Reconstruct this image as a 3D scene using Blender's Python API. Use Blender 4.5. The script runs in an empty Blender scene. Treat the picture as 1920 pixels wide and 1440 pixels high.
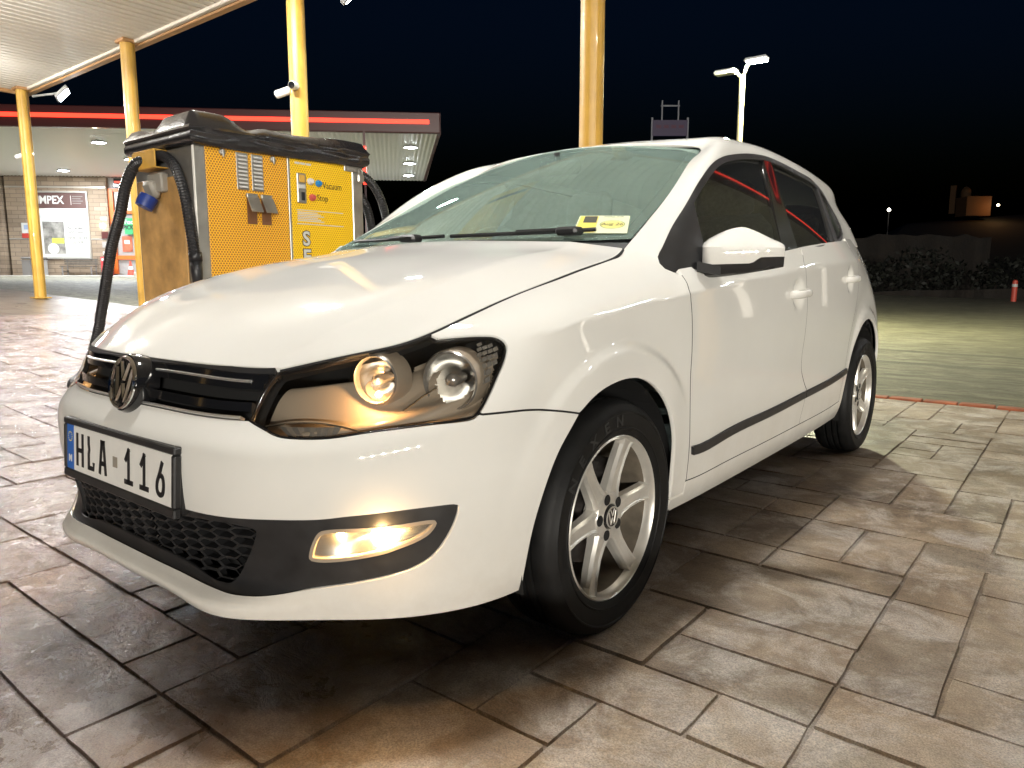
import bpy, math, random
import numpy as np
from mathutils import Vector, Matrix
from mathutils.geometry import delaunay_2d_cdt

scene = bpy.context.scene
COL = scene.collection
random.seed(7)
rng = np.random.default_rng(11)

# ------------------------------------------------------------------ camera
CAM = np.array((1.6758, -1.5092, 0.8785))
cam_data = bpy.data.cameras.new('camera')
cam_data.sensor_width = 36.0
cam_data.lens = 1353.4 / 1920.0 * 36.0
cam_data.clip_start = 0.05
cam_data.clip_end = 3000.0
cam = bpy.data.objects.new('camera', cam_data)
COL.objects.link(cam)
cam.location = Vector(CAM)
YAW, PITCH = math.radians(-38.463), math.radians(-8.194)
fwd = Vector((math.sin(YAW) * math.cos(PITCH), math.cos(YAW) * math.cos(PITCH), math.sin(PITCH)))
cam.rotation_euler = fwd.to_track_quat('-Z', 'Y').to_euler()
scene.camera = cam

# ------------------------------------------------------------------ night sky
world = bpy.data.worlds.new('World')
scene.world = world
world.use_nodes = True
wn = world.node_tree
sky = wn.nodes.new('ShaderNodeTexSky')
sky.sky_type = 'NISHITA'
sky.sun_disc = False
sky.sun_elevation = math.radians(-3.0)
sky.sun_rotation = math.radians(150)
tint = wn.nodes.new('ShaderNodeMix')
tint.data_type = 'RGBA'
tint.blend_type = 'MULTIPLY'
tint.inputs[0].default_value = 1.0
tint.inputs[7].default_value = (0.07, 0.28, 0.75, 1)      # clear navy night
wn.links.new(sky.outputs[0], tint.inputs[6])
wn.links.new(tint.outputs[2], wn.nodes['Background'].inputs['Color'])
wn.nodes['Background'].inputs['Strength'].default_value = 0.15

# ------------------------------------------------------------------ exposure
vs = scene.view_settings
vs.view_transform = 'Standard'
vs.look = 'None'
vs.exposure = 0.28
vs.gamma = 1.0
scene.cycles.use_denoising = True
scene.cycles.max_bounces = 10
scene.cycles.transparent_max_bounces = 24
scene.cycles.sample_clamp_indirect = 6.0
scene.cycles.caustics_reflective = False
scene.cycles.caustics_refractive = False

# ------------------------------------------------------------------ materials
MATS = {}


class NT:
    """small helper around a node tree"""
    def __init__(s, name):
        s.m = bpy.data.materials.new(name)
        s.m.use_nodes = True
        s.t = s.m.node_tree
        s.b = s.t.nodes['Principled BSDF']
        MATS[name] = s.m

    def n(s, typ, **kw):
        nd = s.t.nodes.new(typ)
        for k, v in kw.items():
            if k in nd.inputs:
                nd.inputs[k].default_value = v
            else:
                setattr(nd, k, v)
        return nd

    def l(s, a, b):
        s.t.links.new(a, b)

    def set(s, **kw):
        for k, v in kw.items():
            k = k.replace('_', ' ')
            if isinstance(v, tuple) and len(v) == 3:
                v = (*v, 1)
            s.b.inputs[k].default_value = v
        return s

    def obj(s):
        return s.n('ShaderNodeTexCoord').outputs['Object']

    def noise(s, scale, detail=4.0, rough=0.55, vec=None, dist=0.0):
        nd = s.n('ShaderNodeTexNoise', Scale=scale, Detail=detail, Roughness=rough, Distortion=dist)
        s.l(vec if vec is not None else s.obj(), nd.inputs['Vector'])
        return nd

    def ramp(s, fac, stops):
        nd = s.n('ShaderNodeValToRGB')
        e = nd.color_ramp.elements
        while len(e) < len(stops):
            e.new(0.5)
        for i, (p, c) in enumerate(stops):
            e[i].position = p
            e[i].color = (*c, 1) if len(c) == 3 else c
        s.l(fac, nd.inputs['Fac'])
        return nd

    def mix(s, fac, a, b, blend='MIX'):
        nd = s.n('ShaderNodeMix', data_type='RGBA', blend_type=blend)
        for sock, val in ((nd.inputs[0], fac), (nd.inputs[6], a), (nd.inputs[7], b)):
            if hasattr(val, 'is_linked') or hasattr(val, 'links'):
                s.l(val, sock)
            elif isinstance(val, (int, float)):
                sock.default_value = val
            else:
                sock.default_value = (*val, 1)
        return nd.outputs[2]

    def bump(s, height, strength=0.3, dist=0.01):
        nd = s.n('ShaderNodeBump', Strength=strength, Distance=dist)
        s.l(height, nd.inputs['Height'])
        s.l(nd.outputs[0], s.b.inputs['Normal'])
        return nd


def simple(name, col, rough=0.5, metal=0.0, coat=0.0, spec=0.5, var=0.0, vscale=8.0, bump=0.0, bscale=60.0, bdist=0.002):
    t = NT(name)
    t.set(Base_Color=col, Roughness=rough, Metallic=metal, Coat_Weight=coat)
    t.b.inputs['Specular IOR Level'].default_value = spec
    if var:
        nz = t.noise(vscale, 6)
        lo = tuple(c * (1 - var) for c in col)
        hi = tuple(min(1, c * (1 + var)) for c in col)
        r = t.ramp(nz.outputs[0], [(0.3, lo), (0.7, hi)])
        t.l(r.outputs[0], t.b.inputs['Base Color'])
        rr = t.n('ShaderNodeMapRange')
        rr.inputs['To Min'].default_value = max(0.02, rough - var * 0.35)
        rr.inputs['To Max'].default_value = min(1, rough + var * 0.35)
        t.l(nz.outputs[0], rr.inputs['Value'])
        t.l(rr.outputs[0], t.b.inputs['Roughness'])
    if bump:
        nb = t.noise(bscale, 5)
        t.bump(nb.outputs[0], bump, bdist)
    return t.m


def emit(name, col, strength):
    t = NT(name)
    t.set(Base_Color=(0.02, 0.02, 0.02), Emission_Color=col, Emission_Strength=strength)
    return t.m


def glass(name, tint, ior=1.5, rough=0.0, dust_haze=0.0, dust_haze_col=(0.5, 0.5, 0.48), refl=(1, 1, 1)):
    """thin pane: see-through with a Fresnel mirror on top, and a diffuse film for dust and painted haze"""
    t = NT(name)
    t.t.nodes.remove(t.b)
    out = t.t.nodes['Material Output']
    tr = t.n('ShaderNodeBsdfTransparent', Color=(*tint, 1))
    gl = t.n('ShaderNodeBsdfGlossy', Roughness=rough, Color=(*refl, 1))
    fr = t.n('ShaderNodeFresnel', IOR=ior)
    mx = t.n('ShaderNodeMixShader')
    t.l(fr.outputs[0], mx.inputs[0]); t.l(tr.outputs[0], mx.inputs[1]); t.l(gl.outputs[0], mx.inputs[2])
    last = mx
    if dust_haze:
        df = t.n('ShaderNodeBsdfDiffuse', Color=(*dust_haze_col, 1))
        mp = t.n('ShaderNodeMapping'); mp.inputs['Scale'].default_value = (1.6, 5, 1.0)
        t.l(t.obj(), mp.inputs[0])
        nz = t.noise(3.0, 6, 0.6, mp.outputs[0])
        mr = t.n('ShaderNodeMapRange')
        mr.inputs['From Min'].default_value = 0.25; mr.inputs['From Max'].default_value = 0.75
        mr.inputs['To Min'].default_value = dust_haze * 0.7; mr.inputs['To Max'].default_value = dust_haze
        t.l(nz.outputs[0], mr.inputs['Value'])
        m2 = t.n('ShaderNodeMixShader')
        t.l(mr.outputs[0], m2.inputs[0]); t.l(mx.outputs[0], m2.inputs[1]); t.l(df.outputs[0], m2.inputs[2])
        last = m2
    t.l(last.outputs[0], out.inputs['Surface'])
    return t.m


# car
def paint_mat():
    t = NT('paint_white')
    t.set(Base_Color=(0.78, 0.77, 0.73), Roughness=0.8, Coat_Weight=1.0, Coat_Roughness=0.03)
    t.b.inputs['Specular IOR Level'].default_value = 0.0
    nz = t.noise(2.3, 7, 0.6)
    r = t.ramp(nz.outputs[0], [(0.30, (0.745, 0.735, 0.695)), (0.62, (0.775, 0.768, 0.73))])
    # road dust thrown up along the sills and the lower bumper
    sx = t.n('ShaderNodeSeparateXYZ'); t.l(t.obj(), sx.inputs[0])
    dz = t.n('ShaderNodeMapRange'); dz.inputs['From Min'].default_value = 0.50; dz.inputs['From Max'].default_value = 0.20; t.l(sx.outputs[2], dz.inputs['Value'])
    dn = t.noise(9.0, 8, 0.7)
    dm_ = t.n('ShaderNodeMath', operation='MULTIPLY'); t.l(dz.outputs[0], dm_.inputs[0]); t.l(dn.outputs[0], dm_.inputs[1])
    dk = t.n('ShaderNodeMath', operation='MULTIPLY'); t.l(dm_.outputs[0], dk.inputs[0]); dk.inputs[1].default_value = 0.55
    t.l(t.mix(dk.outputs[0], r.outputs[0], (0.36, 0.30, 0.22)), t.b.inputs['Base Color'])
    n2 = t.noise(38.0, 5, 0.7)
    mr = t.n('ShaderNodeMapRange'); mr.inputs['To Min'].default_value = 0.0; mr.inputs['To Max'].default_value = 0.07
    t.l(n2.outputs[0], mr.inputs['Value']); t.l(mr.outputs[0], t.b.inputs['Coat Roughness'])
    return t.m


PAINT = paint_mat()
BLACKP = simple('black_plastic', (0.018, 0.018, 0.019), 0.42, var=0.25, vscale=30, bump=0.12, bscale=900, bdist=0.0006)
GLOSSB = simple('gloss_black', (0.010, 0.010, 0.011), 0.10, coat=0.6)
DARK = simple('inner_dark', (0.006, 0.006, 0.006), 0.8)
BRIGHT = simple('bright_trim', (0.85, 0.85, 0.83), 0.28, metal=0.9)
CHROME = simple('chrome', (0.82, 0.82, 0.82), 0.06, metal=1.0)
RUBBER = simple('tyre_rubber', (0.008, 0.008, 0.008), 0.55, spec=0.22, var=0.3, vscale=25, bump=0.25, bscale=160, bdist=0.001)
ALLOY = simple('alloy_silver', (0.68, 0.66, 0.61), 0.32, metal=0.6, var=0.18, vscale=9)
BARREL = simple('rim_barrel_dark', (0.20, 0.17, 0.13), 0.55, metal=0.4, var=0.4, vscale=12)  # darker, browner tone than the rim face
STEELD = simple('brake_steel', (0.10, 0.09, 0.085), 0.5, metal=0.8, var=0.4, vscale=20)
GLASS_W = glass('windscreen_glass', (0.66, 0.82, 0.76), 2.1, dust_haze=0.30, dust_haze_col=(0.44, 0.60, 0.53), refl=(0.78, 1.0, 0.93))  # haze of the mirrored ceiling painted in as a pale green film
GLASS_S = glass('side_glass', (0.66, 0.76, 0.71), 1.7, dust_haze=0.03)
LENS = glass('lens_clear', (0.93, 0.93, 0.92), 1.45)
FABRIC = simple('seat_fabric', (0.22, 0.225, 0.22), 0.9, var=0.3, vscale=60, bump=0.2, bscale=300)
DASHM = simple('dash_plastic', (0.05, 0.052, 0.053), 0.6, bump=0.15, bscale=400, bdist=0.0008)
SMOKE = simple('lamp_bezel', (0.33, 0.27, 0.205), 0.33, coat=0.3)
SMOKED = simple('lamp_housing', (0.12, 0.10, 0.08), 0.5)
SILVERP = simple('lamp_silver', (0.42, 0.40, 0.37), 0.25, metal=0.7)
REFLM = simple('lamp_reflector', (0.80, 0.79, 0.76), 0.22, metal=1.0)
PLATEW = simple('plate_white', (0.80, 0.79, 0.75), 0.4, var=0.05, vscale=20)
PLATEB = simple('plate_blue', (0.02, 0.13, 0.50), 0.4)
LETTER = simple('letter_black', (0.012, 0.012, 0.014), 0.5)
PARKB = emit('parking_bulb', (1.0, 0.55, 0.20), 60.0)
FOGB = emit('fog_bulb', (1.0, 0.66, 0.30), 110.0)


# ------------------------------------------------------------------ mesh helpers
def setp(o, label=None, category=None, group=None, kind=None):
    if label: o['label'] = label
    if category: o['category'] = category
    if group: o['group'] = group
    if kind: o['kind'] = kind
    return o


def link(o, parent=None):
    COL.objects.link(o)
    if parent is not None:
        o.parent = parent
    return o


def empty(name, loc=(0, 0, 0), rotz=0.0):
    o = bpy.data.objects.new(name, None)
    o.location = loc
    o.rotation_euler = (0, 0, rotz)
    o.empty_display_size = 0.1
    return link(o)


def mk(name, verts, faces, mat, parent=None, smooth=False, loopn=None, mats=None, fmat=None):
    me = bpy.data.meshes.new(name)
    me.from_pydata([tuple(map(float, v)) for v in verts], [], [tuple(int(i) for i in f) for f in faces])
    for m in (mats if mats else [mat]):
        me.materials.append(m)
    if fmat is not None:
        me.polygons.foreach_set('material_index', np.asarray(fmat, dtype=np.int32))
    me.validate(verbose=False)
    if smooth or loopn is not None:
        me.polygons.foreach_set('use_smooth', np.ones(len(me.polygons), dtype=bool))
    if loopn is not None and len(loopn) == len(me.loops):
        me.normals_split_custom_set([tuple(map(float, n)) for n in loopn])
    me.update()
    return link(bpy.data.objects.new(name, me), parent)


class MB:
    """collects vertices and faces"""
    def __init__(s):
        s.v, s.f, s.mi, s.cur = [], [], [], 0

    def add(s, v, f):
        o = len(s.v)
        s.v += [tuple(map(float, q)) for q in v]
        s.f += [tuple(i + o for i in q) for q in f]
        s.mi += [s.cur] * len(f)
        return s

    def box(s, c, d, rot=None, bev=0.0):
        c = np.array(c, float); h = np.array(d, float) / 2
        if bev <= 0:
            v = np.array([(x, y, z) for x in (-1, 1) for y in (-1, 1) for z in (-1, 1)]) * h
            f = [(0, 1, 3, 2), (4, 6, 7, 5), (0, 4, 5, 1), (2, 3, 7, 6), (0, 2, 6, 4), (1, 5, 7, 3)]
        else:
            b = min(bev, h.min() * 0.95)
            v, idx = [], {}
            for sx in (-1, 1):
                for sy in (-1, 1):
                    for sz in (-1, 1):
                        for a in range(3):
                            q = np.array([sx, sy, sz]) * (h - b)
                            q[a] = (sx, sy, sz)[a] * h[a]
                            idx[(sx, sy, sz, a)] = len(v); v.append(q)
            g = lambda sx, sy, sz, a: idx[(sx, sy, sz, a)]
            f = []
            for sg in (-1, 1):
                f.append([g(sg, -1, -1, 0), g(sg, 1, -1, 0), g(sg, 1, 1, 0), g(sg, -1, 1, 0)][::sg])
                f.append([g(-1, sg, -1, 1), g(-1, sg, 1, 1), g(1, sg, 1, 1), g(1, sg, -1, 1)][::sg])
                f.append([g(-1, -1, sg, 2), g(1, -1, sg, 2), g(1, 1, sg, 2), g(-1, 1, sg, 2)][::sg])
            for a, b_ in ((-1, -1), (-1, 1), (1, -1), (1, 1)):
                f.append([g(-1, a, b_, 1), g(-1, a, b_, 2), g(1, a, b_, 2), g(1, a, b_, 1)][::(1 if a * b_ > 0 else -1)])
                f.append([g(a, -1, b_, 2), g(a, -1, b_, 0), g(a, 1, b_, 0), g(a, 1, b_, 2)][::(1 if a * b_ > 0 else -1)])
                f.append([g(a, b_, -1, 0), g(a, b_, -1, 1), g(a, b_, 1, 1), g(a, b_, 1, 0)][::(1 if a * b_ > 0 else -1)])
            for sx in (-1, 1):
                for sy in (-1, 1):
                    for sz in (-1, 1):
                        f.append([g(sx, sy, sz, 0), g(sx, sy, sz, 1), g(sx, sy, sz, 2)][::(1 if sx * sy * sz > 0 else -1)])
            v = np.array(v)
        if rot is not None:
            v = v @ np.array(rot.to_3x3() if hasattr(rot, 'to_3x3') else rot).T
        return s.add(v + c, f)

    def tube(s, pts, r, n=10, caps=True, ridge=0.0):
        pts = np.array(pts, float)
        m = len(pts)
        r = np.full(m, r) if np.isscalar(r) else np.array(r, float)
        tn = np.gradient(pts, axis=0)
        tn /= np.linalg.norm(tn, axis=1)[:, None] + 1e-12
        up = np.array([0, 0, 1.0]) if abs(tn[0][2]) < 0.9 else np.array([1.0, 0, 0])
        v = []
        x = np.cross(tn[0], up); x /= np.linalg.norm(x)
        for i in range(m):
            x = x - tn[i] * (x @ tn[i]); x /= np.linalg.norm(x)
            y = np.cross(tn[i], x)
            rr = r[i] + (ridge if i % 2 else 0)
            for k in range(n):
                a = 2 * math.pi * k / n
                v.append(pts[i] + rr * (math.cos(a) * x + math.sin(a) * y))
        f = []
        for i in range(m - 1):
            for k in range(n):
                k2 = (k + 1) % n
                f.append((i * n + k, i * n + k2, (i + 1) * n + k2, (i + 1) * n + k))
        if caps:
            f.append(tuple(range(n - 1, -1, -1)))
            f.append(tuple((m - 1) * n + k for k in range(n)))
        return s.add(v, f)

    def lathe(s, prof, c, axis=(0, 0, 1), n=24, cap0=False, cap1=False):
        """prof: list of (radius, distance along axis)"""
        ax = Vector(axis).normalized()
        M = np.array(ax.to_track_quat('Z', 'Y').to_matrix())
        v = []
        for (r, h) in prof:
            for k in range(n):
                a = 2 * math.pi * k / n
                v.append(M @ np.array([r * math.cos(a), r * math.sin(a), h]) + np.array(c, float))
        f = []
        for i in range(len(prof) - 1):
            for k in range(n):
                k2 = (k + 1) % n
                f.append((i * n + k, i * n + k2, (i + 1) * n + k2, (i + 1) * n + k))
        if cap0: f.append(tuple(range(n - 1, -1, -1)))
        if cap1: f.append(tuple((len(prof) - 1) * n + k for k in range(n)))
        return s.add(v, f)

    def prism(s, poly, M, depth):
        """poly: 2-D outline, CCW; M: 4x4 (columns x, y, n, origin); extruded by depth along n"""
        M = np.array(M)
        n = len(poly)
        a = [M[:3, 0] * x + M[:3, 1] * y + M[:3, 3] for x, y in poly]
        b = [q + M[:3, 2] * depth for q in a]
        f = [tuple(range(n - 1, -1, -1)), tuple(range(n, 2 * n))]
        for i in range(n):
            j = (i + 1) % n
            f.append((i, j, n + j, n + i))
        return s.add(a + b, f)

    def build(s, name, mat, parent=None, smooth=False, mats=None):
        o = mk(name, s.v, s.f, mat, parent, smooth, mats=mats, fmat=s.mi if mats else None)
        return o


def shade_angle(o, ang=35.0):
    me = o.data
    me.polygons.foreach_set('use_smooth', np.ones(len(me.polygons), dtype=bool))
    me.set_sharp_from_angle(angle=math.radians(ang))
    return o


def text_mesh(name, body, size, mat, parent, M, extrude=0.001, sx=1.0, align='CENTER', weight=0.0):
    cu = bpy.data.curves.new(name, 'FONT')
    cu.body = body
    cu.size = size
    cu.extrude = extrude
    cu.offset = weight
    cu.align_x = align
    cu.align_y = 'CENTER'
    cu.resolution_u = 3
    ob = bpy.data.objects.new(name, cu)
    COL.objects.link(ob)
    bpy.context.view_layer.update()
    dg = bpy.context.evaluated_depsgraph_get()
    me = bpy.data.meshes.new_from_object(ob.evaluated_get(dg))
    bpy.data.objects.remove(ob)
    bpy.data.curves.remove(cu)
    me.transform(Matrix.Diagonal((sx, 1, 1, 1)))
    me.transform(M)
    me.materials.clear()
    me.materials.append(mat)
    me.name = name
    return link(bpy.data.objects.new(name, me), parent)


def frame(origin, xdir, ydir):
    """4x4 matrix from origin, in-plane x and y directions"""
    x = Vector(xdir).normalized()
    n = x.cross(Vector(ydir)).normalized()
    y = n.cross(x)
    M = Matrix.Identity(4)
    for i in range(3):
        M[i][0], M[i][1], M[i][2], M[i][3] = x[i], y[i], n[i], origin[i]
    return M


def catmull(pts, step, closed=False):
    """resample a smooth curve through pts (any dimension)"""
    P = np.array(pts, float)
    n = len(P)
    out = []
    seg = n if closed else n - 1
    for i in range(seg):
        p1, p2 = P[i], P[(i + 1) % n]
        p0 = P[i - 1] if (i > 0 or closed) else 2 * p1 - p2
        p3 = P[(i + 2) % n] if (i + 2 < n or closed) else 2 * p2 - p1
        d = np.linalg.norm(p2 - p1)
        d0 = max(np.linalg.norm(p1 - p0), 1e-6) ** 0.5; d1 = max(d, 1e-6) ** 0.5; d2 = max(np.linalg.norm(p3 - p2), 1e-6) ** 0.5
        m1 = d1 * ((p1 - p0) / d0 - (p2 - p0) / (d0 + d1) + (p2 - p1) / d1) if d0 > 1e-3 else p2 - p1
        m2 = d1 * ((p2 - p1) / d1 - (p3 - p1) / (d1 + d2) + (p3 - p2) / d2) if d2 > 1e-3 else p2 - p1
        k = max(1, int(math.ceil(d / step)))
        for j in range(k):
            t = j / k
            out.append((2 * t**3 - 3 * t**2 + 1) * p1 + (t**3 - 2 * t**2 + t) * m1 + (-2 * t**3 + 3 * t**2) * p2 + (t**3 - t**2) * m2)
    if not closed:
        out.append(P[-1])
    return np.array(out)


def smoothstep(a, b, x):
    t = np.clip((np.asarray(x, float) - a) / (b - a), 0, 1)
    return t * t * (3 - 2 * t)


# ---------------------------------------------- body surfaces (smooth patches through measured points)
def spl_mat(k, t, bc='nat'):
    """matrix M (len(t) x len(k)) evaluating natural cubic spline with knots k at t, and derivative"""
    k=np.asarray(k,float); n=len(k); h=np.diff(k)
    A=np.zeros((n,n)); B=np.zeros((n,n))
    A[0,0]=A[-1,-1]=1
    for i in range(1,n-1):
        A[i,i-1]=h[i-1]; A[i,i]=2*(h[i-1]+h[i]); A[i,i+1]=h[i]
        B[i,i-1]=6/h[i-1]; B[i,i]=-6/h[i-1]-6/h[i]; B[i,i+1]=6/h[i]
    if bc=='sym':   # zero slope at start (mirror symmetry)
        A[0,0]=2*h[0]; A[0,1]=h[0]; B[0,0]=-6/h[0]; B[0,1]=6/h[0]
    S=np.linalg.solve(A,B)
    t=np.asarray(t,float); j=np.clip(np.searchsorted(k,t)-1,0,n-2)
    M=np.zeros((len(t),n)); D=np.zeros((len(t),n)); r=np.arange(len(t))
    hj=h[j]; a=(k[j+1]-t)/hj; b=(t-k[j])/hj
    M[r,j]+=a; M[r,j+1]+=b
    M+=((a**3-a)*hj**2/6)[:,None]*S[j]+((b**3-b)*hj**2/6)[:,None]*S[j+1]
    D[r,j]-=1/hj; D[r,j+1]+=1/hj
    D+=(-(3*a*a-1)*hj/6)[:,None]*S[j]+((3*b*b-1)*hj/6)[:,None]*S[j+1]
    return M,D
class Patch:
    def __init__(s,P,ku=None,kv=None,symu=False,post=None):
        s.P=np.asarray(P,float); nu,nv=s.P.shape[:2]
        if ku is None:
            d=np.linalg.norm(np.diff(s.P,axis=0),axis=2).mean(1); ku=np.r_[0,np.cumsum(d)]
        if kv is None:
            d=np.linalg.norm(np.diff(s.P,axis=1),axis=2).mean(0); kv=np.r_[0,np.cumsum(d)]
        s.ku,s.kv=np.asarray(ku,float),np.asarray(kv,float); s.bc='sym' if symu else 'nat'; s.post=post
        # symmetric start: x component odd (natural), y,z even
    def raw(s,u,v):
        u=np.atleast_1d(np.asarray(u,float)); v=np.atleast_1d(np.asarray(v,float))
        Mv,Dv=spl_mat(s.kv,v)
        Mn,Dn=spl_mat(s.ku,u,'nat')
        if s.bc=='sym':
            Ms,Ds=spl_mat(s.ku,u,'sym')
        else: Ms=Mn
        out=np.empty((len(u),3))
        for c in range(3):
            M=Mn if c==0 else Ms
            out[:,c]=np.einsum('ni,ij,nj->n',M,s.P[:,:,c],Mv)
        return out
    def ev(s,u,v):
        p=s.raw(u,v)
        if s.post is not None: p=s.post(p,np.atleast_1d(u),np.atleast_1d(v))
        return p
    def evn(s,u,v,h=1.5e-3):
        p=s.ev(u,v); u=np.atleast_1d(u);v=np.atleast_1d(v)
        pu=s.ev(u+h,v)-s.ev(u-h,v); pv=s.ev(u,v+h)-s.ev(u,v-h)
        n=np.cross(pu,pv); n/=np.linalg.norm(n,axis=1)[:,None]+1e-12
        return p,n,pu/(2*h),pv/(2*h)
ST=[]
ST.append([(0,-.815,.214),(0,-.830,.240),(0,-.802,.272),(0,-.812,.375),(0,-.824,.470),(0,-.818,.550),(0,-.787,.604),(0,-.768,.650),(0,-.757,.680),(0,-.745,.702)])
ST.append([(.22,-.814,.214),(.22,-.829,.240),(.22,-.798,.272),(.22,-.806,.377),(.22,-.817,.470),(.22,-.811,.551),(.22,-.777,.605),(.22,-.758,.650),(.22,-.747,.680),(.22,-.734,.702)])
ST.append([(.400,-.803,.215),(.402,-.808,.242),(.41,-.768,.275),(.425,-.778,.385),(.435,-.786,.475),(.432,-.779,.555),(.410,-.742,.610),(.417,-.719,.653),(.427,-.705,.680),(.440,-.688,.702)])
ST.append([(.535,-.710,.216),(.545,-.712,.245),(.560,-.704,.283),(.578,-.706,.395),(.584,-.709,.482),(.580,-.702,.562),(.558,-.673,.620),(.548,-.648,.668),(.547,-.632,.700),(.545,-.606,.731)])
ST.append([(.660,-.605,.217),(.668,-.603,.249),(.682,-.592,.295),(.695,-.592,.405),(.700,-.592,.492),(.697,-.587,.575),(.677,-.569,.635),(.657,-.549,.690),(.641,-.538,.722),(.615,-.528,.752)])
ST.append([(.735,-.495,.217),(.748,-.490,.256),(.762,-.478,.318),(.772,-.473,.425),(.776,-.471,.515),(.772,-.466,.600),(.757,-.453,.660),(.736,-.440,.716),(.712,-.433,.752),(.662,-.430,.790)])
ST.append([(.772,-.365,.219),(.788,-.358,.262),(.800,-.340,.345),(.809,-.330,.445),(.813,-.320,.535),(.811,-.310,.628),(.802,-.300,.700),(.786,-.300,.754),(.765,-.300,.790),(.680,-.290,.834)])
def side(y,x,z): 
    return [(xx,yy,zz) for xx,yy,zz in zip(x,[y]*10 if np.isscalar(y) else y,z)]
ST.append(side(0.0,[.782,.797,.806,.816,.822,.823,.818,.806,.785,.692],[.240,.275,.370,.470,.565,.665,.752,.808,.845,.902]))
ST.append(side(0.2,[.782,.798,.808,.820,.827,.828,.824,.814,.796,.700],[.230,.270,.365,.470,.575,.685,.780,.835,.872,.945]))
ST.append(side(0.37,[.782,.800,.810,.823,.831,.833,.829,.820,.803,.715],[.222,.262,.330,.430,.560,.695,.800,.852,.892,.985]))
ST.append(side(0.62,[.783,.802,.812,.826,.835,.838,.833,.824,.806,.732],[.220,.260,.325,.430,.565,.705,.815,.867,.915,1.055]))
ST.append(side(0.98,[.784,.803,.813,.828,.838,.841,.836,.826,.806,.736],[.222,.262,.327,.432,.570,.715,.832,.886,.942,1.10]))
ST.append(side(1.40,[.785,.804,.814,.829,.839,.841,.836,.826,.804,.730],[.226,.266,.331,.436,.575,.730,.855,.912,.978,1.14]))
ST.append(side(1.95,[.783,.800,.810,.824,.832,.833,.825,.813,.786,.712],[.235,.275,.340,.445,.590,.750,.888,.948,1.022,1.18]))
ST.append(side([2.47,2.47,2.47,2.47,2.47,2.47,2.46,2.45,2.43,2.40],[.768,.785,.797,.808,.812,.803,.781,.765,.733,.660],[.255,.300,.375,.475,.610,.770,.910,.970,1.04,1.20]))
ST.append(side([2.78,2.78,2.79,2.81,2.82,2.80,2.77,2.74,2.71,2.64],[.745,.763,.777,.788,.786,.762,.722,.702,.675,.610],[.280,.325,.390,.480,.620,.785,.925,.985,1.05,1.21]))
ST.append(side([2.98,2.99,3.01,3.03,3.04,3.00,2.95,2.91,2.87,2.76],[.66,.68,.695,.705,.700,.67,.63,.61,.58,.53],[.29,.33,.40,.49,.63,.79,.93,.99,1.05,1.21]))
ST.append(side([3.08,3.09,3.12,3.14,3.14,3.10,3.04,3.00,2.96,2.84],[.40,.41,.42,.42,.42,.41,.39,.38,.36,.33],[.29,.33,.40,.49,.63,.79,.93,.99,1.05,1.21]))
ST.append(side([3.10,3.11,3.14,3.16,3.16,3.12,3.06,3.02,2.98,2.86],[0]*10,[.29,.33,.40,.49,.63,.79,.93,.99,1.05,1.21]))
FC=(-.012,.300); RC=(2.445,.315)
CRU=np.array([.90,.97,1.08,1.35,1.67,1.82,2.0,2.14,2.61,3.13,3.8,4.1])
CRV=np.array([.645,.635,.624,.610,.602,.603,.610,.6165,.6245,.6235,.622,.622])
def sst(a,b,x):
    t=np.clip((x-a)/(b-a),0,1); return t*t*(3-2*t)
def flare(p,u,v):
    p=p.copy(); side=p[:,0]>.6
    for (cy,cz) in (FC,RC):
        r=np.hypot(p[:,1]-cy,p[:,2]-cz)
        up=sst(.12,.34,p[:,2])*(sst(-.44,-.24,p[:,1])*(1-sst(.21,.37,p[:,1])) if cy<1 else sst(2.04,2.22,p[:,1]))
        p[:,0]+=(0.0100*sst(.440,.405,r)-.004*np.exp(-((r-.47)/.05)**2))*side*up*sst(.58,.70,p[:,0])
    vc=np.interp(u,CRU,CRV); a=sst(.93,1.15,u)*(1-sst(3.5,4.0,u))
    d=np.abs(v-vc); rg=.0135*a*np.exp(-np.sqrt(d*d+.003**2)/.050)
    p[:,0]+=rg*.9; p[:,2]+=rg*.35
    for (hy,hz) in ((1.236,.826),(2.019,.880)):
        d=((p[:,1]-hy)/.052)**2+((p[:,2]-hz)/.046)**2
        p[:,0]-=.016*np.exp(-d**2)*(p[:,0]>.6)
    return p
Wp=Patch(ST,symu=True,post=flare)
HS=[
 [(0,-.745,.702),(.12,-.743,.7022),(.25,-.732,.702),(.37,-.708,.702),(.440,-.688,.702)],
 [(0,-.690,.738),(.14,-.686,.738),(.28,-.670,.738),(.43,-.640,.737),(.545,-.606,.731)],
 [(0,-.600,.788),(.16,-.596,.788),(.32,-.582,.787),(.49,-.556,.779),(.615,-.528,.752)],
 [(0,-.460,.842),(.165,-.457,.842),(.34,-.450,.840),(.53,-.438,.829),(.662,-.430,.790)],
 [(0,-.300,.891),(.17,-.298,.891),(.35,-.296,.888),(.545,-.293,.874),(.680,-.290,.834)],
 [(0,-.130,.936),(.172,-.129,.935),(.355,-.127,.930),(.555,-.124,.912),(.690,-.12,.876)],
 [(0,.020,.967),(.172,.025,.966),(.355,.037,.960),(.56,.052,.940),(.690,.06,.915)],
 [(0,.110,.986),(.17,.118,.985),(.35,.140,.979),(.555,.172,.959),(.680,.195,.943)],
 [(0,.155,.995),(.165,.165,.994),(.34,.190,.989),(.54,.228,.977),(.664,.255,.962)],
]
HS=np.array(HS).transpose(1,0,2)
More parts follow.
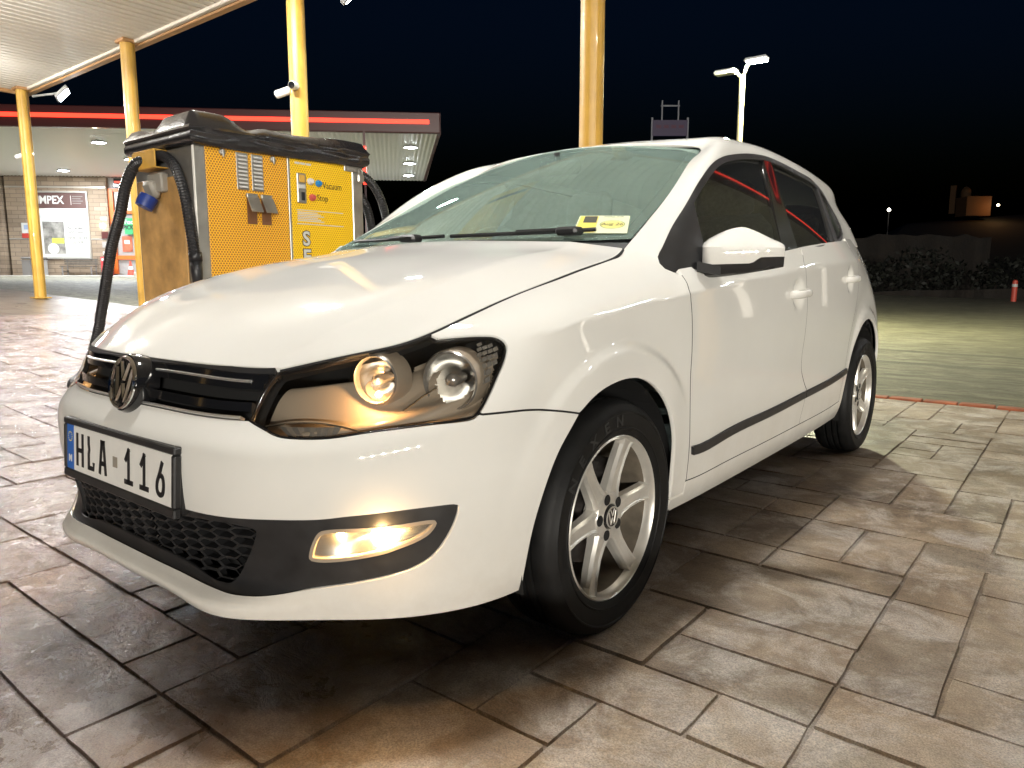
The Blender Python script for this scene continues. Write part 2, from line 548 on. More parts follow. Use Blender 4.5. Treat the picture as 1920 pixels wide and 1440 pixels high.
def hcrease(p,u,v):
    p=p.copy(); uc=np.interp(v,[0,.07,.19,.37,1.0],[.545,.53,.505,.505,.485]); d=u-uc
    rg=.0045*sst(.02,.15,v)*np.exp(-np.sqrt(d*d+.004**2)/.05)
    p[:,2]+=rg
    return p
Hp=Patch(HS,symu=True,post=hcrease)
GS=[
 [(.652,.31,.997),(.608,.66,1.176),(.562,.90,1.298),(.528,1.02,1.345),(.44,1.005,1.368),(.25,.965,1.386),(0,.95,1.392)],
 [(.765,.37,.930),(.695,.60,1.130),(.630,.84,1.288),(.580,1.01,1.366),(.48,1.07,1.394),(.25,1.06,1.410),(0,1.06,1.416)],
 [(.806,.72,.925),(.738,.85,1.10),(.650,1.02,1.305),(.600,1.15,1.387),(.49,1.22,1.412),(.25,1.24,1.428),(0,1.25,1.434)],
 [(.804,1.40,.978),(.735,1.41,1.14),(.648,1.42,1.32),(.602,1.45,1.400),(.49,1.47,1.424),(.25,1.48,1.437),(0,1.48,1.441)],
 [(.785,1.92,1.02),(.720,1.91,1.16),(.638,1.90,1.318),(.598,1.90,1.392),(.48,1.90,1.407),(.25,1.90,1.412),(0,1.90,1.413)],
 [(.728,2.42,1.045),(.680,2.38,1.17),(.620,2.33,1.300),(.585,2.32,1.368),(.47,2.32,1.382),(.25,2.32,1.386),(0,2.32,1.387)],
 [(.670,2.72,1.05),(.620,2.69,1.16),(.565,2.66,1.26),(.54,2.66,1.315),(.44,2.68,1.340),(.25,2.70,1.355),(0,2.70,1.360)],
 [(.58,2.88,1.05),(.54,2.84,1.14),(.49,2.80,1.22),(.47,2.79,1.27),(.40,2.80,1.30),(.22,2.82,1.32),(0,2.82,1.325)],
]
Gp=Patch(GS)

# windscreen: u centre->edge, v bottom->top
e=np.array(GS[0][:4]); c=np.array([(0,.195,.990),(0,.56,1.195),(0,.82,1.330),(0,.945,1.392)])
WS=[]
for t in (0,.3,.6,.85,1.0):
    q=c*(1-t)+e*t; q[:,1]=c[:,1]+(e[:,1]-c[:,1])*t**2.0; q[:,2]=c[:,2]+(e[:,2]-c[:,2])*t**2.0
    WS.append(q)
Sp=Patch(np.array(WS),symu=True)

# panel outlines in surface coordinates (u along, v up)
OUTL = {
    'hl_bottom': [[0.421,0.5525],[0.4619,0.529],[0.5007,0.5044],[0.5446,0.4968],[0.5932,0.4959],[0.6744,0.5076],[0.7717,0.5035],[0.8441,0.4843]],
    'hl_rear': [[0.8441,0.4843],[0.859,0.484],[0.8678,0.4952],[0.8913,0.5426],[0.913,0.577],[0.9284,0.5963],[0.9435,0.6213],[0.9446,0.6404],[0.9321,0.6649],[0.9095,0.6814],[0.8612,0.7103],[0.8098,0.7447]],
    'grille_bottom_r': [[0.0657,0.5583],[0.1308,0.5577],[0.2517,0.5564],[0.421,0.5525]],
    'seam_bumper': [[0.8656,0.4924],[0.9263,0.4653],[0.9732,0.4469],[1.0246,0.4265],[1.1293,0.3843]],
    'tornado': [[0.968,0.6349],[1.0717,0.6242],[1.3346,0.6096],[1.6541,0.6012],[1.8033,0.5984],[2.1203,0.6161],[2.5934,0.6238],[3.1067,0.6225],[4.013,0.6225]],
    'arch_low': [[1.1293,0.3843],[1.0699,0.3059],[1.0372,0.2063],[1.0176,0.1098],[1.025,0.0479],[1.044,0.0012]],
    'arch_up': [[1.13,0.3838],[1.1743,0.4072],[1.22,0.4219],[1.2846,0.4282],[1.3475,0.4244],[1.4086,0.4095],[1.4616,0.3832],[1.5086,0.3484],[1.5487,0.3116],[1.5942,0.2576],[1.6277,0.1963],[1.647,0.1174],[1.6502,0.0622]],
    'band_top': [[0.249,0.2485],[0.3152,0.2476],[0.3849,0.248],[0.4768,0.2497],[0.5796,0.2496],[0.6322,0.2546],[0.7292,0.2565],[0.7922,0.2499],[0.8187,0.2446],[0.8282,0.2394]],
    'band_low': [[0.8282,0.2394],[0.8266,0.2234],[0.8179,0.1974],[0.7992,0.1688],[0.777,0.1486],[0.7447,0.1357],[0.7082,0.1293],[0.6363,0.1213],[0.5609,0.1117],[0.4824,0.0907],[0.4606,0.0861],[0.4072,0.0834],[0.3545,0.0882],[0.2267,0.0988],[0.0864,0.1005]],
    'fog': [[0.5563,0.1709],[0.5743,0.2174],[0.5878,0.2226],[0.6685,0.2223],[0.723,0.2217],[0.784,0.2166],[0.7871,0.2101],[0.7754,0.1937],[0.7549,0.1841],[0.7177,0.1754],[0.6814,0.1692],[0.5697,0.1652]],
    'honey': [[0.2414,0.2265],[0.3512,0.2308],[0.4075,0.2294],[0.4502,0.2197],[0.4396,0.1945],[0.4047,0.1492],[0.3883,0.1242],[0.3751,0.1093],[0.3362,0.1068],[0.2129,0.1236],[0.074,0.1284]],
    'door_front': [[1.6834,0.6736],[1.6843,0.6392],[1.6766,0.6081],[1.6904,0.5442],[1.6994,0.446],[1.6988,0.3704],[1.7118,0.2736],[1.7284,0.2031],[1.7426,0.1367],[1.7456,0.089]],
    'door_mid': [[2.7077,0.6663],[2.6751,0.6324],[2.6802,0.5726],[2.6995,0.497],[2.689,0.409],[2.6707,0.3428],[2.681,0.3],[2.7379,0.251],[2.7863,0.2216]],
    'door_rear': [[3.5533,0.6665],[3.5888,0.6032],[3.5715,0.5151],[3.4865,0.4241],[3.4135,0.3475],[3.3836,0.2693],[3.3778,0.1834],[3.3814,0.078]],
    'arch_rear': [[3.4105,0.0075],[3.4351,0.1096],[3.4423,0.2073],[3.4683,0.2738],[3.5131,0.3202],[3.5812,0.3584],[3.6678,0.3814],[3.7727,0.3884],[3.8849,0.3747],[3.975,0.3393],[4.0457,0.2863],[4.0979,0.2009],[4.1388,0.0638],[4.1419,0.0077]],
    'moulding': [[1.7431,0.1916],[3.3864,0.2337],[3.4024,0.213],[1.7528,0.1665]],
    'handle1': [[2.6238,0.5337]],
    'handle2': [[3.4143,0.5439]],
    'tri_front': [[1.6465,0.7493],[1.6297,0.7336],[1.628,0.7097],[1.6501,0.69],[1.6853,0.6754]],
    'belt': [[1.6497,0.6824],[1.9518,0.6684],[2.5029,0.6712],[2.7529,0.6732],[3.2018,0.6709],[3.3862,0.6722]],
    'window': [[0.5338,0.0038],[0.288,0.0025],[0.133,-0.0207],[0.1015,-0.0289],[0.0823,-0.0287],[0.0698,-0.0219],[0.0623,-0.0091],[0.0635,0.019],[0.068,0.0899],[0.0853,0.1587],[0.129,0.284],[0.1819,0.3715],[0.233,0.4004],[0.316,0.4178],[0.4393,0.4341],[0.638,0.4489],[0.7453,0.4492],[1.0252,0.4382],[1.3023,0.4251],[1.4633,0.3675],[1.4691,0.2296],[1.4329,0.1131],[1.3247,0.0481],[1.107,0.0061]],
    'b_pillar': [[0.6269,0.4391],[0.6962,0.4414],[0.6431,0.0145],[0.5416,0.0095]],
    'door2_div': [[1.3378,0.3976],[1.3724,0.3911],[1.2128,0.0084],[1.1343,0.0081]],
    'tri_div': [[0.1194,0.1815],[0.1869,0.0068]],
    'fog_bulb': [[0.6883,0.1983]],
    'sticker': [[0.4004,0.1697],[0.5473,0.1618],[0.5819,0.0294],[0.4315,0.0429]],
    'ws_frit_r': [[0.5966,0.7911],[0.6006,0.4758],[0.6146,0.2055],[0.6301,0.0091]],
    'sensor': [[-0.0256,0.5922]],
    'wiper': [[0.4163,-0.0059],[0.5984,-0.0472],[0.1346,-0.0033]],
    'hood_r': [[0.64,1.0065],[0.6541,0.2573]],
    'crease': [[0.5225,0.3635],[0.5204,0.2873],[0.5127,0.1837],[0.5651,0.0669]],
    'lamp_main': [[0.817,0.5919]],
    'lamp_inner': [[0.6504,0.6243]],
    'lamp_ind': [[0.5722,0.5557]],
    'plate': [[0.2428,0.4089],[0.2212,0.2541]],
    'bolt': [[0.0101,0.6217]],
}


# ================================================================== SETTING
RH = np.array([math.cos(YAW), -math.sin(YAW), 0.0])      # site axis across the view
FH = np.array([math.sin(YAW), math.cos(YAW), 0.0])       # site axis away from the forecourt corner
O0 = np.array([CAM[0], CAM[1], 0.0])


def site(a, d, z=0.0):
    return O0 + RH * a + FH * d + np.array([0, 0, z])


def gz(x):
    d = -np.asarray(x, float) - 3.2
    s = 0.5 * (d + np.sqrt(d * d + 1.0))
    return 1.30 * (1 - np.exp(-s / 19.5)) - 0.0045


# ---- materials of the ground
def world_pos(t):
    return t.n('ShaderNodeNewGeometry').outputs['Position']


def stone_mat(name, dark, mid, light, grout=False):
    t = NT(name)
    pos = world_pos(t)
    n1 = t.noise(2.2, 8, 0.62, pos, 0.4)
    n2 = t.noise(11.0, 8, 0.65, pos, 0.8)
    mp = t.n('ShaderNodeMapping'); mp.inputs['Scale'].default_value = (4.0, 6.5, 4.0); mp.inputs['Rotation'].default_value = (0, 0, 0.35)
    t.l(pos, mp.inputs[0])
    n3 = t.noise(2.6, 10, 0.70, mp.outputs[0], 0.55)
    n4 = t.noise(260.0, 4, 0.7, pos)
    n5 = t.noise(5.0, 9, 0.74, pos, 0.5)
    base = t.ramp(n1.outputs[0], [(0.30, dark), (0.50, mid), (0.68, light)])
    c = t.mix(0.55, base.outputs[0], t.ramp(n2.outputs[0], [(0.28, (0.35, 0.30, 0.28)), (0.62, (1.0, 0.97, 0.93))]).outputs[0], 'MULTIPLY')
    oi = t.n('ShaderNodeObjectInfo')
    v = t.ramp(oi.outputs['Random'], [(0.0, (0.72, 0.70, 0.70)), (0.5, (0.95, 0.92, 0.88)), (1.0, (1.15, 1.08, 1.0))])
    c = t.mix(1.0, c, v.outputs[0], 'MULTIPLY')
    film = t.ramp(n5.outputs[0], [(0.47, (0, 0, 0)), (0.62, (0.60,) * 3)])
    c = t.mix(film.outputs[0], c, tuple(min(1, q * 1.25) for q in (light[0], light[0] * .93, light[0] * .86)))
    sp = t.ramp(n4.outputs[0], [(0.36, (0.55, 0.55, 0.55)), (0.50, (0.95, 0.95, 0.95)), (0.66, (1.35, 1.33, 1.30))])
    c = t.mix(0.9, c, sp.outputs[0], 'MULTIPLY')
    # the side towards the car wash is soaked, the other half has dried off
    sxyz = t.n('ShaderNodeSeparateXYZ'); t.l(pos, sxyz.inputs[0])
    wm = t.n('ShaderNodeMath', operation='MULTIPLY_ADD'); t.l(n1.outputs[0], wm.inputs[0]); wm.inputs[1].default_value = 1.6; t.l(sxyz.outputs[0], wm.inputs[2])
    wr = t.n('ShaderNodeMapRange'); wr.inputs['From Min'].default_value = 1.75; wr.inputs['From Max'].default_value = 0.75; t.l(wm.outputs[0], wr.inputs['Value'])
    c = t.mix(wr.outputs[0], c, t.mix(1.0, c, (0.64, 0.60, 0.66), 'MULTIPLY'))  # wet tint, kept pale and cool with some sheen put into it
    t.l(c, t.b.inputs['Base Color'])
    dry = t.ramp(n5.outputs[0], [(0.30, (0.38,) * 3), (0.65, (0.70,) * 3)])
    wetr = t.ramp(n2.outputs[0], [(0.30, (0.07,) * 3), (0.55, (0.20,) * 3), (0.72, (0.38,) * 3)])
    t.l(t.mix(wr.outputs[0], dry.outputs[0], wetr.outputs[0]), t.b.inputs['Roughness'])
    ad = t.n('ShaderNodeMath', operation='MULTIPLY_ADD'); t.l(n3.outputs[0], ad.inputs[0]); ad.inputs[1].default_value = 1.0
    m2 = t.n('ShaderNodeMath', operation='MULTIPLY'); t.l(n2.outputs[0], m2.inputs[0]); m2.inputs[1].default_value = 0.45
    t.l(m2.outputs[0], ad.inputs[2])
    m3 = t.n('ShaderNodeMath', operation='MULTIPLY_ADD'); t.l(n4.outputs[0], m3.inputs[0]); m3.inputs[1].default_value = 0.10; t.l(ad.outputs[0], m3.inputs[2])
    bp_ = t.bump(m3.outputs[0], 0.5, 0.012)
    bs = t.n('ShaderNodeMapRange'); bs.inputs['To Min'].default_value = 0.40; bs.inputs['To Max'].default_value = 1.0; t.l(wr.outputs[0], bs.inputs['Value']); t.l(bs.outputs[0], bp_.inputs['Strength'])
    t.b.inputs['Specular IOR Level'].default_value = 0.85
    return t.m


STONE = stone_mat('wet_stone', (0.185, 0.142, 0.104), (0.385, 0.310, 0.230), (0.58, 0.525, 0.445))
GROUT = stone_mat('joint_mortar', (0.10, 0.076, 0.056), (0.22, 0.175, 0.128), (0.40, 0.34, 0.265))
BRICK = simple('kerb_brick', (0.30, 0.085, 0.035), 0.6, var=0.35, vscale=9, bump=0.4, bscale=60, bdist=0.004)


def apron_mat():
    t = NT('stamped_apron')
    pos = world_pos(t)
    br = t.n('ShaderNodeTexBrick', Scale=1.0)
    br.offset = 0.37; br.squash = 1.0
    br.inputs['Brick Width'].default_value = 0.56; br.inputs['Row Height'].default_value = 0.37; br.inputs['Mortar Size'].default_value = 0.009
    br.inputs['Color1'].default_value = (0.16, 0.125, 0.095, 1); br.inputs['Color2'].default_value = (0.22, 0.185, 0.15, 1); br.inputs['Mortar'].default_value = (0.035, 0.03, 0.025, 1)
    t.l(pos, br.inputs['Vector'])
    n1 = t.noise(0.9, 8, 0.6, pos, 0.5); n2 = t.noise(9, 8, 0.65, pos, 0.6)
    c = t.mix(0.7, br.outputs[0], t.ramp(n2.outputs[0], [(0.3, (0.45, 0.42, 0.40)), (0.65, (1.05, 1.03, 1.0))]).outputs[0], 'MULTIPLY')
    c = t.mix(0.6, c, t.ramp(n1.outputs[0], [(0.35, (0.55, 0.52, 0.5)), (0.65, (1.2, 1.18, 1.12))]).outputs[0], 'MULTIPLY')
    t.l(c, t.b.inputs['Base Color'])
    t.l(t.ramp(n1.outputs[0], [(0.3, (0.22,) * 3), (0.7, (0.5,) * 3)]).outputs[0], t.b.inputs['Roughness'])
    m3 = t.n('ShaderNodeMath', operation='MULTIPLY_ADD'); t.l(br.outputs['Fac'], m3.inputs[0]); m3.inputs[1].default_value = -1.0; t.l(n2.outputs[0], m3.inputs[2])
    t.bump(m3.outputs[0], 0.6, 0.01)
    return t.m


def yard_mat():
    t = NT('yard_concrete')
    pos = world_pos(t)
    mp = t.n('ShaderNodeMapping'); mp.inputs['Scale'].default_value = (0.8, 2.2, 1.0); mp.inputs['Rotation'].default_value = (0, 0, math.radians(-8)); t.l(pos, mp.inputs[0])
    n1 = t.noise(2.8, 11, 0.74, mp.outputs[0], 0.9)
    n2 = t.noise(0.35, 6, 0.6, pos, 0.3)
    n3 = t.noise(30, 5, 0.6, pos)
    c = t.ramp(n1.outputs[0], [(0.30, (0.045, 0.040, 0.024)), (0.48, (0.135, 0.126, 0.080)), (0.66, (0.27, 0.258, 0.185))]).outputs[0]
    c = t.mix(0.5, c, t.ramp(n2.outputs[0], [(0.35, (0.6, 0.6, 0.55)), (0.65, (1.1, 1.1, 1.05))]).outputs[0], 'MULTIPLY')
    c = t.mix(0.4, c, n3.outputs[0], 'OVERLAY')
    # dark tyre tracks running across the yard
    sx = t.n('ShaderNodeSeparateXYZ'); t.l(pos, sx.inputs[0])
    wv = t.n('ShaderNodeMath', operation='MULTIPLY_ADD'); t.l(sx.outputs[0], wv.inputs[0]); wv.inputs[1].default_value = 0.10; t.l(sx.outputs[1], wv.inputs[2])
    fac = None
    for y0 in (7.4, 8.9):
        d = t.n('ShaderNodeMath', operation='SUBTRACT'); t.l(wv.outputs[0], d.inputs[0]); d.inputs[1].default_value = y0
        a = t.n('ShaderNodeMath', operation='ABSOLUTE'); t.l(d.outputs[0], a.inputs[0])
        r = t.ramp(a.outputs[0], [(0.06, (0.55,) * 3), (0.16, (0.0,) * 3)])
        fac = r.outputs[0] if fac is None else t.mix(1.0, fac, r.outputs[0], 'LIGHTEN')
    c = t.mix(fac, c, (0.03, 0.028, 0.018))
    t.l(c, t.b.inputs['Base Color'])
    t.set(Roughness=0.62)
    t.bump(n1.outputs[0], 1.0, 0.05)
    return t.m


def sheet(name, x0, x1, y0, y1, nx, ny, dz, mat, kind='structure'):
    xs = np.linspace(x0, x1, nx); ys = np.linspace(y0, y1, ny)
    v = [(x, y, float(gz(x)) + dz) for x in xs for y in ys]
    f = [(i * ny + j, (i + 1) * ny + j, (i + 1) * ny + j + 1, i * ny + j + 1) for i in range(nx - 1) for j in range(ny - 1)]
    o = mk(name, v, f, mat, smooth=True)
    setp(o, kind=kind)
    return o


ground = sheet('ground', -140, 160, -120, 260, 120, 4, -0.030, yard_mat())
apron = sheet('apron', -44, 9, -14, 4.38, 90, 3, -0.022, apron_mat())
pavement = sheet('pavement', -10.2, 4.2, -3.2, 4.36, 60, 3, -0.0035, GROUT)

# ---- paving stones: random ashlar on a 187 mm module
MOD = 0.187
NX, NY = 74, 40
GX0, GY0 = -9.9, -3.1
occ = np.zeros((NX, NY), bool)
rects = []
sizes = [(2, 2), (1, 2), (2, 1), (2, 3), (3, 2), (1, 1), (2, 4), (3, 3)]
wts = np.array([0.20, 0.33, 0.20, 0.07, 0.04, 0.14, 0.015, 0.005])
for i in range(NX):
    for j in range(NY):
        if occ[i, j]: continue
        for k in rng.permutation(len(sizes)) if rng.random() < 0.15 else rng.choice(len(sizes), 8, replace=False, p=wts / wts.sum()):
            a, b = sizes[k]
            if i + a <= NX and j + b <= NY and not occ[i:i + a, j:j + b].any():
                occ[i:i + a, j:j + b] = True; rects.append((i, j, a, b)); break
        else:
            occ[i, j] = True; rects.append((i, j, 1, 1))


def stone_geo(i, j, a, b):
    x0, y0 = GX0 + i * MOD, GY0 + j * MOD
    x1, y1 = x0 + a * MOD, y0 + b * MOD
    g = 0.0014
    cor = [(x0 + g, y0 + g), (x1 - g, y0 + g), (x1 - g, y1 - g), (x0 + g, y1 - g)]
    ring = []
    for k in range(4):
        p, q = np.array(cor[k]), np.array(cor[(k + 1) % 4])
        for t in (0.012, 0.34, 0.67, 0.988):
            r = p + (q - p) * t
            nrm = np.array([(q - p)[1], -(q - p)[0]]); nrm /= np.linalg.norm(nrm)
            ring.append(r + nrm * rng.uniform(-0.0034, 0.0012))
    c = np.mean(ring, 0)
    tx, ty, h = rng.normal(0, 0.010), rng.normal(0, 0.010), rng.uniform(-0.003, 0.0005)
    z = lambda q: float(gz(q[0])) + 0.0045 + h + float(np.clip(tx * (q[0] - c[0]) + ty * (q[1] - c[1]), -0.003, 0.003))
    n = len(ring)
    top = [(q[0] + np.clip(c[0] - q[0], -.0028, .0028), q[1] + np.clip(c[1] - q[1], -.0028, .0028), z(q)) for q in ring]
    mid = [(q[0], q[1], z(q) - 0.0030) for q in ring]
    mid = [(a_, b_, c_ - 0.014) for a_, b_, c_ in mid]
    v = top + mid
    f = [tuple(range(n))]
    for k in range(n):
        m = (k + 1) % n
        f += [(n + k, n + m, m, k)]
    return v, f, c


stones = []
for r in rects:
    v, f, c = stone_geo(*r)
    d = np.array([c[0], c[1], 0]) - CAM
    Zc = d @ np.array(fwd); Xc = d @ RH
    Yc = d[2] * math.cos(PITCH) - (d @ FH) * math.sin(PITCH)
    vis = Zc > 0.3 and abs(Xc / Zc) < 0.78 and abs(Yc / Zc) < 0.62
    under = -0.6 < c[0] < 0.55 and -0.4 < c[1] < 3.2
    hid = c[0] < -0.8 and c[1] > 0.6 and c[0] > -2.9
    stones.append((0 if vis and not under and not hid else 1, r[2] * r[3] / max(Zc, .3)**2 * -1 if vis else 0, v, f))
stones.sort(key=lambda q: (q[0], q[1]))
for k, (_, _, v, f) in enumerate(stones[:298]):
    o = mk('paving_stone', v, f, STONE, pavement)
mb = MB()
for _, _, v, f in stones[298:]:
    mb.add(v, f)
o = mb.build('distant_stones', STONE, pavement)
o['kind'] = 'stuff'

# ---- red brick edging
kerb = sheet('kerb', -10.2, 9.0, 4.385, 4.515, 40, 2, -0.018, GROUT)
for k in range(84):
    x = -9.9 + k * 0.225
    mb = MB(); mb.box((x, 4.45 + rng.uniform(-.003, .003), float(gz(x)) - 0.012 + rng.uniform(-.002, .002)), (0.214, 0.105, 0.05), rot=Matrix.Rotation(rng.uniform(-.012, .012), 3, 'Z'), bev=0.006)
    mb.build('brick', BRICK, kerb)

# ================================================================== CANOPY OVER THE CAR
YELLOW = simple('column_yellow', (0.50, 0.29, 0.05), 0.42, var=0.2, vscale=2.5, coat=0.15)
SHEET = simple('canopy_sheet', (0.78, 0.74, 0.66), 0.45, var=0.06, vscale=1.2)
TRIMB = simple('canopy_trim', (0.40, 0.22, 0.09), 0.5, var=0.15, vscale=3)
TRIMW = simple('canopy_gutter', (0.66, 0.60, 0.50), 0.45)
LEDW = emit('led_white', (1.0, 0.95, 0.86), 55.0)
LEDC = emit('led_cool', (0.86, 0.94, 1.0), 60.0)
FIXT = simple('fixture_grey', (0.35, 0.35, 0.34), 0.4)
WHITEP = simple('white_plastic', (0.72, 0.72, 0.70), 0.4)

ZC = 4.34
CX0, CX1, CY0, CY1 = -14.15, 7.5, -9.0, 3.93
canopy = empty('canopy', (-5.5, 3.8, float(gz(-5.5))))
setp(canopy, 'ribbed beige canopy on yellow columns over the car', 'canopy')


def sub(o):
    o.matrix_parent_inverse = Matrix.Translation(-o.parent.location) if o.parent else Matrix.Identity(4)
    return o


PIT = 0.16
nr = int((CX1 - CX0) / PIT)
prof = []
for k in range(nr):
    x = CX0 + k * PIT
    prof += [(x, ZC), (x + 0.105, ZC), (x + 0.118, ZC + 0.028), (x + 0.147, ZC + 0.028)]
prof.append((CX0 + nr * PIT, ZC))
v = [(x, y, z) for y in (CY0, CY1 - 0.14) for x, z in prof]
m = len(prof)
sub(mk('ceiling_sheet', v, [(k, k + 1, m + k + 1, m + k) for k in range(m - 1)], SHEET, canopy))
mb = MB(); mb.box(((CX0 + CX1) / 2, (CY0 + CY1) / 2 - 0.1, ZC + 0.30), (CX1 - CX0 + 0.1, CY1 - CY0, 0.30)); sub(mb.build('roof_deck', SHEET, canopy))
for yb in (-2.6, 0.9):
    mb = MB(); mb.box(((CX0 + CX1) / 2, yb, ZC - 0.004), (CX1 - CX0 - .1, 0.05, 0.012)); sub(mb.build('joint_cover', TRIMW, canopy))
mb = MB(); mb.box(((CX0 + CX1) / 2, CY1 - 0.035, ZC + 0.09), (CX1 - CX0 + 0.2, 0.11, 0.30), bev=0.01); sub(mb.build('fascia', TRIMB, canopy))
mb = MB(); mb.box(((CX0 + CX1) / 2, CY1 - 0.13, ZC - 0.012), (CX1 - CX0 + 0.1, 0.07, 0.05), bev=0.01); sub(mb.build('gutter', TRIMW, canopy))
mb = MB(); mb.box((CX0 - 0.04, (CY0 + CY1) / 2, ZC + 0.09), (0.08, CY1 - CY0, 0.30), bev=0.01); sub(mb.build('fascia', TRIMB, canopy))


def column(x, y):
    z0 = float(gz(x)) - 0.03
    mb = MB()
    n = 32
    ring = []
    for k in range(n):
        a = 2 * math.pi * k / n
        r = 0.098 - (0.007 if k % 8 in (3, 4) else 0.0)
        ring.append((x + r * math.cos(a), y + r * math.sin(a)))
    vv = [(a, b, z) for z in (z0, ZC + 0.02) for a, b in ring]
    mb.add(vv, [(k, (k + 1) % n, n + (k + 1) % n, n + k) for k in range(n)])
    o = sub(shade_angle(mb.build('column', YELLOW, canopy), 25))
    mb = MB(); mb.box((x, y, ZC - 0.02), (0.25, 0.25, 0.05), bev=0.01); sub(mb.build('column_head', TRIMB, canopy))
    mb = MB(); mb.box((x, y, z0 + 0.035), (0.28, 0.28, 0.025), bev=0.006); sub(mb.build('base_plate', YELLOW, canopy))
    return o


for x in (-13.88, -9.66, -5.58, -1.65, 2.4, 6.5):
    column(x, 3.72)
for x in (-13.88, -5.58, 2.4):
    column(x, -6.0)


def ceiling_lamp(x, y, energy, label, col=(1.0, 0.985, 0.955)):
    """bowl lamp on a short stem: throws light down and washes the ceiling"""
    t = empty('ceiling_lamp', (x, y, ZC))
    setp(t, label, 'lamp', 'lamps under the canopy')
    mb = MB(); mb.tube([(0, 0, 0.02), (0, 0, -0.22)], 0.018, 8); mb.build('stem', FIXT, t)
    mb = MB(); mb.box((0, 0, -0.225), (0.34, 0.26, 0.02), bev=0.006); mb.build('housing', FIXT, t)
    mb = MB(); mb.box((0, 0, -0.27), (0.32, 0.24, 0.07), bev=0.03); mb.build('diffuser', LEDW, t)
    ld = bpy.data.lights.new('lamp_light', 'AREA'); ld.shape = 'RECTANGLE'; ld.size = 0.32; ld.size_y = 0.24; ld.energy = energy; ld.color = col
    lo = link(bpy.data.objects.new('lamp_light', ld), t); lo.location = (0, 0, -0.312)
    for s_ in (-1, 1):
        ld = bpy.data.lights.new('lamp_side_glow', 'POINT'); ld.energy = energy * (0.18 if x > 0 else 2.0); ld.color = col; ld.shadow_soft_size = 0.04
        lo = link(bpy.data.objects.new('lamp_side_glow', ld), t); lo.location = (s_ * 0.22, 0, -0.27)


for x, y, e, lb in ((0.35, 0.1, 62, 'bowl lamp in the canopy ceiling above the car bonnet'), (-4.7, 2.0, 80, 'bowl lamp in the canopy ceiling above the vacuum machine'), (-8.6, 0.4, 90, 'bowl lamp in the canopy ceiling between second and third column'),
                    (-12.2, 1.6, 100, 'bowl lamp in the canopy ceiling nearest the far column'), (5.4, 2.8, 6, 'bowl lamp in the canopy ceiling beside the car door')):
    ceiling_lamp(x, y, e, lb)


nb_ = empty('ceiling_notice', (-3.15, 2.78, ZC)); setp(nb_, 'yellow notice board fixed flat under the canopy, mirrored in the windscreen', 'sign')
NOTY = simple('notice_yellow', (0.78, 0.50, 0.10), 0.5)
mb = MB(); mb.box((0, 0, -0.02), (0.80, 1.15, 0.03), bev=0.004); mb.build('board', NOTY, nb_)
mb = MB(); mb.box((0, 0.36, -0.038), (0.70, 0.09, 0.004)); mb.build('stripe', LETTER, nb_)


def flood(name, loc, aim, label, energy, col, mat, w=0.34, h=0.22, parent_arm=None):
    t = empty(name, loc)
    setp(t, label, 'floodlight', 'floodlights on the canopy edge')
    q = (Vector(aim) - Vector(loc)).to_track_quat('-Z', 'Y').to_matrix()
    mb = MB(); mb.box(np.array(q @ Vector((0, 0, 0.035))), (w + 0.05, h + 0.05, 0.06), rot=q, bev=0.01); mb.build('housing', FIXT, t)
    mb = MB(); mb.box(np.array(q @ Vector((0, 0, -0.001))), (w, h, 0.006), rot=q); mb.build('led_panel', mat, t)
    mb = MB(); mb.tube([np.array(q @ Vector((0, 0, 0.05))), np.array(parent_arm) - np.array(loc)], 0.02, 8); mb.build('bracket', FIXT, t)
    ld = bpy.data.lights.new('flood_light', 'AREA'); ld.shape = 'RECTANGLE'; ld.size = w; ld.size_y = h; ld.energy = energy; ld.color = col
    lo = link(bpy.data.objects.new('flood_light', ld), t); lo.location = q @ Vector((0, 0, -0.02)); lo.rotation_euler = q.to_euler()


flood('floodlight', (-12.9, 4.05, 4.13), (-11, 8, 0), 'cold white floodlight on the far canopy column', 110, (0.86, 0.94, 1.0), LEDC, parent_arm=(-13.75, 3.85, 4.2))
flood('floodlight', (-5.1, 4.2, 4.08), (-3.5, 8, 0), 'cold white floodlight beside the column with the white cameras', 80, (0.86, 0.96, 0.95), LEDC, parent_arm=(-5.5, 3.9, 4.25))


def cctv(loc, aim, label):
    t = empty('security_camera', loc)
    setp(t, label, 'camera', 'white security cameras on the columns')
    d = Vector(aim).normalized()
    mb = MB(); mb.lathe([(0.0001, -0.10), (0.04, -0.10), (0.045, -0.08), (0.045, 0.06), (0.038, 0.075)], (0, 0, 0), d, 16); mb.build('body', WHITEP, t, smooth=False)
    mb = MB(); mb.lathe([(0.034, 0.068), (0.0001, 0.066)], (0, 0, 0), d, 16); mb.build('lens', GLOSSB, t)
    return t


t = cctv((-5.70, 3.58, 2.98), (-0.75, -0.45, -0.25), 'white bullet camera pointing away on the third column')
mb = MB(); mb.tube([(0, 0, 0), (0.06, 0.04, 0.04), (0.10, 0.08, 0.03)], 0.018, 8); mb.build('arm', WHITEP, t)
t = cctv((-5.50, 3.60, 3.03), (0.55, -0.8, -0.1), 'white bullet camera facing the forecourt on the third column')
mb = MB(); mb.tube([(0, 0, 0), (-0.03, 0.05, 0.0)], 0.018, 8); mb.build('arm', WHITEP, t)
t = cctv((-14.16, 3.68, 3.16), (-0.8, -0.4, -0.15), 'white bullet camera on the farthest canopy column')
mb = MB(); mb.tube([(0, 0, 0), (0.12, 0.02, 0.03), (0.20, 0.03, 0.0)], 0.018, 8); mb.build('arm', WHITEP, t)

# ================================================================== PETROL STATION SHOP
C5, S5 = math.cos(math.radians(5)), math.sin(math.radians(5))
AX = RH * C5 + FH * S5
NX_ = FH * C5 - RH * S5


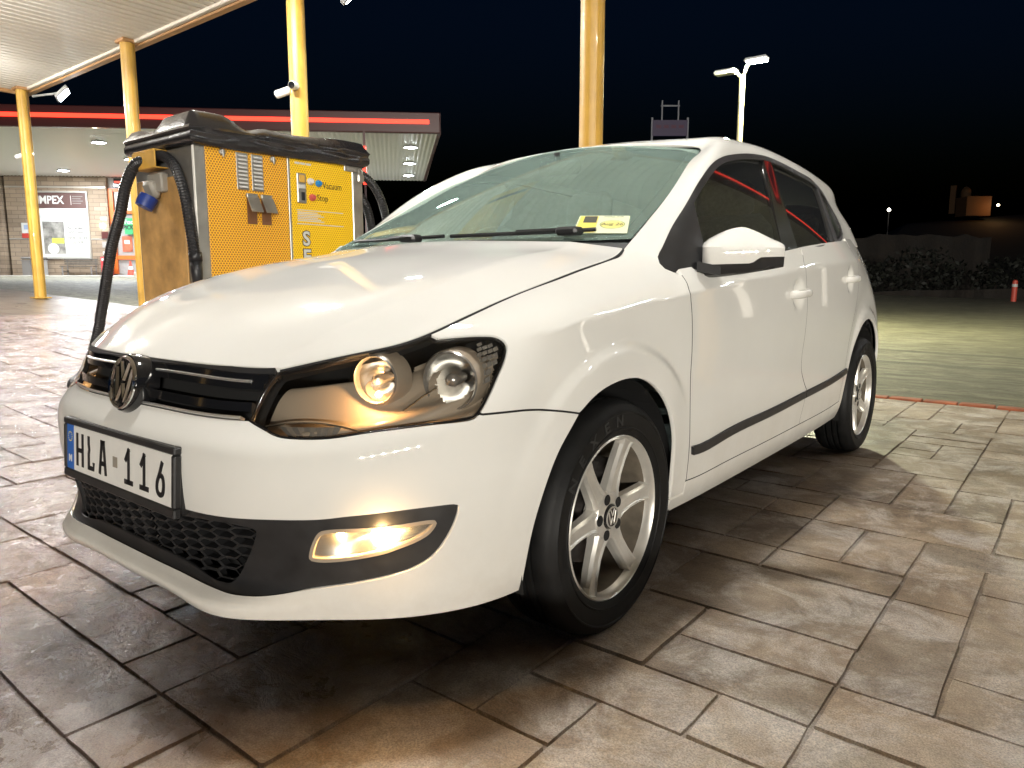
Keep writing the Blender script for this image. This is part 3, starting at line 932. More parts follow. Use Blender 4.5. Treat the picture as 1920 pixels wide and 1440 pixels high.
def shp(a, d, z):
    """shop axes: a along the front, d metres towards the forecourt, z up"""
    return O0 + FH * 40.0 + AX * (a + 0.5) - NX_ * d + np.array([0, 0, z])


def sbox(a0, a1, d0, d1, z0, z1, bev=0.0, mb=None):
    mb = mb or MB()
    M = np.stack([AX, -NX_, np.array([0, 0, 1.0])], 1)
    mb.box(shp((a0 + a1) / 2, (d0 + d1) / 2, (z0 + z1) / 2), (abs(a1 - a0), abs(d1 - d0), z1 - z0), rot=M, bev=bev)
    return mb


def wall_mat():
    t = NT('shop_wall_stone')
    ob = t.obj()
    mp = t.n('ShaderNodeMapping'); mp.inputs['Rotation'].default_value = (math.radians(90), 0, 0); t.l(ob, mp.inputs[0])
    cb = t.n('ShaderNodeSeparateXYZ'); t.l(ob, cb.inputs[0])
    s_ = t.n('ShaderNodeMath', operation='MULTIPLY_ADD'); t.l(cb.outputs[0], s_.inputs[0]); s_.inputs[1].default_value = float(AX[0])
    s2 = t.n('ShaderNodeMath', operation='MULTIPLY'); t.l(cb.outputs[1], s2.inputs[0]); s2.inputs[1].default_value = float(AX[1]); t.l(s2.outputs[0], s_.inputs[2])
    cc = t.n('ShaderNodeCombineXYZ'); t.l(s_.outputs[0], cc.inputs[0]); t.l(cb.outputs[2], cc.inputs[1])
    br = t.n('ShaderNodeTexBrick', Scale=1.0); br.inputs['Brick Width'].default_value = 0.62; br.inputs['Row Height'].default_value = 0.21; br.inputs['Mortar Size'].default_value = 0.012
    br.inputs['Color1'].default_value = (0.22, 0.165, 0.115, 1); br.inputs['Color2'].default_value = (0.30, 0.235, 0.17, 1); br.inputs['Mortar'].default_value = (0.13, 0.10, 0.075, 1)
    t.l(cc.outputs[0], br.inputs['Vector'])
    nz = t.noise(1.2, 6)
    c = t.mix(0.5, br.outputs[0], t.ramp(nz.outputs[0], [(0.3, (0.7, 0.68, 0.66)), (0.7, (1.1, 1.08, 1.05))]).outputs[0], 'MULTIPLY')
    t.l(c, t.b.inputs['Base Color']); t.set(Roughness=0.75)
    t.bump(br.outputs['Fac'], -0.4, 0.02)
    return t.m


SWALL = wall_mat()
MAROON = simple('fascia_maroon', (0.075, 0.018, 0.016), 0.35, coat=0.3)
SOFFIT = simple('soffit_white', (0.74, 0.74, 0.72), 0.4)
ORANGE = simple('shop_orange', (0.62, 0.13, 0.02), 0.45, var=0.1)
FRAMEA = simple('frame_alu', (0.5, 0.48, 0.44), 0.35, metal=0.6)
DARKGL = simple('shop_glass', (0.02, 0.03, 0.03), 0.06)
REDLED = emit('red_led', (1.0, 0.035, 0.015), 3.2)
POSTW = simple('poster_white', (0.56, 0.56, 0.53), 0.5, var=0.04)
POSTD = simple('poster_brown', (0.085, 0.045, 0.040), 0.5)
GREYP = simple('grey_panel', (0.28, 0.27, 0.26), 0.6, var=0.1)
INKG = simple('ink_grey', (0.16, 0.15, 0.14), 0.6)

shop = empty('petrol_station_shop', tuple(shp(-22, 0, 1.1)))
setp(shop, 'brown stone petrol station shop beyond the far columns', 'shop')


def sp(o):
    o.matrix_parent_inverse = Matrix.Translation(-o.parent.location)
    return o


sp(sbox(-26.40, -21.45, -0.5, 0.0, 0.9, 6.3).build('wall', SWALL, shop))
sp(sbox(-34.0, -26.85, -0.5, -0.05, 0.9, 6.3).build('wall', SWALL, shop))
sp(sbox(-26.90, -26.55, -0.5, 0.25, 0.9, 6.1).build('pier', SWALL, shop))
sp(sbox(-19.0, -9.6, -0.5, 0.0, 0.9, 6.3).build('wall', SWALL, shop))
sp(sbox(-26.40, -21.5, 0.0, 0.02, 5.55, 5.62).build('string_course', FRAMEA, shop))
sp(sbox(-26.40, -21.5, 0.0, 0.02, 2.95, 3.01).build('string_course', FRAMEA, shop))
# glass shop door at the far end
dr_ = sp(sbox(-28.6, -26.86, -0.03, 0.0, 1.1, 4.9).build('shop_door', DARKGL, shop))
for a in (-28.6, -27.7, -26.9):
    sp(sbox(a, a + 0.08, 0.0, 0.05, 1.1, 4.9).build('door_frame', FRAMEA, shop))
sp(sbox(-27.5, -26.95, 0.002, 0.02, 3.9, 4.8).build('door_poster', simple('poster_magenta', (0.35, 0.05, 0.12), 0.5, var=0.6, vscale=4), shop))
for k, (z, cc) in enumerate(((1.35, (0.25, 0.04, 0.04)), (1.75, (0.3, 0.3, 0.3)), (2.15, (0.05, 0.2, 0.12)), (2.6, (0.3, 0.2, 0.05)), (3.1, (0.06, 0.10, 0.25)))):
    sp(sbox(-27.6, -26.95, 0.002, 0.015, z, z + 0.25).build('shelf_goods', simple('goods_%s' % 'abcde'[k], cc, 0.5, var=0.5, vscale=6), shop))
# orange shop front
sp(sbox(-21.45, -18.9, -0.6, -0.25, 0.9, 6.3).build('front_panel', GREYP, shop))
for a0, a1, z0, z1 in ((-21.45, -21.22, 1.2, 5.55), (-21.2, -18.9, 4.30, 4.45), (-21.2, -18.9, 5.40, 5.55), (-21.2, -18.9, 1.95, 2.15), (-20.0, -19.9, 2.2, 3.2)):
    sp(sbox(a0, a1, -0.25, -0.12, z0, z1).build('orange_frame', ORANGE, shop))
sp(sbox(-21.15, -18.9, -0.25, -0.20, 4.46, 5.39).build('white_panel', POSTW, shop))
sp(sbox(-21.15, -18.9, -0.25, -0.20, 5.6, 6.08).build('upper_glass', DARKGL, shop))
sp(sbox(-21.1, -19.0, -0.20, -0.17, 5.85, 5.93).build('red_tube', REDLED, shop))
for k in range(3):
    a = -20.95 + 0.62 * k
    sp(sbox(a, a + 0.5, -0.25, -0.21, 2.35, 3.15).build('window_poster', simple('poster_orange_%s' % 'abc'[k], (0.42, 0.10 + 0.04 * k, 0.05), 0.5, var=0.5, vscale=3), shop))
    sp(sbox(a + 0.12, a + 0.38, -0.21, -0.20, 2.75, 2.95).build('poster_print', POSTW, shop))
# wall lamp
sp(sbox(-21.83, -21.68, 0.0, 0.10, 3.55, 3.75).build('wall_lamp', emit('wall_lamp_glow', (1.0, 0.86, 0.62), 40.0), shop))
for z0, z1, mt in ((2.95, 3.35, MAROON), (2.55, 2.85, GREYP), (2.2, 2.35, POSTW), (3.95, 4.1, POSTW)):
    sp(sbox(-21.85, -21.52, 0.0, 0.02, z0, z1).build('notice_plate', mt, shop))

# canopy of the shop
sc_ = empty('station_canopy', tuple(shp(-11, 12.6, 6.1)))
setp(sc_, 'white station canopy with maroon fascia and glowing red strip', 'canopy')


def spc(o):
    o.matrix_parent_inverse = Matrix.Translation(-o.parent.location)
    return o


ZS = 6.12
AE0, AE1 = -4.3, -5.2                                        # right end at the front and at the wall
nrib = 150
v, f = [], []
for k in range(nrib + 1):
    t_ = k / nrib
    for q, (dz) in enumerate((0.0, 0.035)):
        tt = t_ + q * 0.6 / nrib
        a_f, a_b = -30.0 + (AE0 + 30.0) * tt, -32.0 + (AE1 + 32.0) * tt
        v += [tuple(shp(a_f, 12.6, ZS + dz)), tuple(shp(a_b, -0.2, ZS + dz))]
f = [(2 * k, 2 * k + 1, 2 * k + 3, 2 * k + 2) for k in range(len(v) // 2 - 1)]
spc(mk('soffit', v, f, SOFFIT, sc_))
spc(sbox(-30.0, AE0 + 0.1, 12.55, 12.75, ZS - 0.02, ZS + 0.70, bev=0.03).build('fascia', MAROON, sc_))
mb = MB(); e0, e1 = shp(AE0 + .05, 12.6, ZS + .34), shp(AE1, -0.2, ZS + .34)
dd = (e1 - e0); L_ = np.linalg.norm(dd); dd /= L_
mb.box((e0 + e1) / 2, (0.12, L_, 0.72), rot=np.stack([np.cross(dd, [0, 0, 1]), dd, np.array([0, 0, 1.0])], 1)); spc(mb.build('fascia', MAROON, sc_))
mb = MB(); q_ = [shp(-30, 12.6, ZS + .5), shp(AE0, 12.6, ZS + .5), shp(AE1, -0.2, ZS + .5), shp(-32, -0.2, ZS + .5)]
mb.add(q_, [(0, 1, 2, 3)]); spc(mb.build('roof_deck', MAROON, sc_))
spc(sbox(-30.0, -4.6, 12.755, 12.79, ZS + 0.295, ZS + 0.43).build('red_strip', REDLED, sc_))


def soffit_lamp(a, d, label, e):
    c = shp(a, d, ZS)
    t = empty('soffit_lamp', tuple(c)); setp(t, label, 'lamp', 'lamps under the station canopy')
    mb = MB(); mb.box((0, 0, -0.03), (0.42, 0.42, 0.05), bev=0.01); mb.build('housing', FIXT, t)
    mb = MB(); mb.box((0, 0, -0.06), (0.36, 0.36, 0.01)); mb.build('led_panel', LEDC, t)
    ld = bpy.data.lights.new('soffit_light', 'AREA'); ld.size = 0.36; ld.energy = e; ld.color = (0.90, 0.95, 1.0)
    lo = link(bpy.data.objects.new('soffit_light', ld), t); lo.location = (0, 0, -0.08)


for a, d, lb in ((-17.2, 10.0, 'square lamp under the station canopy nearest the red strip'), (-22.3, 2.4, 'square lamp under the station canopy above the bench'), (-17.7, 6.0, 'square lamp under the station canopy behind the second column'),
                 (-5.4, 10.0, 'front lamp of three at the right end of the station canopy'), (-5.65, 6.0, 'middle lamp of three at the right end of the station canopy'), (-5.9, 2.2, 'rear lamp of three at the right end of the station canopy'),
                 (-10.5, 8.0, 'square lamp under the station canopy hidden behind the vacuum machine'), (-24.5, 8.5, 'square lamp under the station canopy left of the far column')):
    soffit_lamp(a, d, lb, 520)
# pillars of that canopy
for a, d in ((-8.6, 10.5), (-28.5, 10.5)):
    spc(sbox(a - 0.2, a + 0.2, d - 0.2, d + 0.2, 0.6, ZS, bev=0.02).build('pillar', FRAMEA, sc_))
lb_ = sbox(-6.85, -6.73, 13.9, 14.0, 4.14, 5.4).build('red_light_bar', REDLED); setp(lb_, 'thin upright red light bar behind the vacuum machine', 'light bar')
lp_ = sbox(-6.83, -6.75, 13.88, 13.895, 0.3, 5.9).build('sign_pole', MAROON); setp(lp_, 'slim dark pole carrying the upright red light bar', 'pole')

# poster board
pb_ = empty('poster_board', tuple(shp(-23.6, 0.06, 2.0))); setp(pb_, 'large paint shop poster in a pale frame on the stone wall', 'poster')


def pp(o):
    o.matrix_parent_inverse = Matrix.Translation(-o.parent.location)
    return o


for a0, a1, z0, z1 in ((-24.90, -22.38, 5.30, 5.38), (-24.90, -22.38, 1.96, 2.04), (-24.90, -24.82, 2.04, 5.30), (-22.46, -22.38, 2.04, 5.30)):
    pp(sbox(a0, a1, 0.005, 0.10, z0, z1).build('frame_bar', FRAMEA, pb_))
pp(sbox(-24.82, -22.46, 0.01, 0.05, 2.04, 4.52).build('sheet', POSTW, pb_))
pp(sbox(-24.82, -22.46, 0.01, 0.055, 4.53, 5.30).build('header', POSTD, pb_))
fm = lambda a, z, d=0.06: frame(shp(a, d, z), AX, (0, 0, 1))
pp(text_mesh('poster_text', 'IMPEX', 0.56, POSTW, pb_, fm(-24.22, 4.92), 0.002, sx=0.85, weight=0.012))
pp(sbox(-23.22, -23.20, 0.055, 0.06, 4.70, 5.16).build('rule', POSTW, pb_))
for k in range(4):
    pp(sbox(-23.14, -22.62 - 0.1 * (k % 2), 0.055, 0.06, 5.10 - 0.115 * k, 5.14 - 0.115 * k).build('text_line', INKG, pb_))
pp(sbox(-24.70, -23.66, 0.05, 0.056, 2.22, 3.85).build('picture', simple('poster_picture', (0.22, 0.21, 0.19), 0.5, var=0.6, vscale=3), pb_))
pp(sbox(-24.30, -23.70, 0.056, 0.06, 2.75, 3.02).build('picture_band', simple('poster_lime', (0.45, 0.50, 0.08), 0.5), pb_))
mb = MB(); mb.lathe([(0.28, 0.0), (0.28, 0.006), (0.0001, 0.006)], shp(-24.25, 0.058, 2.48), -NX_, 24); pp(mb.build('picture_disc', POSTW, pb_))
for tx, z, s_ in (('We Can Match', 3.52, 0.20), ('ANY Colours', 3.32, 0.18), ('OVER 100,000', 3.02, 0.24), ('COLOURS', 2.80, 0.22)):
    pp(text_mesh('poster_text', tx, s_, INKG, pb_, fm(-23.05, z), 0.002, sx=0.75, weight=0.004))
for k in range(6):
    pp(sbox(-23.42, -22.72 + 0.06 * (k % 3), 0.05, 0.054, 2.60 - 0.075 * k, 2.625 - 0.075 * k).build('text_line', INKG, pb_))
for k in range(3):
    pp(sbox(-23.9 + .3 * k, -22.75, 0.05, 0.054, 3.95 + 0.12 * k, 3.98 + 0.12 * k).build('text_line', INKG, pb_))

# pick-up sign
pk = empty('pickup_sign', tuple(shp(-20.3, -0.1, 3.2))); setp(pk, 'green and blue food pickup point sign on the orange shop front', 'sign')
pp(sbox(-20.72, -20.05, -0.12, -0.08, 3.24, 4.06).build('green_panel', simple('sign_green', (0.04, 0.35, 0.12), 0.5), pk))
pp(sbox(-20.045, -19.2, -0.12, -0.08, 3.24, 4.06).build('blue_panel', simple('sign_blue', (0.03, 0.22, 0.50), 0.5), pk))
pp(text_mesh('sign_text', 'Food', 0.30, POSTW, pk, fm(-20.4, 3.86, -0.075), 0.002, weight=0.008))
pp(text_mesh('sign_text', 'PICKUP POINT', 0.30, LETTER, pk, fm(-20.0, 3.58, -0.074), 0.002, sx=0.8, weight=0.01))
pp(text_mesh('sign_text', 'N', 0.26, POSTW, pk, fm(-19.6, 3.86, -0.075), 0.002))

# small wall sign
ws_ = empty('wall_sign', tuple(shp(-25.45, 0.03, 3.0))); setp(ws_, 'small white sign with red foot left of the poster', 'sign')
pp(sbox(-25.74, -25.16, 0.0, 0.04, 3.26, 3.78).build('panel', POSTW, ws_)); pp(sbox(-25.74, -25.16, 0.0, 0.045, 3.02, 3.255).build('red_foot', simple('sign_red', (0.40, 0.04, 0.03), 0.5), ws_))
pp(sbox(-25.62, -25.3, 0.04, 0.045, 3.45, 3.68).build('print', simple('sign_pale_blue', (0.3, 0.36, 0.5), 0.5), ws_))

# bench
bn_ = empty('bench', tuple(shp(-22.8, 0.8, 1.13))); setp(bn_, 'slatted dark bench against the stone wall below the poster', 'bench')
WOODD = simple('bench_wood', (0.10, 0.085, 0.07), 0.6, var=0.3)
for k in range(4): pp(sbox(-23.62, -21.98, 0.45 + 0.12 * k, 0.55 + 0.12 * k, 1.55, 1.59).build('seat_slat', WOODD, bn_))
for k in range(3): pp(sbox(-23.62, -21.98, 0.36, 0.40, 1.66 + 0.11 * k, 1.74 + 0.11 * k).build('back_slat', WOODD, bn_))
for a in (-23.5, -22.1):
    pp(sbox(a - .03, a + .03, 0.34, 0.36, 1.05, 1.96).build('leg', INKG, bn_)); pp(sbox(a - .03, a + .03, 0.86, 0.90, 1.05, 1.55).build('leg', INKG, bn_))
    pp(sbox(a - .03, a + .03, 0.36, 0.86, 1.30, 1.34).build('rail', INKG, bn_))

# bins
def bin_(a, mat, label, w=0.5, h=0.95, d=0.9):
    t = empty('litter_bin', tuple(shp(a, d, 1.08))); setp(t, label, 'bin')
    q = MB(); 
    for z0, z1, s0 in ((0.0, h * 0.8, 0.86), (h * 0.8, h * 0.84, 0.98)):
        sbox(a - w / 2 * s0, a + w / 2 * s0, d - 0.22 * s0, d + 0.22 * s0, 1.08 + z0, 1.08 + z1 - 0.001, mb=q)
    pp(q.build('body', mat, t))
    pp(sbox(a - w / 2, a + w / 2, d - 0.24, d + 0.24, 1.08 + h * 0.88, 1.08 + h, bev=0.05).build('lid', INKG, t))
    for s_ in (-1, 1): pp(sbox(a + s_ * w * .46 - .015, a + s_ * w * .46 + .015, d - .02, d + .02, 1.08 + h * .84, 1.08 + h * .9).build('lid_post', INKG, t))


bin_(-25.1, INKG, 'black litter bin nearest the glass shop door')
bin_(-24.5, GREYP, 'grey litter bin between the black bin and the bench')
bin_(-27.0, simple('bin_blue', (0.02, 0.12, 0.40), 0.4), 'blue bin in front of the glass shop door', w=0.45)
rb = empty('red_chest', tuple(shp(-21.5, 0.5, 1.1))); setp(rb, 'upright red cabinet on the pavement beside the bench', 'cabinet')
REDP = simple('chest_red', (0.50, 0.045, 0.05), 0.4, var=0.1)
pp(sbox(-21.74, -21.28, 0.2, 0.6, 1.12, 2.06, bev=0.02).build('cabinet', REDP, rb)); pp(sbox(-21.52, -21.34, 0.6, 0.615, 1.45, 1.75).build('hatch', INKG, rb)); pp(sbox(-21.68, -21.58, 0.6, 0.61, 1.85, 1.98).build('label_plate', POSTW, rb))
cn = empty('traffic_cone', tuple(shp(-19.28, 3.0, 1.08))); setp(cn, 'orange red traffic cone in front of the orange shop front', 'cone')
CONE = simple('cone_red', (0.55, 0.07, 0.04), 0.5)
cc_ = shp(-19.28, 3.0, 1.08)
mb = MB(); mb.lathe([(0.17, 0.03), (0.115, 0.30)], cc_, (0, 0, 1), 16); pp(mb.build('cone_lower', CONE, cn))
mb = MB(); mb.lathe([(0.114, 0.30), (0.08, 0.46)], cc_, (0, 0, 1), 16); pp(mb.build('white_band', POSTW, cn))
mb = MB(); mb.lathe([(0.079, 0.46), (0.03, 0.72), (0.0001, 0.72)], cc_, (0, 0, 1), 16); pp(mb.build('cone_upper', CONE, cn))
mb = MB(); mb.box(cc_ + np.array([0, 0, 0.012]), (0.42, 0.42, 0.03), bev=0.01); pp(mb.build('foot', CONE, cn))
kb_ = sbox(-18.6, -17.4, 4.0, 4.4, 0.95, 1.25, bev=0.03).build('concrete_block', simple('block_concrete', (0.4, 0.38, 0.33), 0.8, var=0.3)); setp(kb_, 'pale concrete block on the ground behind the second column', 'block')
pv = sbox(-34, -4, -0.3, 3.6, 0.7, 1.10, bev=0.02).build('shop_pavement', simple('pavement_pale', (0.42, 0.40, 0.36), 0.6, var=0.15, vscale=1)); setp(pv, kind='structure')

# ================================================================== STREET LAMP
STEELY = simple('lamp_post_paint', (0.50, 0.44, 0.22), 0.5, var=0.1)
lamp = empty('street_lamp', tuple(site(4.25, 14.0, 0.0))); setp(lamp, 'tall double-armed street lamp with one lit head behind the car', 'street lamp')
lc = np.array([0.0, 0, 0])
mb = MB(); mb.tube([(0, 0, -0.05), (0, 0, 2.6)], 0.075, 12); mb.tube([(0, 0, 2.6), (0, 0, 2.66)], 0.085, 12); mb.tube([(0, 0, 2.66), (0, 0, 4.62)], 0.052, 12); shade_angle(mb.build('post', STEELY, lamp), 40)
h1 = RH * 0.12 + FH * -0.16 + np.array([0, 0, 4.84]); h2 = RH * -0.16 + FH * 0.25 + np.array([0, 0, 4.76])
mb = MB(); mb.tube([(0, 0, 4.55), tuple(h1 * np.array([.5, .5, 1]) - [0, 0, .08]), tuple(h1)], 0.028, 8); mb.build('arm', STEELY, lamp, smooth=True)
mb = MB(); mb.tube([(0, 0, 4.55), tuple(h2 * np.array([.5, .5, 1]) - [0, 0, .05]), tuple(h2)], 0.028, 8); mb.build('arm', STEELY, lamp, smooth=True)
for h_, dirv, lit in ((h1, RH * .8 + FH * -.6, True), (h2, RH * -.8 + FH * .6, False)):
    dv_ = dirv / np.linalg.norm(dirv); sd = np.cross([0, 0, 1], dv_)
    M_ = np.stack([dv_, sd, np.array([0, 0, 1.0])], 1)
    mb = MB(); mb.box(h_ + dv_ * 0.08, (0.42, 0.20, 0.075), rot=M_, bev=0.03); mb.build('head', WHITEP, lamp)
    mb = MB(); mb.box(h_ + dv_ * 0.09 - [0, 0, 0.043], (0.34, 0.16, 0.012), rot=M_); mb.build('lamp_glass', emit('street_lamp_glow', (0.92, 1.0, 0.88), 260.0) if lit else simple('lamp_glass_off', (0.4, 0.4, 0.35), 0.2), lamp)
ld = bpy.data.lights.new('street_light', 'AREA'); ld.shape = 'RECTANGLE'; ld.size = 0.34; ld.size_y = 0.16; ld.energy = 1500; ld.color = (1.0, 0.98, 0.66)
lo = link(bpy.data.objects.new('street_light', ld), lamp); lo.location = Vector(h1 + np.array([0, 0, -0.06]))

# ================================================================== NEIGHBOURING FORECOURT (seen mirrored in the side windows)
fc = empty('forecourt_canopy', (5.5, 20, 6.6)); setp(fc, 'wide forecourt canopy with a red light strip mirrored in the car windows', 'canopy')


def pf(o):
    o.matrix_parent_inverse = Matrix.Translation(-o.parent.location)
    return o


mb = MB(); mb.box((10.5, 21.5, 6.95), (14.0, 31.0, 0.5)); pf(mb.build('roof_slab', SOFFIT, fc))
mb = MB(); mb.box((3.46, 21.5, 7.0), (0.08, 31.0, 0.8)); pf(mb.build('fascia', MAROON, fc))
mb = MB(); mb.box((3.40, 21.5, 7.12), (0.04, 30.6, 0.085)); pf(mb.build('red_strip', emit('red_led_dim', (1.0, 0.05, 0.03), 1.6), fc))
for y_ in (9.5, 21.5, 33.5):
    mb = MB(); mb.box((9.0, y_, 3.3), (0.45, 0.45, 6.8), bev=0.03); pf(mb.build('pillar', FRAMEA, fc))
for k, (x_, y_) in enumerate(((6.2, 9.5), (6.2, 16.5), (6.2, 24.0), (12.0, 9.5), (12.0, 18.0))):
    t = empty('forecourt_lamp', (x_, y_, 6.69)); setp(t, ('square lamp under the forecourt canopy edge, nearest the car', 'square lamp under the forecourt canopy edge, second from the car', 'square lamp under the forecourt canopy edge, third from the car', 'square lamp under the forecourt canopy middle, nearest the car', 'square lamp under the forecourt canopy middle, farthest from the car')[k], 'lamp', 'lamps under the forecourt canopy')
    mb = MB(); mb.box((0, 0, -0.03), (0.62, 0.62, 0.05), bev=0.01); mb.build('housing', FIXT, t)
    mb = MB(); mb.box((0, 0, -0.06), (0.54, 0.54, 0.01)); mb.build('led_panel', LEDC, t)
    ld = bpy.data.lights.new('forecourt_light', 'AREA'); ld.size = 0.54; ld.energy = 30; ld.color = (1.0, 0.95, 0.86)
    lo = link(bpy.data.objects.new('forecourt_light', ld), t); lo.location = (0, 0, -0.08)

pc2 = empty('fill_canopy', (58, -54, 6.2)); setp(pc2, 'added out-of-view canopy with a row of fill lamps for the car body', 'canopy')  # canopy and lamps added out of view to light the bodywork
P45 = Matrix.Rotation(math.radians(45), 3, 'Z')


PC0 = (58.0, -54.0)


def pcb(name, c, d, mat, bev=0.0):
    q = P45 @ Vector((c[0], c[1], 0))
    mb = MB(); mb.box((PC0[0] + q.x, PC0[1] + q.y, c[2]), d, rot=P45, bev=bev); return pf(mb.build(name, mat, pc2))


pcb('roof_slab', (0, 0, 6.9), (30.0, 12.0, 0.6), SOFFIT); pcb('fascia', (0, 6.05, 6.9), (30.0, 0.08, 0.8), MAROON)
for x_ in (-11.0, 0.0, 11.0):
    pcb('pillar', (x_, 0, 3.2), (0.45, 0.45, 6.8), FRAMEA, 0.03)
for k, x_ in enumerate((-12.0, -7.2, -2.4, 2.4, 7.2, 12.0)):
    q = P45 @ Vector((x_, 4.0, 0))
    t = empty('fill_lamp', (PC0[0] + q.x, PC0[1] + q.y, 6.58)); setp(t, ('first', 'second', 'third', 'fourth', 'fifth', 'sixth')[k] + ' fill lamp under the added canopy counted from its near end', 'lamp', 'added fill lamps out of view')
    mb = MB(); mb.box((0, 0, -0.03), (0.72, 0.72, 0.05), bev=0.01); mb.build('housing', FIXT, t)
    mb = MB(); mb.box((0, 0, -0.10), (0.64, 0.64, 0.08), bev=0.02); mb.build('led_panel', LEDW, t)
    ld = bpy.data.lights.new('fill_light', 'POINT'); ld.shadow_soft_size = 0.3; ld.energy = 28000; ld.color = (1.0, 0.945, 0.85)  # added fill for the door and bumper
    lo = link(bpy.data.objects.new('fill_light', ld), t); lo.location = (0, 0, -0.50)

# added low wall behind the camera, keeps the far lamps off the paving
pw = empty('shade_wall', (4.6, -4.4, 0)); setp(pw, 'added unseen low wall shading the paving from the far fill lamps', 'wall')
PWR = Matrix.Rotation(math.atan2(0.73, 0.68), 3, 'Z')
q_ = PWR @ Vector((1.5, 0, 0))
mb = MB(); mb.box((q_.x, q_.y, 0.27), (16.0, 0.22, 0.58), rot=PWR, bev=0.01); mb.build('wall_body', simple('render_grey', (0.20, 0.19, 0.17), 0.85, var=0.2, vscale=2), pw)
mb = MB(); mb.box((q_.x, q_.y, 0.585), (16.1, 0.30, 0.05), rot=PWR, bev=0.012); mb.build('coping', simple('coping_stone', (0.30, 0.28, 0.25), 0.8, var=0.2, vscale=3), pw)

# ================================================================== FAR SURROUNDINGS
STONEW = simple('field_wall_stone', (0.013, 0.0095, 0.0065), 0.9, var=0.4, vscale=1.5, bump=0.6, bscale=6, bdist=0.08)
def rowbox(name, a0, a1, d, th, z0, z1, mat, label, cat, d1=None):
    mb = MB(); n = 14
    d1 = d if d1 is None else d1
    v = []
    for k in range(n + 1):
        t_ = k / n
        a = a0 + (a1 - a0) * t_; dd_ = d + (d1 - d) * t_
        zt = z1 + rng.uniform(-0.15, 0.15)
        v += [site(a, dd_, z0), site(a, dd_, zt), site(a, dd_ + th, zt), site(a, dd_ + th, z0)]
    f = []
    for k in range(n):
        o_ = 4 * k
        f += [(o_, o_ + 4, o_ + 5, o_ + 1), (o_ + 1, o_ + 5, o_ + 6, o_ + 2), (o_ + 2, o_ + 6, o_ + 7, o_ + 3)]
    f += [(0, 1, 2, 3), (4 * n + 3, 4 * n + 2, 4 * n + 1, 4 * n)]
    mb.add(v, f)
    o = mb.build(name, mat); setp(o, label, cat); return o


rowbox('boundary_wall', 19, 30, 46, 0.6, -0.1, 3.6, STONEW, 'dim rubble stone wall beyond the dark yard', 'wall')
rowbox('roadside_wall', 12, 48, 36, 0.4, -0.1, 0.35, STONEW, 'low dark roadside wall along the far edge of the yard', 'wall')
hill = mk('hill', [tuple(site(a, d, z)) for a, d, z in ((40, 90, -1), (130, 90, -1), (140, 170, -1), (60, 170, -1), (75, 140, 11.5), (105, 145, 14.0), (125, 150, 12.0), (95, 120, 7))], [(0, 1, 7), (0, 7, 4), (7, 1, 6), (7, 6, 5), (7, 5, 4), (4, 5, 3), (5, 6, 2), (5, 2, 3), (0, 4, 3), (1, 2, 6)], simple('hill_scrub', (0.03, 0.03, 0.02), 0.9), smooth=True)
setp(hill, kind='structure')


def leaf_blob(c, rx, rz, n, s):
    q = rng.normal(size=(n, 3)); q /= np.linalg.norm(q, axis=1)[:, None]; q *= rng.uniform(0.55, 1.0, (n, 1))
    mb = MB()
    for k in range(n):
        p = np.array(c) + q[k] * np.array([rx, rx, rz]); u_ = rng.normal(size=3); u_ /= np.linalg.norm(u_); w_ = np.cross(u_, rng.normal(size=3)); w_ /= np.linalg.norm(w_)
        mb.add([p - u_ * s, p + w_ * s * .5, p + u_ * s, p - w_ * s * .5], [(0, 1, 2, 3)])
    return mb


LEAF = simple('shrub_leaf', (0.006, 0.007, 0.003), 0.7, var=0.4, vscale=3)
for k, (a, d, rx, rz) in enumerate(((17.5, 37.5, 1.6, 1.1), (21.5, 38.5, 2.2, 1.5), (26.0, 38.0, 2.0, 1.2))):
    c = site(a, d, rz * 0.8)
    t = empty('shrub', tuple(site(a, d, 0))); setp(t, ('low dark shrub behind the roadside wall nearest the car', 'broad dark shrub in the middle of the roadside wall', 'dark shrub near the red bollards')[k], 'shrub', 'shrubs along the roadside wall')
    o = leaf_blob(c - site(a, d, 0), rx, rz, 700, 0.16).build('foliage', LEAF, t)
    mb = MB(); mb.tube([(0, 0, -0.1), (0.1, 0, rz)], 0.06, 6); mb.build('stem', STONEW, t)
# church
CH = simple('church_stone', (0.10, 0.050, 0.018), 0.8, var=0.2)
ch = empty('church', tuple(site(87.9, 141, 13.4))); setp(ch, 'small floodlit church glowing orange on the dark hill', 'church')
mb = MB(); mb.box((0, 0, 1.3), (4.6, 3.4, 3.6), rot=Matrix.Rotation(YAW * -1, 3, 'Z')); mb.build('nave', CH, ch)
mb = MB(); mb.lathe([(0.9, 3.0), (0.9, 4.0), (0.75, 4.5), (0.4, 4.9), (0.0001, 5.1)], tuple(RH * -1.6), (0, 0, 1), 14); mb.build('dome', CH, ch, smooth=True)
mb = MB(); mb.box(tuple(RH * -4.0 + np.array([0, 0, 2.6])), (0.9, 0.9, 5.2)); mb.build('bell_tower', CH, ch)
ld = bpy.data.lights.new('church_flood', 'POINT'); ld.energy = 170; ld.color = (1.0, 0.42, 0.10); ld.shadow_soft_size = 0.2
lo = link(bpy.data.objects.new('church_flood', ld), ch); lo.location = Vector(RH * 1.8 - FH * 4.0 + np.array([0, 0, 1.0]))
mb = MB(); mb.lathe([(0.0001, .22), (.2, .1), (.22, 0), (.2, -.1), (.0001, -.22)], tuple(RH * 3.3 - FH * 2.2 + np.array([0, 0, 1.4])), (0, 0, 1), 10); mb.build('lamp_globe', emit('distant_lamp', (1.0, 0.8, 0.5), 30.0), ch)
dl = empty('distant_lamp', tuple(site(51.0, 100, 0))); setp(dl, 'single distant white lamp in the dark above the far wall', 'street lamp')
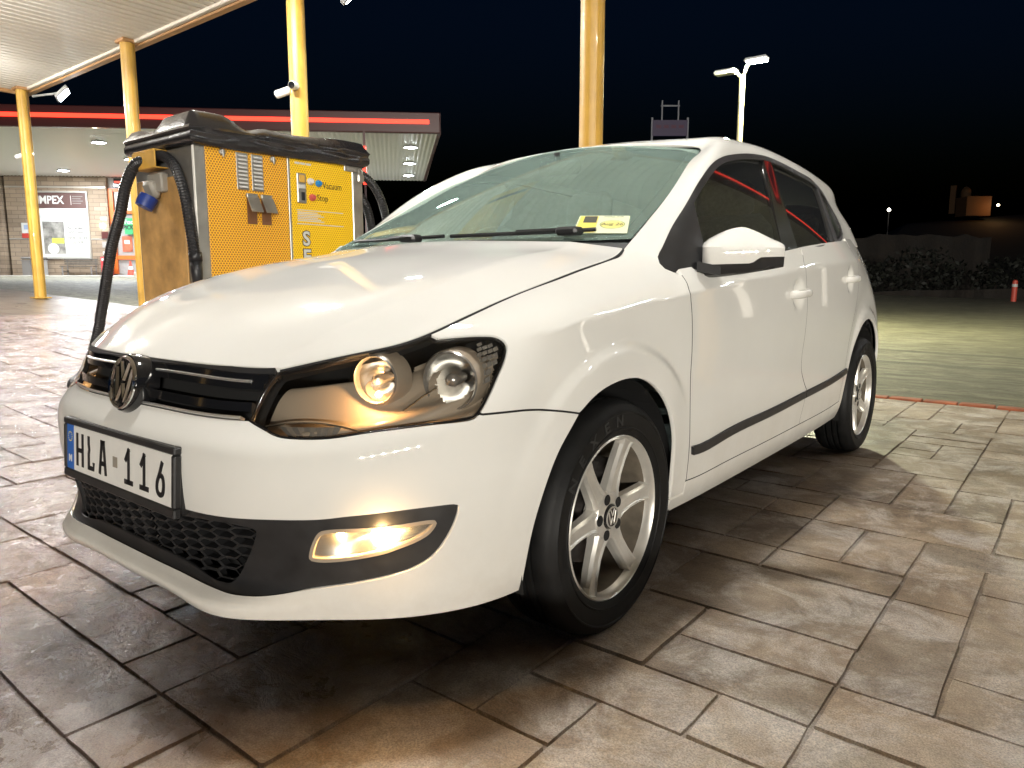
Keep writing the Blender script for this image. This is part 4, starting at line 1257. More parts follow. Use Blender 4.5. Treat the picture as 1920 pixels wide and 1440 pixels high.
mb = MB(); mb.tube([(0, 0, -0.5), (0, 0, 10.2)], 0.06, 6); mb.build('post', INKG, dl)
mb = MB(); mb.lathe([(0.0001, .2), (.18, .1), (.2, 0), (.18, -.1), (.0001, -.2)], (0, 0, 10.3), (0, 0, 1), 10); mb.build('globe', emit('distant_lamp_white', (1.0, 0.95, 0.8), 30.0), dl)
# roadside billboard
bb = empty('billboard', tuple(site(12.6, 60, 0))); setp(bb, 'dim purple billboard on tall posts above the car roof', 'billboard')
M_ = np.stack([RH, FH, np.array([0, 0, 1.0])], 1)
mb = MB(); mb.box((0, 0, 12.9), (2.8, 0.15, 1.2), rot=M_); mb.build('board', emit('billboard_glow', (0.16, 0.10, 0.22), 0.12), bb)  # board is unlit, faint emission stands in for light falling on it
for s_ in (-1, 1):
    mb = MB(); mb.box(tuple(RH * 1.42 * s_ + np.array([0, 0, 6.8])), (0.14, 0.14, 13.8), rot=M_); mb.build('post', simple('billboard_steel', (0.35, 0.36, 0.4), 0.5) if s_ < 0 else MATS['billboard_steel'], bb)
    mb = MB(); mb.box(tuple(RH * 0.65 * s_ + np.array([0, 0, 14.2])), (0.10, 0.10, 1.6), rot=M_); mb.build('upper_post', MATS['billboard_steel'], bb)
mb = MB(); mb.box((0, 0, 14.6), (1.5, 0.10, 0.10), rot=M_); mb.build('cross_bar', MATS['billboard_steel'], bb)
for k in range(4): mb = MB(); mb.box(tuple(RH * (-0.9 + 0.6 * k) - FH * 0.09 + np.array([0, 0, 13.0])), (0.4, 0.02, 0.25), rot=M_); mb.build('faded_print', emit('billboard_ink_glow', (0.30, 0.06, 0.14), 0.10) if k == 0 else MATS['billboard_ink_glow'], bb)  # print made self-lit like the board
# red bollards
for k, (a, lb_) in enumerate(((21.4, 'red and white bollard at the edge of the dark yard'), (21.95, 'red bollard at the right edge of the picture'))):
    t = empty('bollard', tuple(site(a, 31 if k == 0 else 30.2, -0.03))); setp(t, lb_, 'bollard', 'red bollards at the yard edge')
    mb = MB(); mb.lathe([(0.10, 0), (0.10, 0.62), (0.0001, 0.62)], (0, 0, 0), (0, 0, 1), 12); mb.build('post', CONE, t)
    mb = MB(); mb.lathe([(0.101, 0.62), (0.101, 0.74), (0.0001, 0.74)], (0, 0, 0.0), (0, 0, 1), 12); mb.build('white_band', POSTW, t)
    mb = MB(); mb.lathe([(0.10, 0.741), (0.09, 0.88), (0.04, 0.92), (0.0001, 0.92)], (0, 0, 0), (0, 0, 1), 12); mb.build('cap', CONE, t)


# ================================================================== CAR
HW = {k: np.array(v) for k, v in OUTL.items()}
UM_H, VM_H = Hp.ku[-1], Hp.kv[-1]
VM_W = Wp.kv[-1]


def inside(poly, pts):
    x, y = pts[:, 0], pts[:, 1]
    c = np.zeros(len(pts), bool)
    j = len(poly) - 1
    for i in range(len(poly)):
        xi, yi = poly[i]; xj, yj = poly[j]
        m = (yi > y) != (yj > y)
        if m.any():
            c[m] ^= x[m] < (xj - xi) * (y[m] - yi) / (yj - yi + 1e-15) + xi
        j = i
    return c


def area(poly):
    x, y = poly[:, 0], poly[:, 1]
    return 0.5 * np.sum(x * np.roll(y, -1) - np.roll(x, -1) * y)


def dedup(poly, eps=1e-4):
    out = [poly[0]]
    for q in poly[1:]:
        if np.linalg.norm(q - out[-1]) > eps:
            out.append(q)
    if np.linalg.norm(out[0] - out[-1]) < eps:
        out.pop()
    return np.array(out)


def inset(patch, poly, d, keep0=True):
    """move a uv outline inwards by d metres on the surface"""
    poly = dedup(np.asarray(poly, float))
    if area(poly) < 0:
        poly = poly[::-1]
    if abs(d) < 1e-9:
        return poly
    P, n, pu, pv = patch.evn(poly[:, 0], poly[:, 1])
    e1 = P - np.roll(P, 1, 0); e2 = np.roll(P, -1, 0) - P
    e1 /= np.linalg.norm(e1, axis=1)[:, None] + 1e-9; e2 /= np.linalg.norm(e2, axis=1)[:, None] + 1e-9
    b1 = np.cross(n, e1); b2 = np.cross(n, e2)
    b = b1 + b2
    b /= np.linalg.norm(b, axis=1)[:, None] + 1e-9
    cs = np.clip((b * b1).sum(1), 0.45, 1)
    w = b * (d / cs)[:, None]
    G11, G12, G22 = (pu * pu).sum(1), (pu * pv).sum(1), (pv * pv).sum(1)
    r1, r2 = (pu * w).sum(1), (pv * w).sum(1)
    D = G11 * G22 - G12**2 + 1e-12
    out = poly + np.stack([(G22 * r1 - G12 * r2) / D, (G11 * r2 - G12 * r1) / D], 1)
    if keep0:
        z = poly[:, 0] < 1e-5
        out[z, 0] = 0
        out[:, 0] = np.maximum(out[:, 0], 0)
    return out


def tri_uv(outer, holes, spacing):
    """triangulate a uv region"""
    loops = [outer] + list(holes)
    bnd = np.concatenate(loops)
    lo, hi = outer.min(0), outer.max(0)
    g = np.stack(np.meshgrid(np.arange(lo[0] + spacing / 2, hi[0], spacing), np.arange(lo[1] + spacing / 2, hi[1], spacing), indexing='ij'), -1).reshape(-1, 2)
    if len(g):
        g = g + rng.uniform(-1, 1, g.shape) * spacing * 0.08
        ok = inside(outer, g)
        for h in holes:
            ok &= ~inside(h, g)
        g = g[ok]
    if len(g):
        dmin = np.full(len(g), 9.0)
        for lp in loops:
            a = lp; b = np.roll(lp, -1, 0)
            for i in range(len(a)):
                ab = b[i] - a[i]; L = ab @ ab + 1e-12
                t = np.clip(((g - a[i]) @ ab) / L, 0, 1)
                dmin = np.minimum(dmin, np.linalg.norm(g - a[i] - t[:, None] * ab, axis=1))
        g = g[dmin > spacing * 0.35]
    pts = np.concatenate([bnd, g]) if len(g) else bnd
    edges = []
    o = 0
    for lp in loops:
        m = len(lp)
        edges += [(o + i, o + (i + 1) % m) for i in range(m)]
        o += m
    r = delaunay_2d_cdt([Vector(q) for q in pts], edges, [], 0, 1e-7)
    V = np.array([tuple(q) for q in r[0]])
    F = np.array([tuple(f) for f in r[2] if len(f) == 3])
    c = V[F].mean(1)
    ok = inside(outer, c)
    for h in holes:
        ok &= ~inside(h, c)
    F = F[ok]
    a = V[F]
    sg = (a[:, 1, 0] - a[:, 0, 0]) * (a[:, 2, 1] - a[:, 0, 1]) - (a[:, 1, 1] - a[:, 0, 1]) * (a[:, 2, 0] - a[:, 0, 0])
    F[sg < 0] = F[sg < 0][:, ::-1]
    return V, F


def panel_geo(patch, outline, holes=(), spacing=0.022, gap=0.002, depth=0.012, off=0.0, wall=True):
    outer = inset(patch, outline, gap)
    hs = [inset(patch, h, -gap, keep0=True) for h in holes]
    V, F = tri_uv(outer, hs, spacing)
    P, n, _, _ = patch.evn(V[:, 0], V[:, 1])
    c0 = (V[:, 0] < 1e-5) & (np.abs(P[:, 0]) < 1e-4)
    if patch is not Gp:
        n[c0, 0] = 0
    else:
        c0 = np.abs(P[:, 0]) < 1e-3
        n[c0, 0] = 0
    n /= np.linalg.norm(n, axis=1)[:, None]
    P = P + n * off
    verts = [tuple(q) for q in P]
    faces = [tuple(f) for f in F]
    ln = [tuple(n[i]) for f in F for i in f]
    if wall and depth > 0:
        # boundary edges get a return flange
        cnt = {}
        for f in F:
            for i in range(3):
                a, b = f[i], f[(i + 1) % 3]
                cnt[(a, b)] = cnt.get((a, b), 0) + 1
        for (a, b) in list(cnt):
            if (b, a) in cnt:
                continue
            if P[a][0] < 1e-4 and P[b][0] < 1e-4 and patch is not Gp:
                continue
            if patch is Gp and abs(P[a][0]) < 2e-3 and abs(P[b][0]) < 2e-3:
                continue
            e = P[b] - P[a]
            wn_ = np.cross(e, n[a]); wn_ /= np.linalg.norm(wn_) + 1e-12
            k = len(verts)
            # small rolled edge then the return
            r = min(0.0022, depth * 0.4)
            for q in (a, b):
                verts += [tuple(P[q]), tuple(P[q] + wn_ * r * 0.35 - n[q] * r), tuple(P[q] + wn_ * r * 0.35 - n[q] * depth)]
            faces += [(k + 3, k, k + 1, k + 4), (k + 4, k + 1, k + 2, k + 5)]
            mid = (n[a] + wn_); mid /= np.linalg.norm(mid)
            ln += [tuple(n[b]), tuple(n[a]), tuple(mid), tuple(mid)]
            ln += [tuple(mid), tuple(mid), tuple(wn_), tuple(wn_)]
    return verts, faces, ln


def mirror_geo(g):
    v, f, ln = g
    v2 = [(-x, y, z) for x, y, z in v]
    f2, l2 = [], []
    k = 0
    for q in f:
        m = len(q)
        f2.append(tuple(q[::-1]))
        l2 += [(-a, b, c) for a, b, c in ln[k:k + m][::-1]]
        k += m
    return v2, f2, l2


def join_geo(a, b):
    o = len(a[0])
    return a[0] + b[0], a[1] + [tuple(i + o for i in q) for q in b[1]], a[2] + b[2]


def put(name, g, mat, parent):
    return mk(name, g[0], g[1], mat, parent, loopn=g[2])


def both_sides(name, g, mat, pl, pr):
    """left panel and its mirror twin"""
    a = put(name, g, mat, pl)
    b = put(name, mirror_geo(g), mat, pr)
    return a, b


def whole(name, g, mat, parent):
    return put(name, join_geo(g, mirror_geo(g)), mat, parent)


S = lambda k, st=0.012: catmull(HW[k], st)
cat_ = lambda *a: np.concatenate(a)
line = lambda a, b, st=0.015: np.linspace(a, b, max(2, int(np.linalg.norm(np.array(b) - np.array(a)) / st) + 1))


def clip(poly, a, b):
    """keep the part of poly left of line a->b"""
    a, b = np.array(a), np.array(b)
    s = lambda q: (b[0] - a[0]) * (q[1] - a[1]) - (b[1] - a[1]) * (q[0] - a[0])
    out = []
    for i in range(len(poly)):
        p, q = poly[i], poly[(i + 1) % len(poly)]
        sp_, sq = s(p), s(q)
        if sp_ >= 0: out.append(p)
        if (sp_ >= 0) != (sq >= 0):
            t = sp_ / (sp_ - sq)
            out.append(p + t * (q - p))
    return dedup(np.array(out))


car = empty('car', (0, 0, 0))
setp(car, 'white five-door hatchback with lit fog lamp parked on the stone paving', 'car')

# ---- outlines in surface coordinates
hl_b, hl_r = S('hl_bottom'), S('hl_rear')
hl_r[-1] = (0.810, VM_W)
u_in = HW['hl_bottom'][0][0]
U_GR = 0.418                                            # where grille meets headlight at the bonnet edge
hl_top = line((0.810, VM_W), (U_GR, VM_W))
headlight_poly = cat_(hl_b, hl_r[1:], hl_top[1:], line((U_GR, VM_W), hl_b[0])[1:])
gb = HW['grille_bottom_r']
grille_bot = catmull(np.array([(0.0, gb[:, 1].mean() + 0.004), (0.12, gb[:, 1].mean() + 0.004), gb[-2], hl_b[0]]), 0.015)
grille_poly = cat_(grille_bot, line(hl_b[0], (U_GR, VM_W))[1:], line((U_GR, VM_W), (0, VM_W))[1:], line((0, VM_W), grille_bot[0])[1:-1])
bt, bl = S('band_top'), S('band_low')
bt = cat_(line((0, bt[0][1] - 0.002), bt[0])[:-1], bt)
bl = cat_(bl, line(bl[-1], (0, bl[-1][1]))[1:])
band_poly = cat_(bl[::-1], bt[::-1][1:])
sb, al, au = S('seam_bumper'), S('arch_low'), S('arch_up')
au[0] = al[0] = sb[-1]
sb[0] = HW['hl_rear'][2]
k_c = int(np.argmin(np.linalg.norm(hl_r - HW['hl_rear'][2], axis=1)))
bumper_poly = cat_(grille_bot, hl_b[1:], hl_r[1:k_c], sb, al[1:], line(al[-1], (0.0, 0.0))[1:], line((0, 0), (0, bl[-1][1]))[1:-1], bl[::-1], bt[::-1][1:], line((0, bt[0][1]), grille_bot[0])[1:-1])

V_DOOR = 0.082
df, dm, dr, ar = S('door_front'), S('door_mid'), S('door_rear'), S('arch_rear')
df_bot = np.array([df[-1][0] - 0.004, V_DOOR])
df = cat_(df, [df_bot])
dm = cat_(dm, catmull([dm[-1], (dm[-1][0] + 0.005, 0.16), (dm[-1][0] - 0.01, V_DOOR)], 0.015)[1:])
dr = cat_(dr[:-1], [(dr[-1][0], V_DOOR)])
belt_v = lambda u: np.interp(u, HW['belt'][:, 0], HW['belt'][:, 1]) + 0.018
tf = S('tri_front')
u_hc = 1.600
fender_poly = cat_(sb, au[1:], [(au[-1][0] + 0.004, 0.045)], line((au[-1][0] + 0.006, 0.045), (df[-1][0], 0.045))[1:], [df[-1]], df[::-1][1:],
                   tf[::-1], [(u_hc, VM_W)], line((u_hc, VM_W), (0.810, VM_W))[1:], hl_r[::-1][1:len(hl_r) - k_c])
top1 = np.array([(u, belt_v(u)) for u in np.arange(dm[0][0], df[0][0], -0.02)])
fdoor_poly = cat_(df[::-1][0:0], df, line(df[-1], dm[-1])[1:], dm[::-1][1:], top1)
top2 = np.array([(u, belt_v(u)) for u in np.arange(dr[0][0], dm[0][0], -0.02)])
rdoor_poly = cat_(dm, line(dm[-1], dr[-1])[1:], dr[::-1][1:], top2)
U_RB, V_Q = 4.20, 0.70
quarter_poly = cat_(dr, [(ar[1][0], V_DOOR)], ar[2:], line(ar[-1], (U_RB, ar[-1][1]))[1:], line((U_RB, ar[-1][1]), (U_RB, V_Q))[1:], line((U_RB, V_Q), (dr[0][0], V_Q))[1:])
U_END = Wp.ku[-1]
tail_poly = cat_(line((U_RB, 0.0), (U_END, 0.0)), line((U_END, 0.0), (U_END, V_Q))[1:], line((U_END, V_Q), (U_RB, V_Q))[1:], line((U_RB, V_Q), (U_RB, 0.0))[1:-1])
sill_poly = cat_(line((au[-1][0] + 0.004, 0.042), (au[-1][0] + 0.01, 0.0)), line((au[-1][0] + 0.01, 0.0), (ar[0][0], 0.0))[1:], line((ar[0][0], 0.0), (ar[1][0], V_DOOR))[1:],
                 line((ar[1][0], V_DOOR), (df[-1][0], V_DOOR))[1:], [(df[-1][0], 0.042)])

# ---- body panels
whole('front_bumper', panel_geo(Wp, bumper_poly, gap=0.0024, spacing=0.016), PAINT, car)
honey = HW['honey']
honey_poly = cat_(catmull(honey, 0.012), line(honey[-1], (0, honey[-1][1]))[1:], line((0, honey[-1][1]), (0, honey[0][1] + 0.004))[1:], line((0, honey[0][1] + 0.004), honey[0])[1:-1])
fog_poly = catmull(HW['fog'], 0.008, closed=True)
band_holes = [honey_poly[honey_poly[:, 0] >= 0], fog_poly]
g = panel_geo(Wp, band_poly, holes=[fog_poly], gap=0.0008, off=-0.005, spacing=0.018)
# cut the grille opening out of the insert by rebuilding it with a notch at the centre line
hp_ = honey_poly.copy(); hp_[:, 0] = np.maximum(hp_[:, 0], 0.0)
ip = int(np.argmax(hp_[:, 0]))
if area(hp_) < 0: hp_ = hp_[::-1]
zs = [i for i in range(len(hp_)) if hp_[i, 0] < 1e-6]
arc = hp_[hp_[:, 0] > 1e-6]
jmp = int(np.argmax(np.linalg.norm(np.roll(arc, -1, 0) - arc, axis=1)))
arc = np.roll(arc, -(jmp + 1), 0)                       # open arc from centre to centre
if arc[0][1] > arc[-1][1]: arc = arc[::-1]
band_notch = cat_(bl[::-1], bt[::-1][1:], [(0, arc[-1][1])], arc[::-1], [(0, arc[0][1])])
whole('bumper_insert', panel_geo(Wp, band_notch, holes=[fog_poly], gap=0.0008, off=-0.005, spacing=0.018), BLACKP, car)
both_sides('front_wing', panel_geo(Wp, fender_poly, gap=0.0028, spacing=0.0115), PAINT, car, car)
fdl, fdr = both_sides('front_door', panel_geo(Wp, fdoor_poly, gap=0.0030, spacing=0.014), PAINT, car, car)
rdl, rdr = both_sides('rear_door', panel_geo(Wp, rdoor_poly, gap=0.0030, spacing=0.014), PAINT, car, car)
both_sides('rear_quarter', panel_geo(Wp, quarter_poly, gap=0.0024, spacing=0.014), PAINT, car, car)
whole('tailgate', panel_geo(Wp, tail_poly, gap=0.001, spacing=0.04), PAINT, car)
both_sides('sill', panel_geo(Wp, sill_poly, gap=0.0012, spacing=0.03, depth=0.03, off=0.002), PAINT, car, car)
hood_poly = cat_(line((0, 0), (UM_H, 0)), line((UM_H, 0), (UM_H, VM_H))[1:], line((UM_H, VM_H), (0, VM_H))[1:], line((0, VM_H), (0, 0))[1:-1])
whole('bonnet', panel_geo(Hp, hood_poly, gap=0.0034, depth=0.02, off=0.0035, spacing=0.018), PAINT, car)

# ---- roof and pillars
win = catmull(HW['window'], 0.02, closed=False)
win = cat_(win, line(win[-1], win[0], 0.02)[1:-1])
UG, VG = Gp.ku[-1], Gp.kv[-1]
roof_poly = cat_(line((0.006, -0.075), (0.11, -0.075), .02), line((0.11, -0.075), (0.13, -0.035), .02)[1:], line((0.13, -0.035), (1.10, -0.035), .02)[1:], line((1.10, -0.035), (1.18, 0.0), .02)[1:], line((1.18, 0.0), (UG, 0.0), .02)[1:],
                 line((UG, 0.0), (UG, VG), .02)[1:], line((UG, VG), (0.006, VG), .02)[1:], line((0.006, VG), (0.006, -0.075), .02)[1:-1])
whole('roof', panel_geo(Gp, roof_poly, holes=[win], gap=0.0005, spacing=0.028, depth=0.012), PAINT, car)
win_in = inset(Gp, win, 0.020, keep0=False)
bp = HW['b_pillar']
trim = panel_geo(Gp, win, holes=[win_in], gap=0.0006, off=0.0025, depth=0.010, spacing=0.03)
both_sides('window_trim', trim, BLACKP, car, car)
td = HW['tri_div']
glass_all = inset(Gp, win, 0.015, keep0=False)
tri_poly = clip(glass_all, td[0], td[1])
tri_a, tri_b = clip(glass_all, td[1], td[0]), tri_poly
tri_poly = tri_a if tri_a[:, 0].max() < tri_b[:, 0].max() else tri_b
rest = tri_b if tri_poly is tri_a else tri_a
both_sides('mirror_triangle', panel_geo(Gp, tri_poly, gap=-0.004, off=0.0035, depth=0.008, spacing=0.03), BLACKP, car, car)


def split(poly, a, b):
    p, q = clip(poly, a, b), clip(poly, b, a)
    return (p, q) if p[:, 0].mean() < q[:, 0].mean() else (q, p)


g1, r1 = split(rest, bp[0], bp[3])
pil, g23 = split(r1, bp[1], bp[2])
dv = HW['door2_div']
g2, r2 = split(g23, dv[0], dv[3])
div, g3 = split(r2, dv[1], dv[2])
gu = np.stack(np.meshgrid(np.linspace(0.1, 1.45, 30), np.linspace(0.02, 0.44, 12), indexing='ij'), -1).reshape(-1, 2)
gu = gu[inside(win, gu)]
GP_ = Gp.ev(gu[:, 0], gu[:, 1])
qb = lambda y, z: np.stack([np.ones_like(y), y, z, y * y, z * z], 1)
QC = np.linalg.lstsq(qb(GP_[:, 1], GP_[:, 2]), GP_[:, 0], rcond=None)[0]


def glass_geo(poly):
    """pane lying on one smooth doubly curved sheet"""
    v, f, ln = panel_geo(Gp, poly, gap=-0.004, off=-0.008, depth=0.0, spacing=0.05, wall=False)
    v = np.array(v)
    v[:, 0] = qb(v[:, 1], v[:, 2]) @ QC - 0.010
    n = np.stack([np.ones(len(v)), -(QC[1] + 2 * QC[3] * v[:, 1]), -(QC[2] + 2 * QC[4] * v[:, 2])], 1)
    n /= np.linalg.norm(n, axis=1)[:, None]
    return [tuple(q) for q in v], f, [tuple(n[i]) for q in f for i in q]


for q, nm, pl, pr in ((g1, 'front_window', fdl, fdr), (g2, 'rear_window', rdl, rdr), (g3, 'quarter_window', car, car)):
    both_sides(nm, glass_geo(q), GLASS_S, pl, pr)
both_sides('centre_pillar', panel_geo(Gp, pil, gap=-0.003, off=0.001, depth=0.02, spacing=0.04), GLOSSB, car, car)
both_sides('window_divider', panel_geo(Gp, div, gap=-0.003, off=0.001, depth=0.02, spacing=0.04), BLACKP, car, car)

# ---- windscreen
US, VS_ = Sp.ku[-1], Sp.kv[-1]
ws_poly = cat_(line((0, 0), (US, 0), .02), line((US, 0), (US, VS_), .02)[1:], line((US, VS_), (0, VS_), .02)[1:], line((0, VS_), (0, 0), .02)[1:-1])
ws_in = cat_(line((0, 0.045), (US - 0.030, 0.045), .02), line((US - 0.030, 0.045), (US - 0.030, VS_ - 0.028), .02)[1:], line((US - 0.030, VS_ - 0.028), (0, VS_ - 0.028), .02)[1:])
ws = whole('windscreen', panel_geo(Sp, ws_poly, gap=-0.004, off=-0.003, depth=0.0, wall=False, spacing=0.04), GLASS_W, car)
fr_poly = cat_(line((0, 0), (US, 0), .02), line((US, 0), (US, VS_), .02)[1:], line((US, VS_), (0, VS_), .02)[1:], ws_in[::-1])
whole('frit_band', panel_geo(Sp, fr_poly, gap=-0.004, off=-0.006, depth=0.0, wall=False, spacing=0.04), GLOSSB, ws)
# cowl under the windscreen
nU = 30
hu = np.linspace(0, UM_H, nU); A_ = Hp.ev(hu, np.full(nU, VM_H)); su = np.linspace(0, US, nU); B_ = Sp.ev(su, np.full(nU, 0.04))
B_ = B_ + np.array([0, 0, -0.004])
rows = [A_ + np.array([0, -0.02, -0.020]), A_ + np.array([0, 0.004, -0.016]), A_ * 0.5 + B_ * 0.5 + np.array([0, 0, -0.012]), B_]
mb = MB()
for sg in (1, -1):
    vv = [q * np.array([sg, 1, 1]) for r_ in rows for q in r_]
    ff = [(i * nU + k, i * nU + k + 1, (i + 1) * nU + k + 1, (i + 1) * nU + k) for i in range(3) for k in range(nU - 1)]
    mb.add(vv, ff if sg > 0 else [f_[::-1] for f_ in ff])
mb.build('cowl', BLACKP, car, smooth=True)


def surf_pt(patch, uv, off=0.0):
    P_, n_, _, _ = patch.evn([uv[0]], [uv[1]])
    return P_[0] + n_[0] * off, n_[0]


# wipers
for pts_, hub in (([(0.50, 0.035), (0.40, 0.030), (0.25, 0.028), (0.05, 0.03)], (0.44, 0.022)), ([(0.02, 0.033), (-0.12, 0.03), (-0.3, 0.03), (-0.46, 0.035)], (-0.10, 0.022))):
    mb = MB()
    wp_ = []
    for u_, v_ in pts_:
        P_, n_ = surf_pt(Sp, (abs(u_), v_), 0.014)
        wp_.append(P_ * np.array([1 if u_ >= 0 else -1, 1, 1]))
    wp_ = catmull(wp_, 0.03)
    mb.tube(wp_, 0.0065, 6)
    P_, n_ = surf_pt(Sp, (abs(hub[0]), hub[1]), 0.016)
    P_ = P_ * np.array([1 if hub[0] >= 0 else -1, 1, 1])
    mb.box(P_ + np.array([0, -0.012, 0.0]), (0.075, 0.05, 0.024), bev=0.008)
    mb.tube([P_ + np.array([0.03, -0.015, 0.004]), wp_[len(wp_) // 2] + np.array([0, 0, 0.004])], 0.0075, 6)
    shade_angle(mb.build('wiper', BLACKP, car))

# licence stickers inside the glass
sp_ = HW['sticker']


def quad_on(patch, q, off, n=6):
    """grid patch between four uv corners"""
    v, f = [], []
    for i in range(n + 1):
        for j in range(n + 1):
            a, b = i / n, j / n
            uv = (1 - b) * ((1 - a) * q[0] + a * q[1]) + b * ((1 - a) * q[3] + a * q[2])
            v.append(surf_pt(patch, uv, off)[0])
    for i in range(n):
        for j in range(n):
            f.append((i * (n + 1) + j, (i + 1) * (n + 1) + j, (i + 1) * (n + 1) + j + 1, i * (n + 1) + j + 1))
    return v, f


STK_Y = simple('sticker_yellow', (0.80, 0.66, 0.10), 0.6)
STK_W = simple('sticker_pale', (0.72, 0.76, 0.50), 0.6)
STK_K = simple('sticker_dark', (0.05, 0.05, 0.03), 0.6)
q_ = sp_
lerp2 = lambda a, b: (1 - b) * ((1 - a) * q_[0] + a * q_[1]) + b * ((1 - a) * q_[3] + a * q_[2])
stk = mk('licence_sticker', *quad_on(Sp, [lerp2(0, 0), lerp2(1, 0), lerp2(1, 1), lerp2(0, 1)], 0.0005), STK_W, ws)
mk('sticker_print', *quad_on(Sp, [lerp2(0.03, 0.04), lerp2(0.40, 0.04), lerp2(0.40, 0.96), lerp2(0.03, 0.96)], 0.0012), STK_Y, ws)
mk('sticker_print', *quad_on(Sp, [lerp2(0.12, 0.06), lerp2(0.38, 0.06), lerp2(0.38, 0.42), lerp2(0.12, 0.42)], 0.0018), STK_K, ws)
# round date stamp: ring and text
P0, n0 = surf_pt(Sp, lerp2(0.70, 0.52), 0.002)
PX = surf_pt(Sp, lerp2(0.80, 0.52), 0.002)[0] - P0
PY = surf_pt(Sp, lerp2(0.70, 0.42), 0.002)[0] - P0
mb = MB()
w_ = np.linalg.norm(surf_pt(Sp, lerp2(1, .5))[0] - surf_pt(Sp, lerp2(0, .5))[0])
ex_, ey_ = PX / np.linalg.norm(PX), PY / np.linalg.norm(PY)
ra, rb_ = w_ * 0.24, 0.030
for k in range(28):
    a0, a1 = 2 * math.pi * k / 28, 2 * math.pi * (k + 1) / 28
    v_ = [P0 + ex_ * ra * s_ * math.cos(a) + ey_ * rb_ * s_ * math.sin(a) for a, s_ in ((a0, .92), (a1, .92), (a1, 1), (a0, 1))]
    mb.add(v_, [(0, 1, 2, 3)])
mb.build('stamp_ring', simple('stamp_green', (0.30, 0.36, 0.12), 0.6), ws)
mb = MB()
mb.add([P0 + ex_ * ra * .9 * math.cos(2 * math.pi * k / 28) + ey_ * rb_ * .9 * math.sin(2 * math.pi * k / 28) - n0 * 0.0006 for k in range(28)], [tuple(range(28))])
mb.build('stamp_disc', simple('stamp_yellow', (0.78, 0.74, 0.22), 0.6), ws)
text_mesh('stamp_text', 'Aug 26', 0.026, STK_K, ws, frame(P0 + n0 * 0.0006, ex_, ey_), 0.0, sx=0.9)
P1 = surf_pt(Sp, lerp2(0.70, 0.10), 0.0025)[0]
text_mesh('stamp_text', 'MALTA', 0.016, STK_K, ws, frame(P1, ex_, ey_), 0.0, sx=1.2)

# ---- dark body shell behind the panels
def shell(patch, u0, u1, v0, v1, nu, nv, off, drop):
    U, V = np.meshgrid(np.linspace(u0, u1, nu), np.linspace(v0, v1, nv), indexing='ij')
    P, n, _, _ = patch.evn(U.ravel(), V.ravel())
    P = P - n * off(U.ravel(), V.ravel(), P)[:, None]
    P[:, 0] = np.maximum(P[:, 0], 0)
    idx = np.arange(nu * nv).reshape(nu, nv)
    F = []
    for i in range(nu - 1):
        for j in range(nv - 1):
            q = (idx[i, j], idx[i + 1, j], idx[i + 1, j + 1], idx[i, j + 1])
            if not drop(P[list(q)].mean(0), U[i, j], V[i, j]):
                F.append(q)
    return P, F


def wheel_drop(c, u, v):
    return any(math.hypot(c[1] - cy, c[2] - cz) < 0.362 and c[0] > 0.45 for cy, cz in ((0, .297), (2.45, .31)))


def shell_off(u, v, P):
    lamp = inside(headlight_poly, np.stack([u, v], 1)) | ((u < 0.45) & (v > 0.54))
    fg = inside(inset(Wp, fog_poly, -0.012), np.stack([u, v], 1)) | ((u < 0.56) & (v > 0.06) & (v < 0.28))
    return 0.028 + 0.10 * lamp + 0.05 * fg


mb = MB()
Pq, Fq = shell(Wp, 0, U_END, 0.0, VM_W - 0.09, 240, 40, shell_off, wheel_drop)
for sg in (1, -1):
    mb.add(Pq * np.array([sg, 1, 1]), Fq if sg > 0 else [f_[::-1] for f_ in Fq])
Pq, Fq = shell(Hp, 0, UM_H, 0, VM_H, 16, 24, lambda u, v, P: 0.028 + 0 * u, lambda c, u, v: False)
for sg in (1, -1):
    mb.add(Pq * np.array([sg, 1, 1]), Fq if sg > 0 else [f_[::-1] for f_ in Fq])
mb.box((0, 1.28, 0.225), (0.78, 3.5, 0.05)); mb.box((0, 1.22, 0.24), (1.5, 1.6, 0.04))
mb.box((0, -0.10, 0.50), (0.74, 0.72, 0.44)); mb.box((0, 0.27, 0.60), (1.3, 0.06, 0.62))   # engine block and firewall
for cy in (0.0, 2.47):
    for sg in (1, -1):
        n_ = 22
        pr = [(0.349 * math.cos(a), 0.349 * math.sin(a)) for a in np.linspace(-0.25, math.pi + 0.25, n_)]
        cc = cy - 0.015 if cy == 0 else cy - 0.02
        v_ = [(sg * xx, cc + a_, 0.300 + b_) for xx in (0.40, 0.790) for a_, b_ in pr]
        mb.add(v_, [(k, k + 1, n_ + k + 1, n_ + k) for k in range(n_ - 1)])
        mb.add([(sg * 0.40, cc + a_, 0.30 + b_) for a_, b_ in pr], [tuple(range(n_))])
mb.build('body_shell', DARK, car)

# ---- dark tubes filling the panel gaps, standing in for the shade there
def gap_shade_line(patch, uv, name='gap_shade', r=0.0043, dep=0.0042):
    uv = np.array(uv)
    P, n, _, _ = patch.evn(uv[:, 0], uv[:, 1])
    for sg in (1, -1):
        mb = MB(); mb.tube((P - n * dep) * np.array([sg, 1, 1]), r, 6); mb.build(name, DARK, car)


gap_shade_line(Wp, df); gap_shade_line(Wp, dm); gap_shade_line(Wp, dr); gap_shade_line(Wp, sb)
gap_shade_line(Wp, line(df[-1], dm[-1])); gap_shade_line(Wp, line(dm[-1], dr[-1]))
hu_ = line((UM_H, 0.0), (UM_H, VM_H)); gap_shade_line(Hp, hu_, r=0.0046, dep=0.0030)

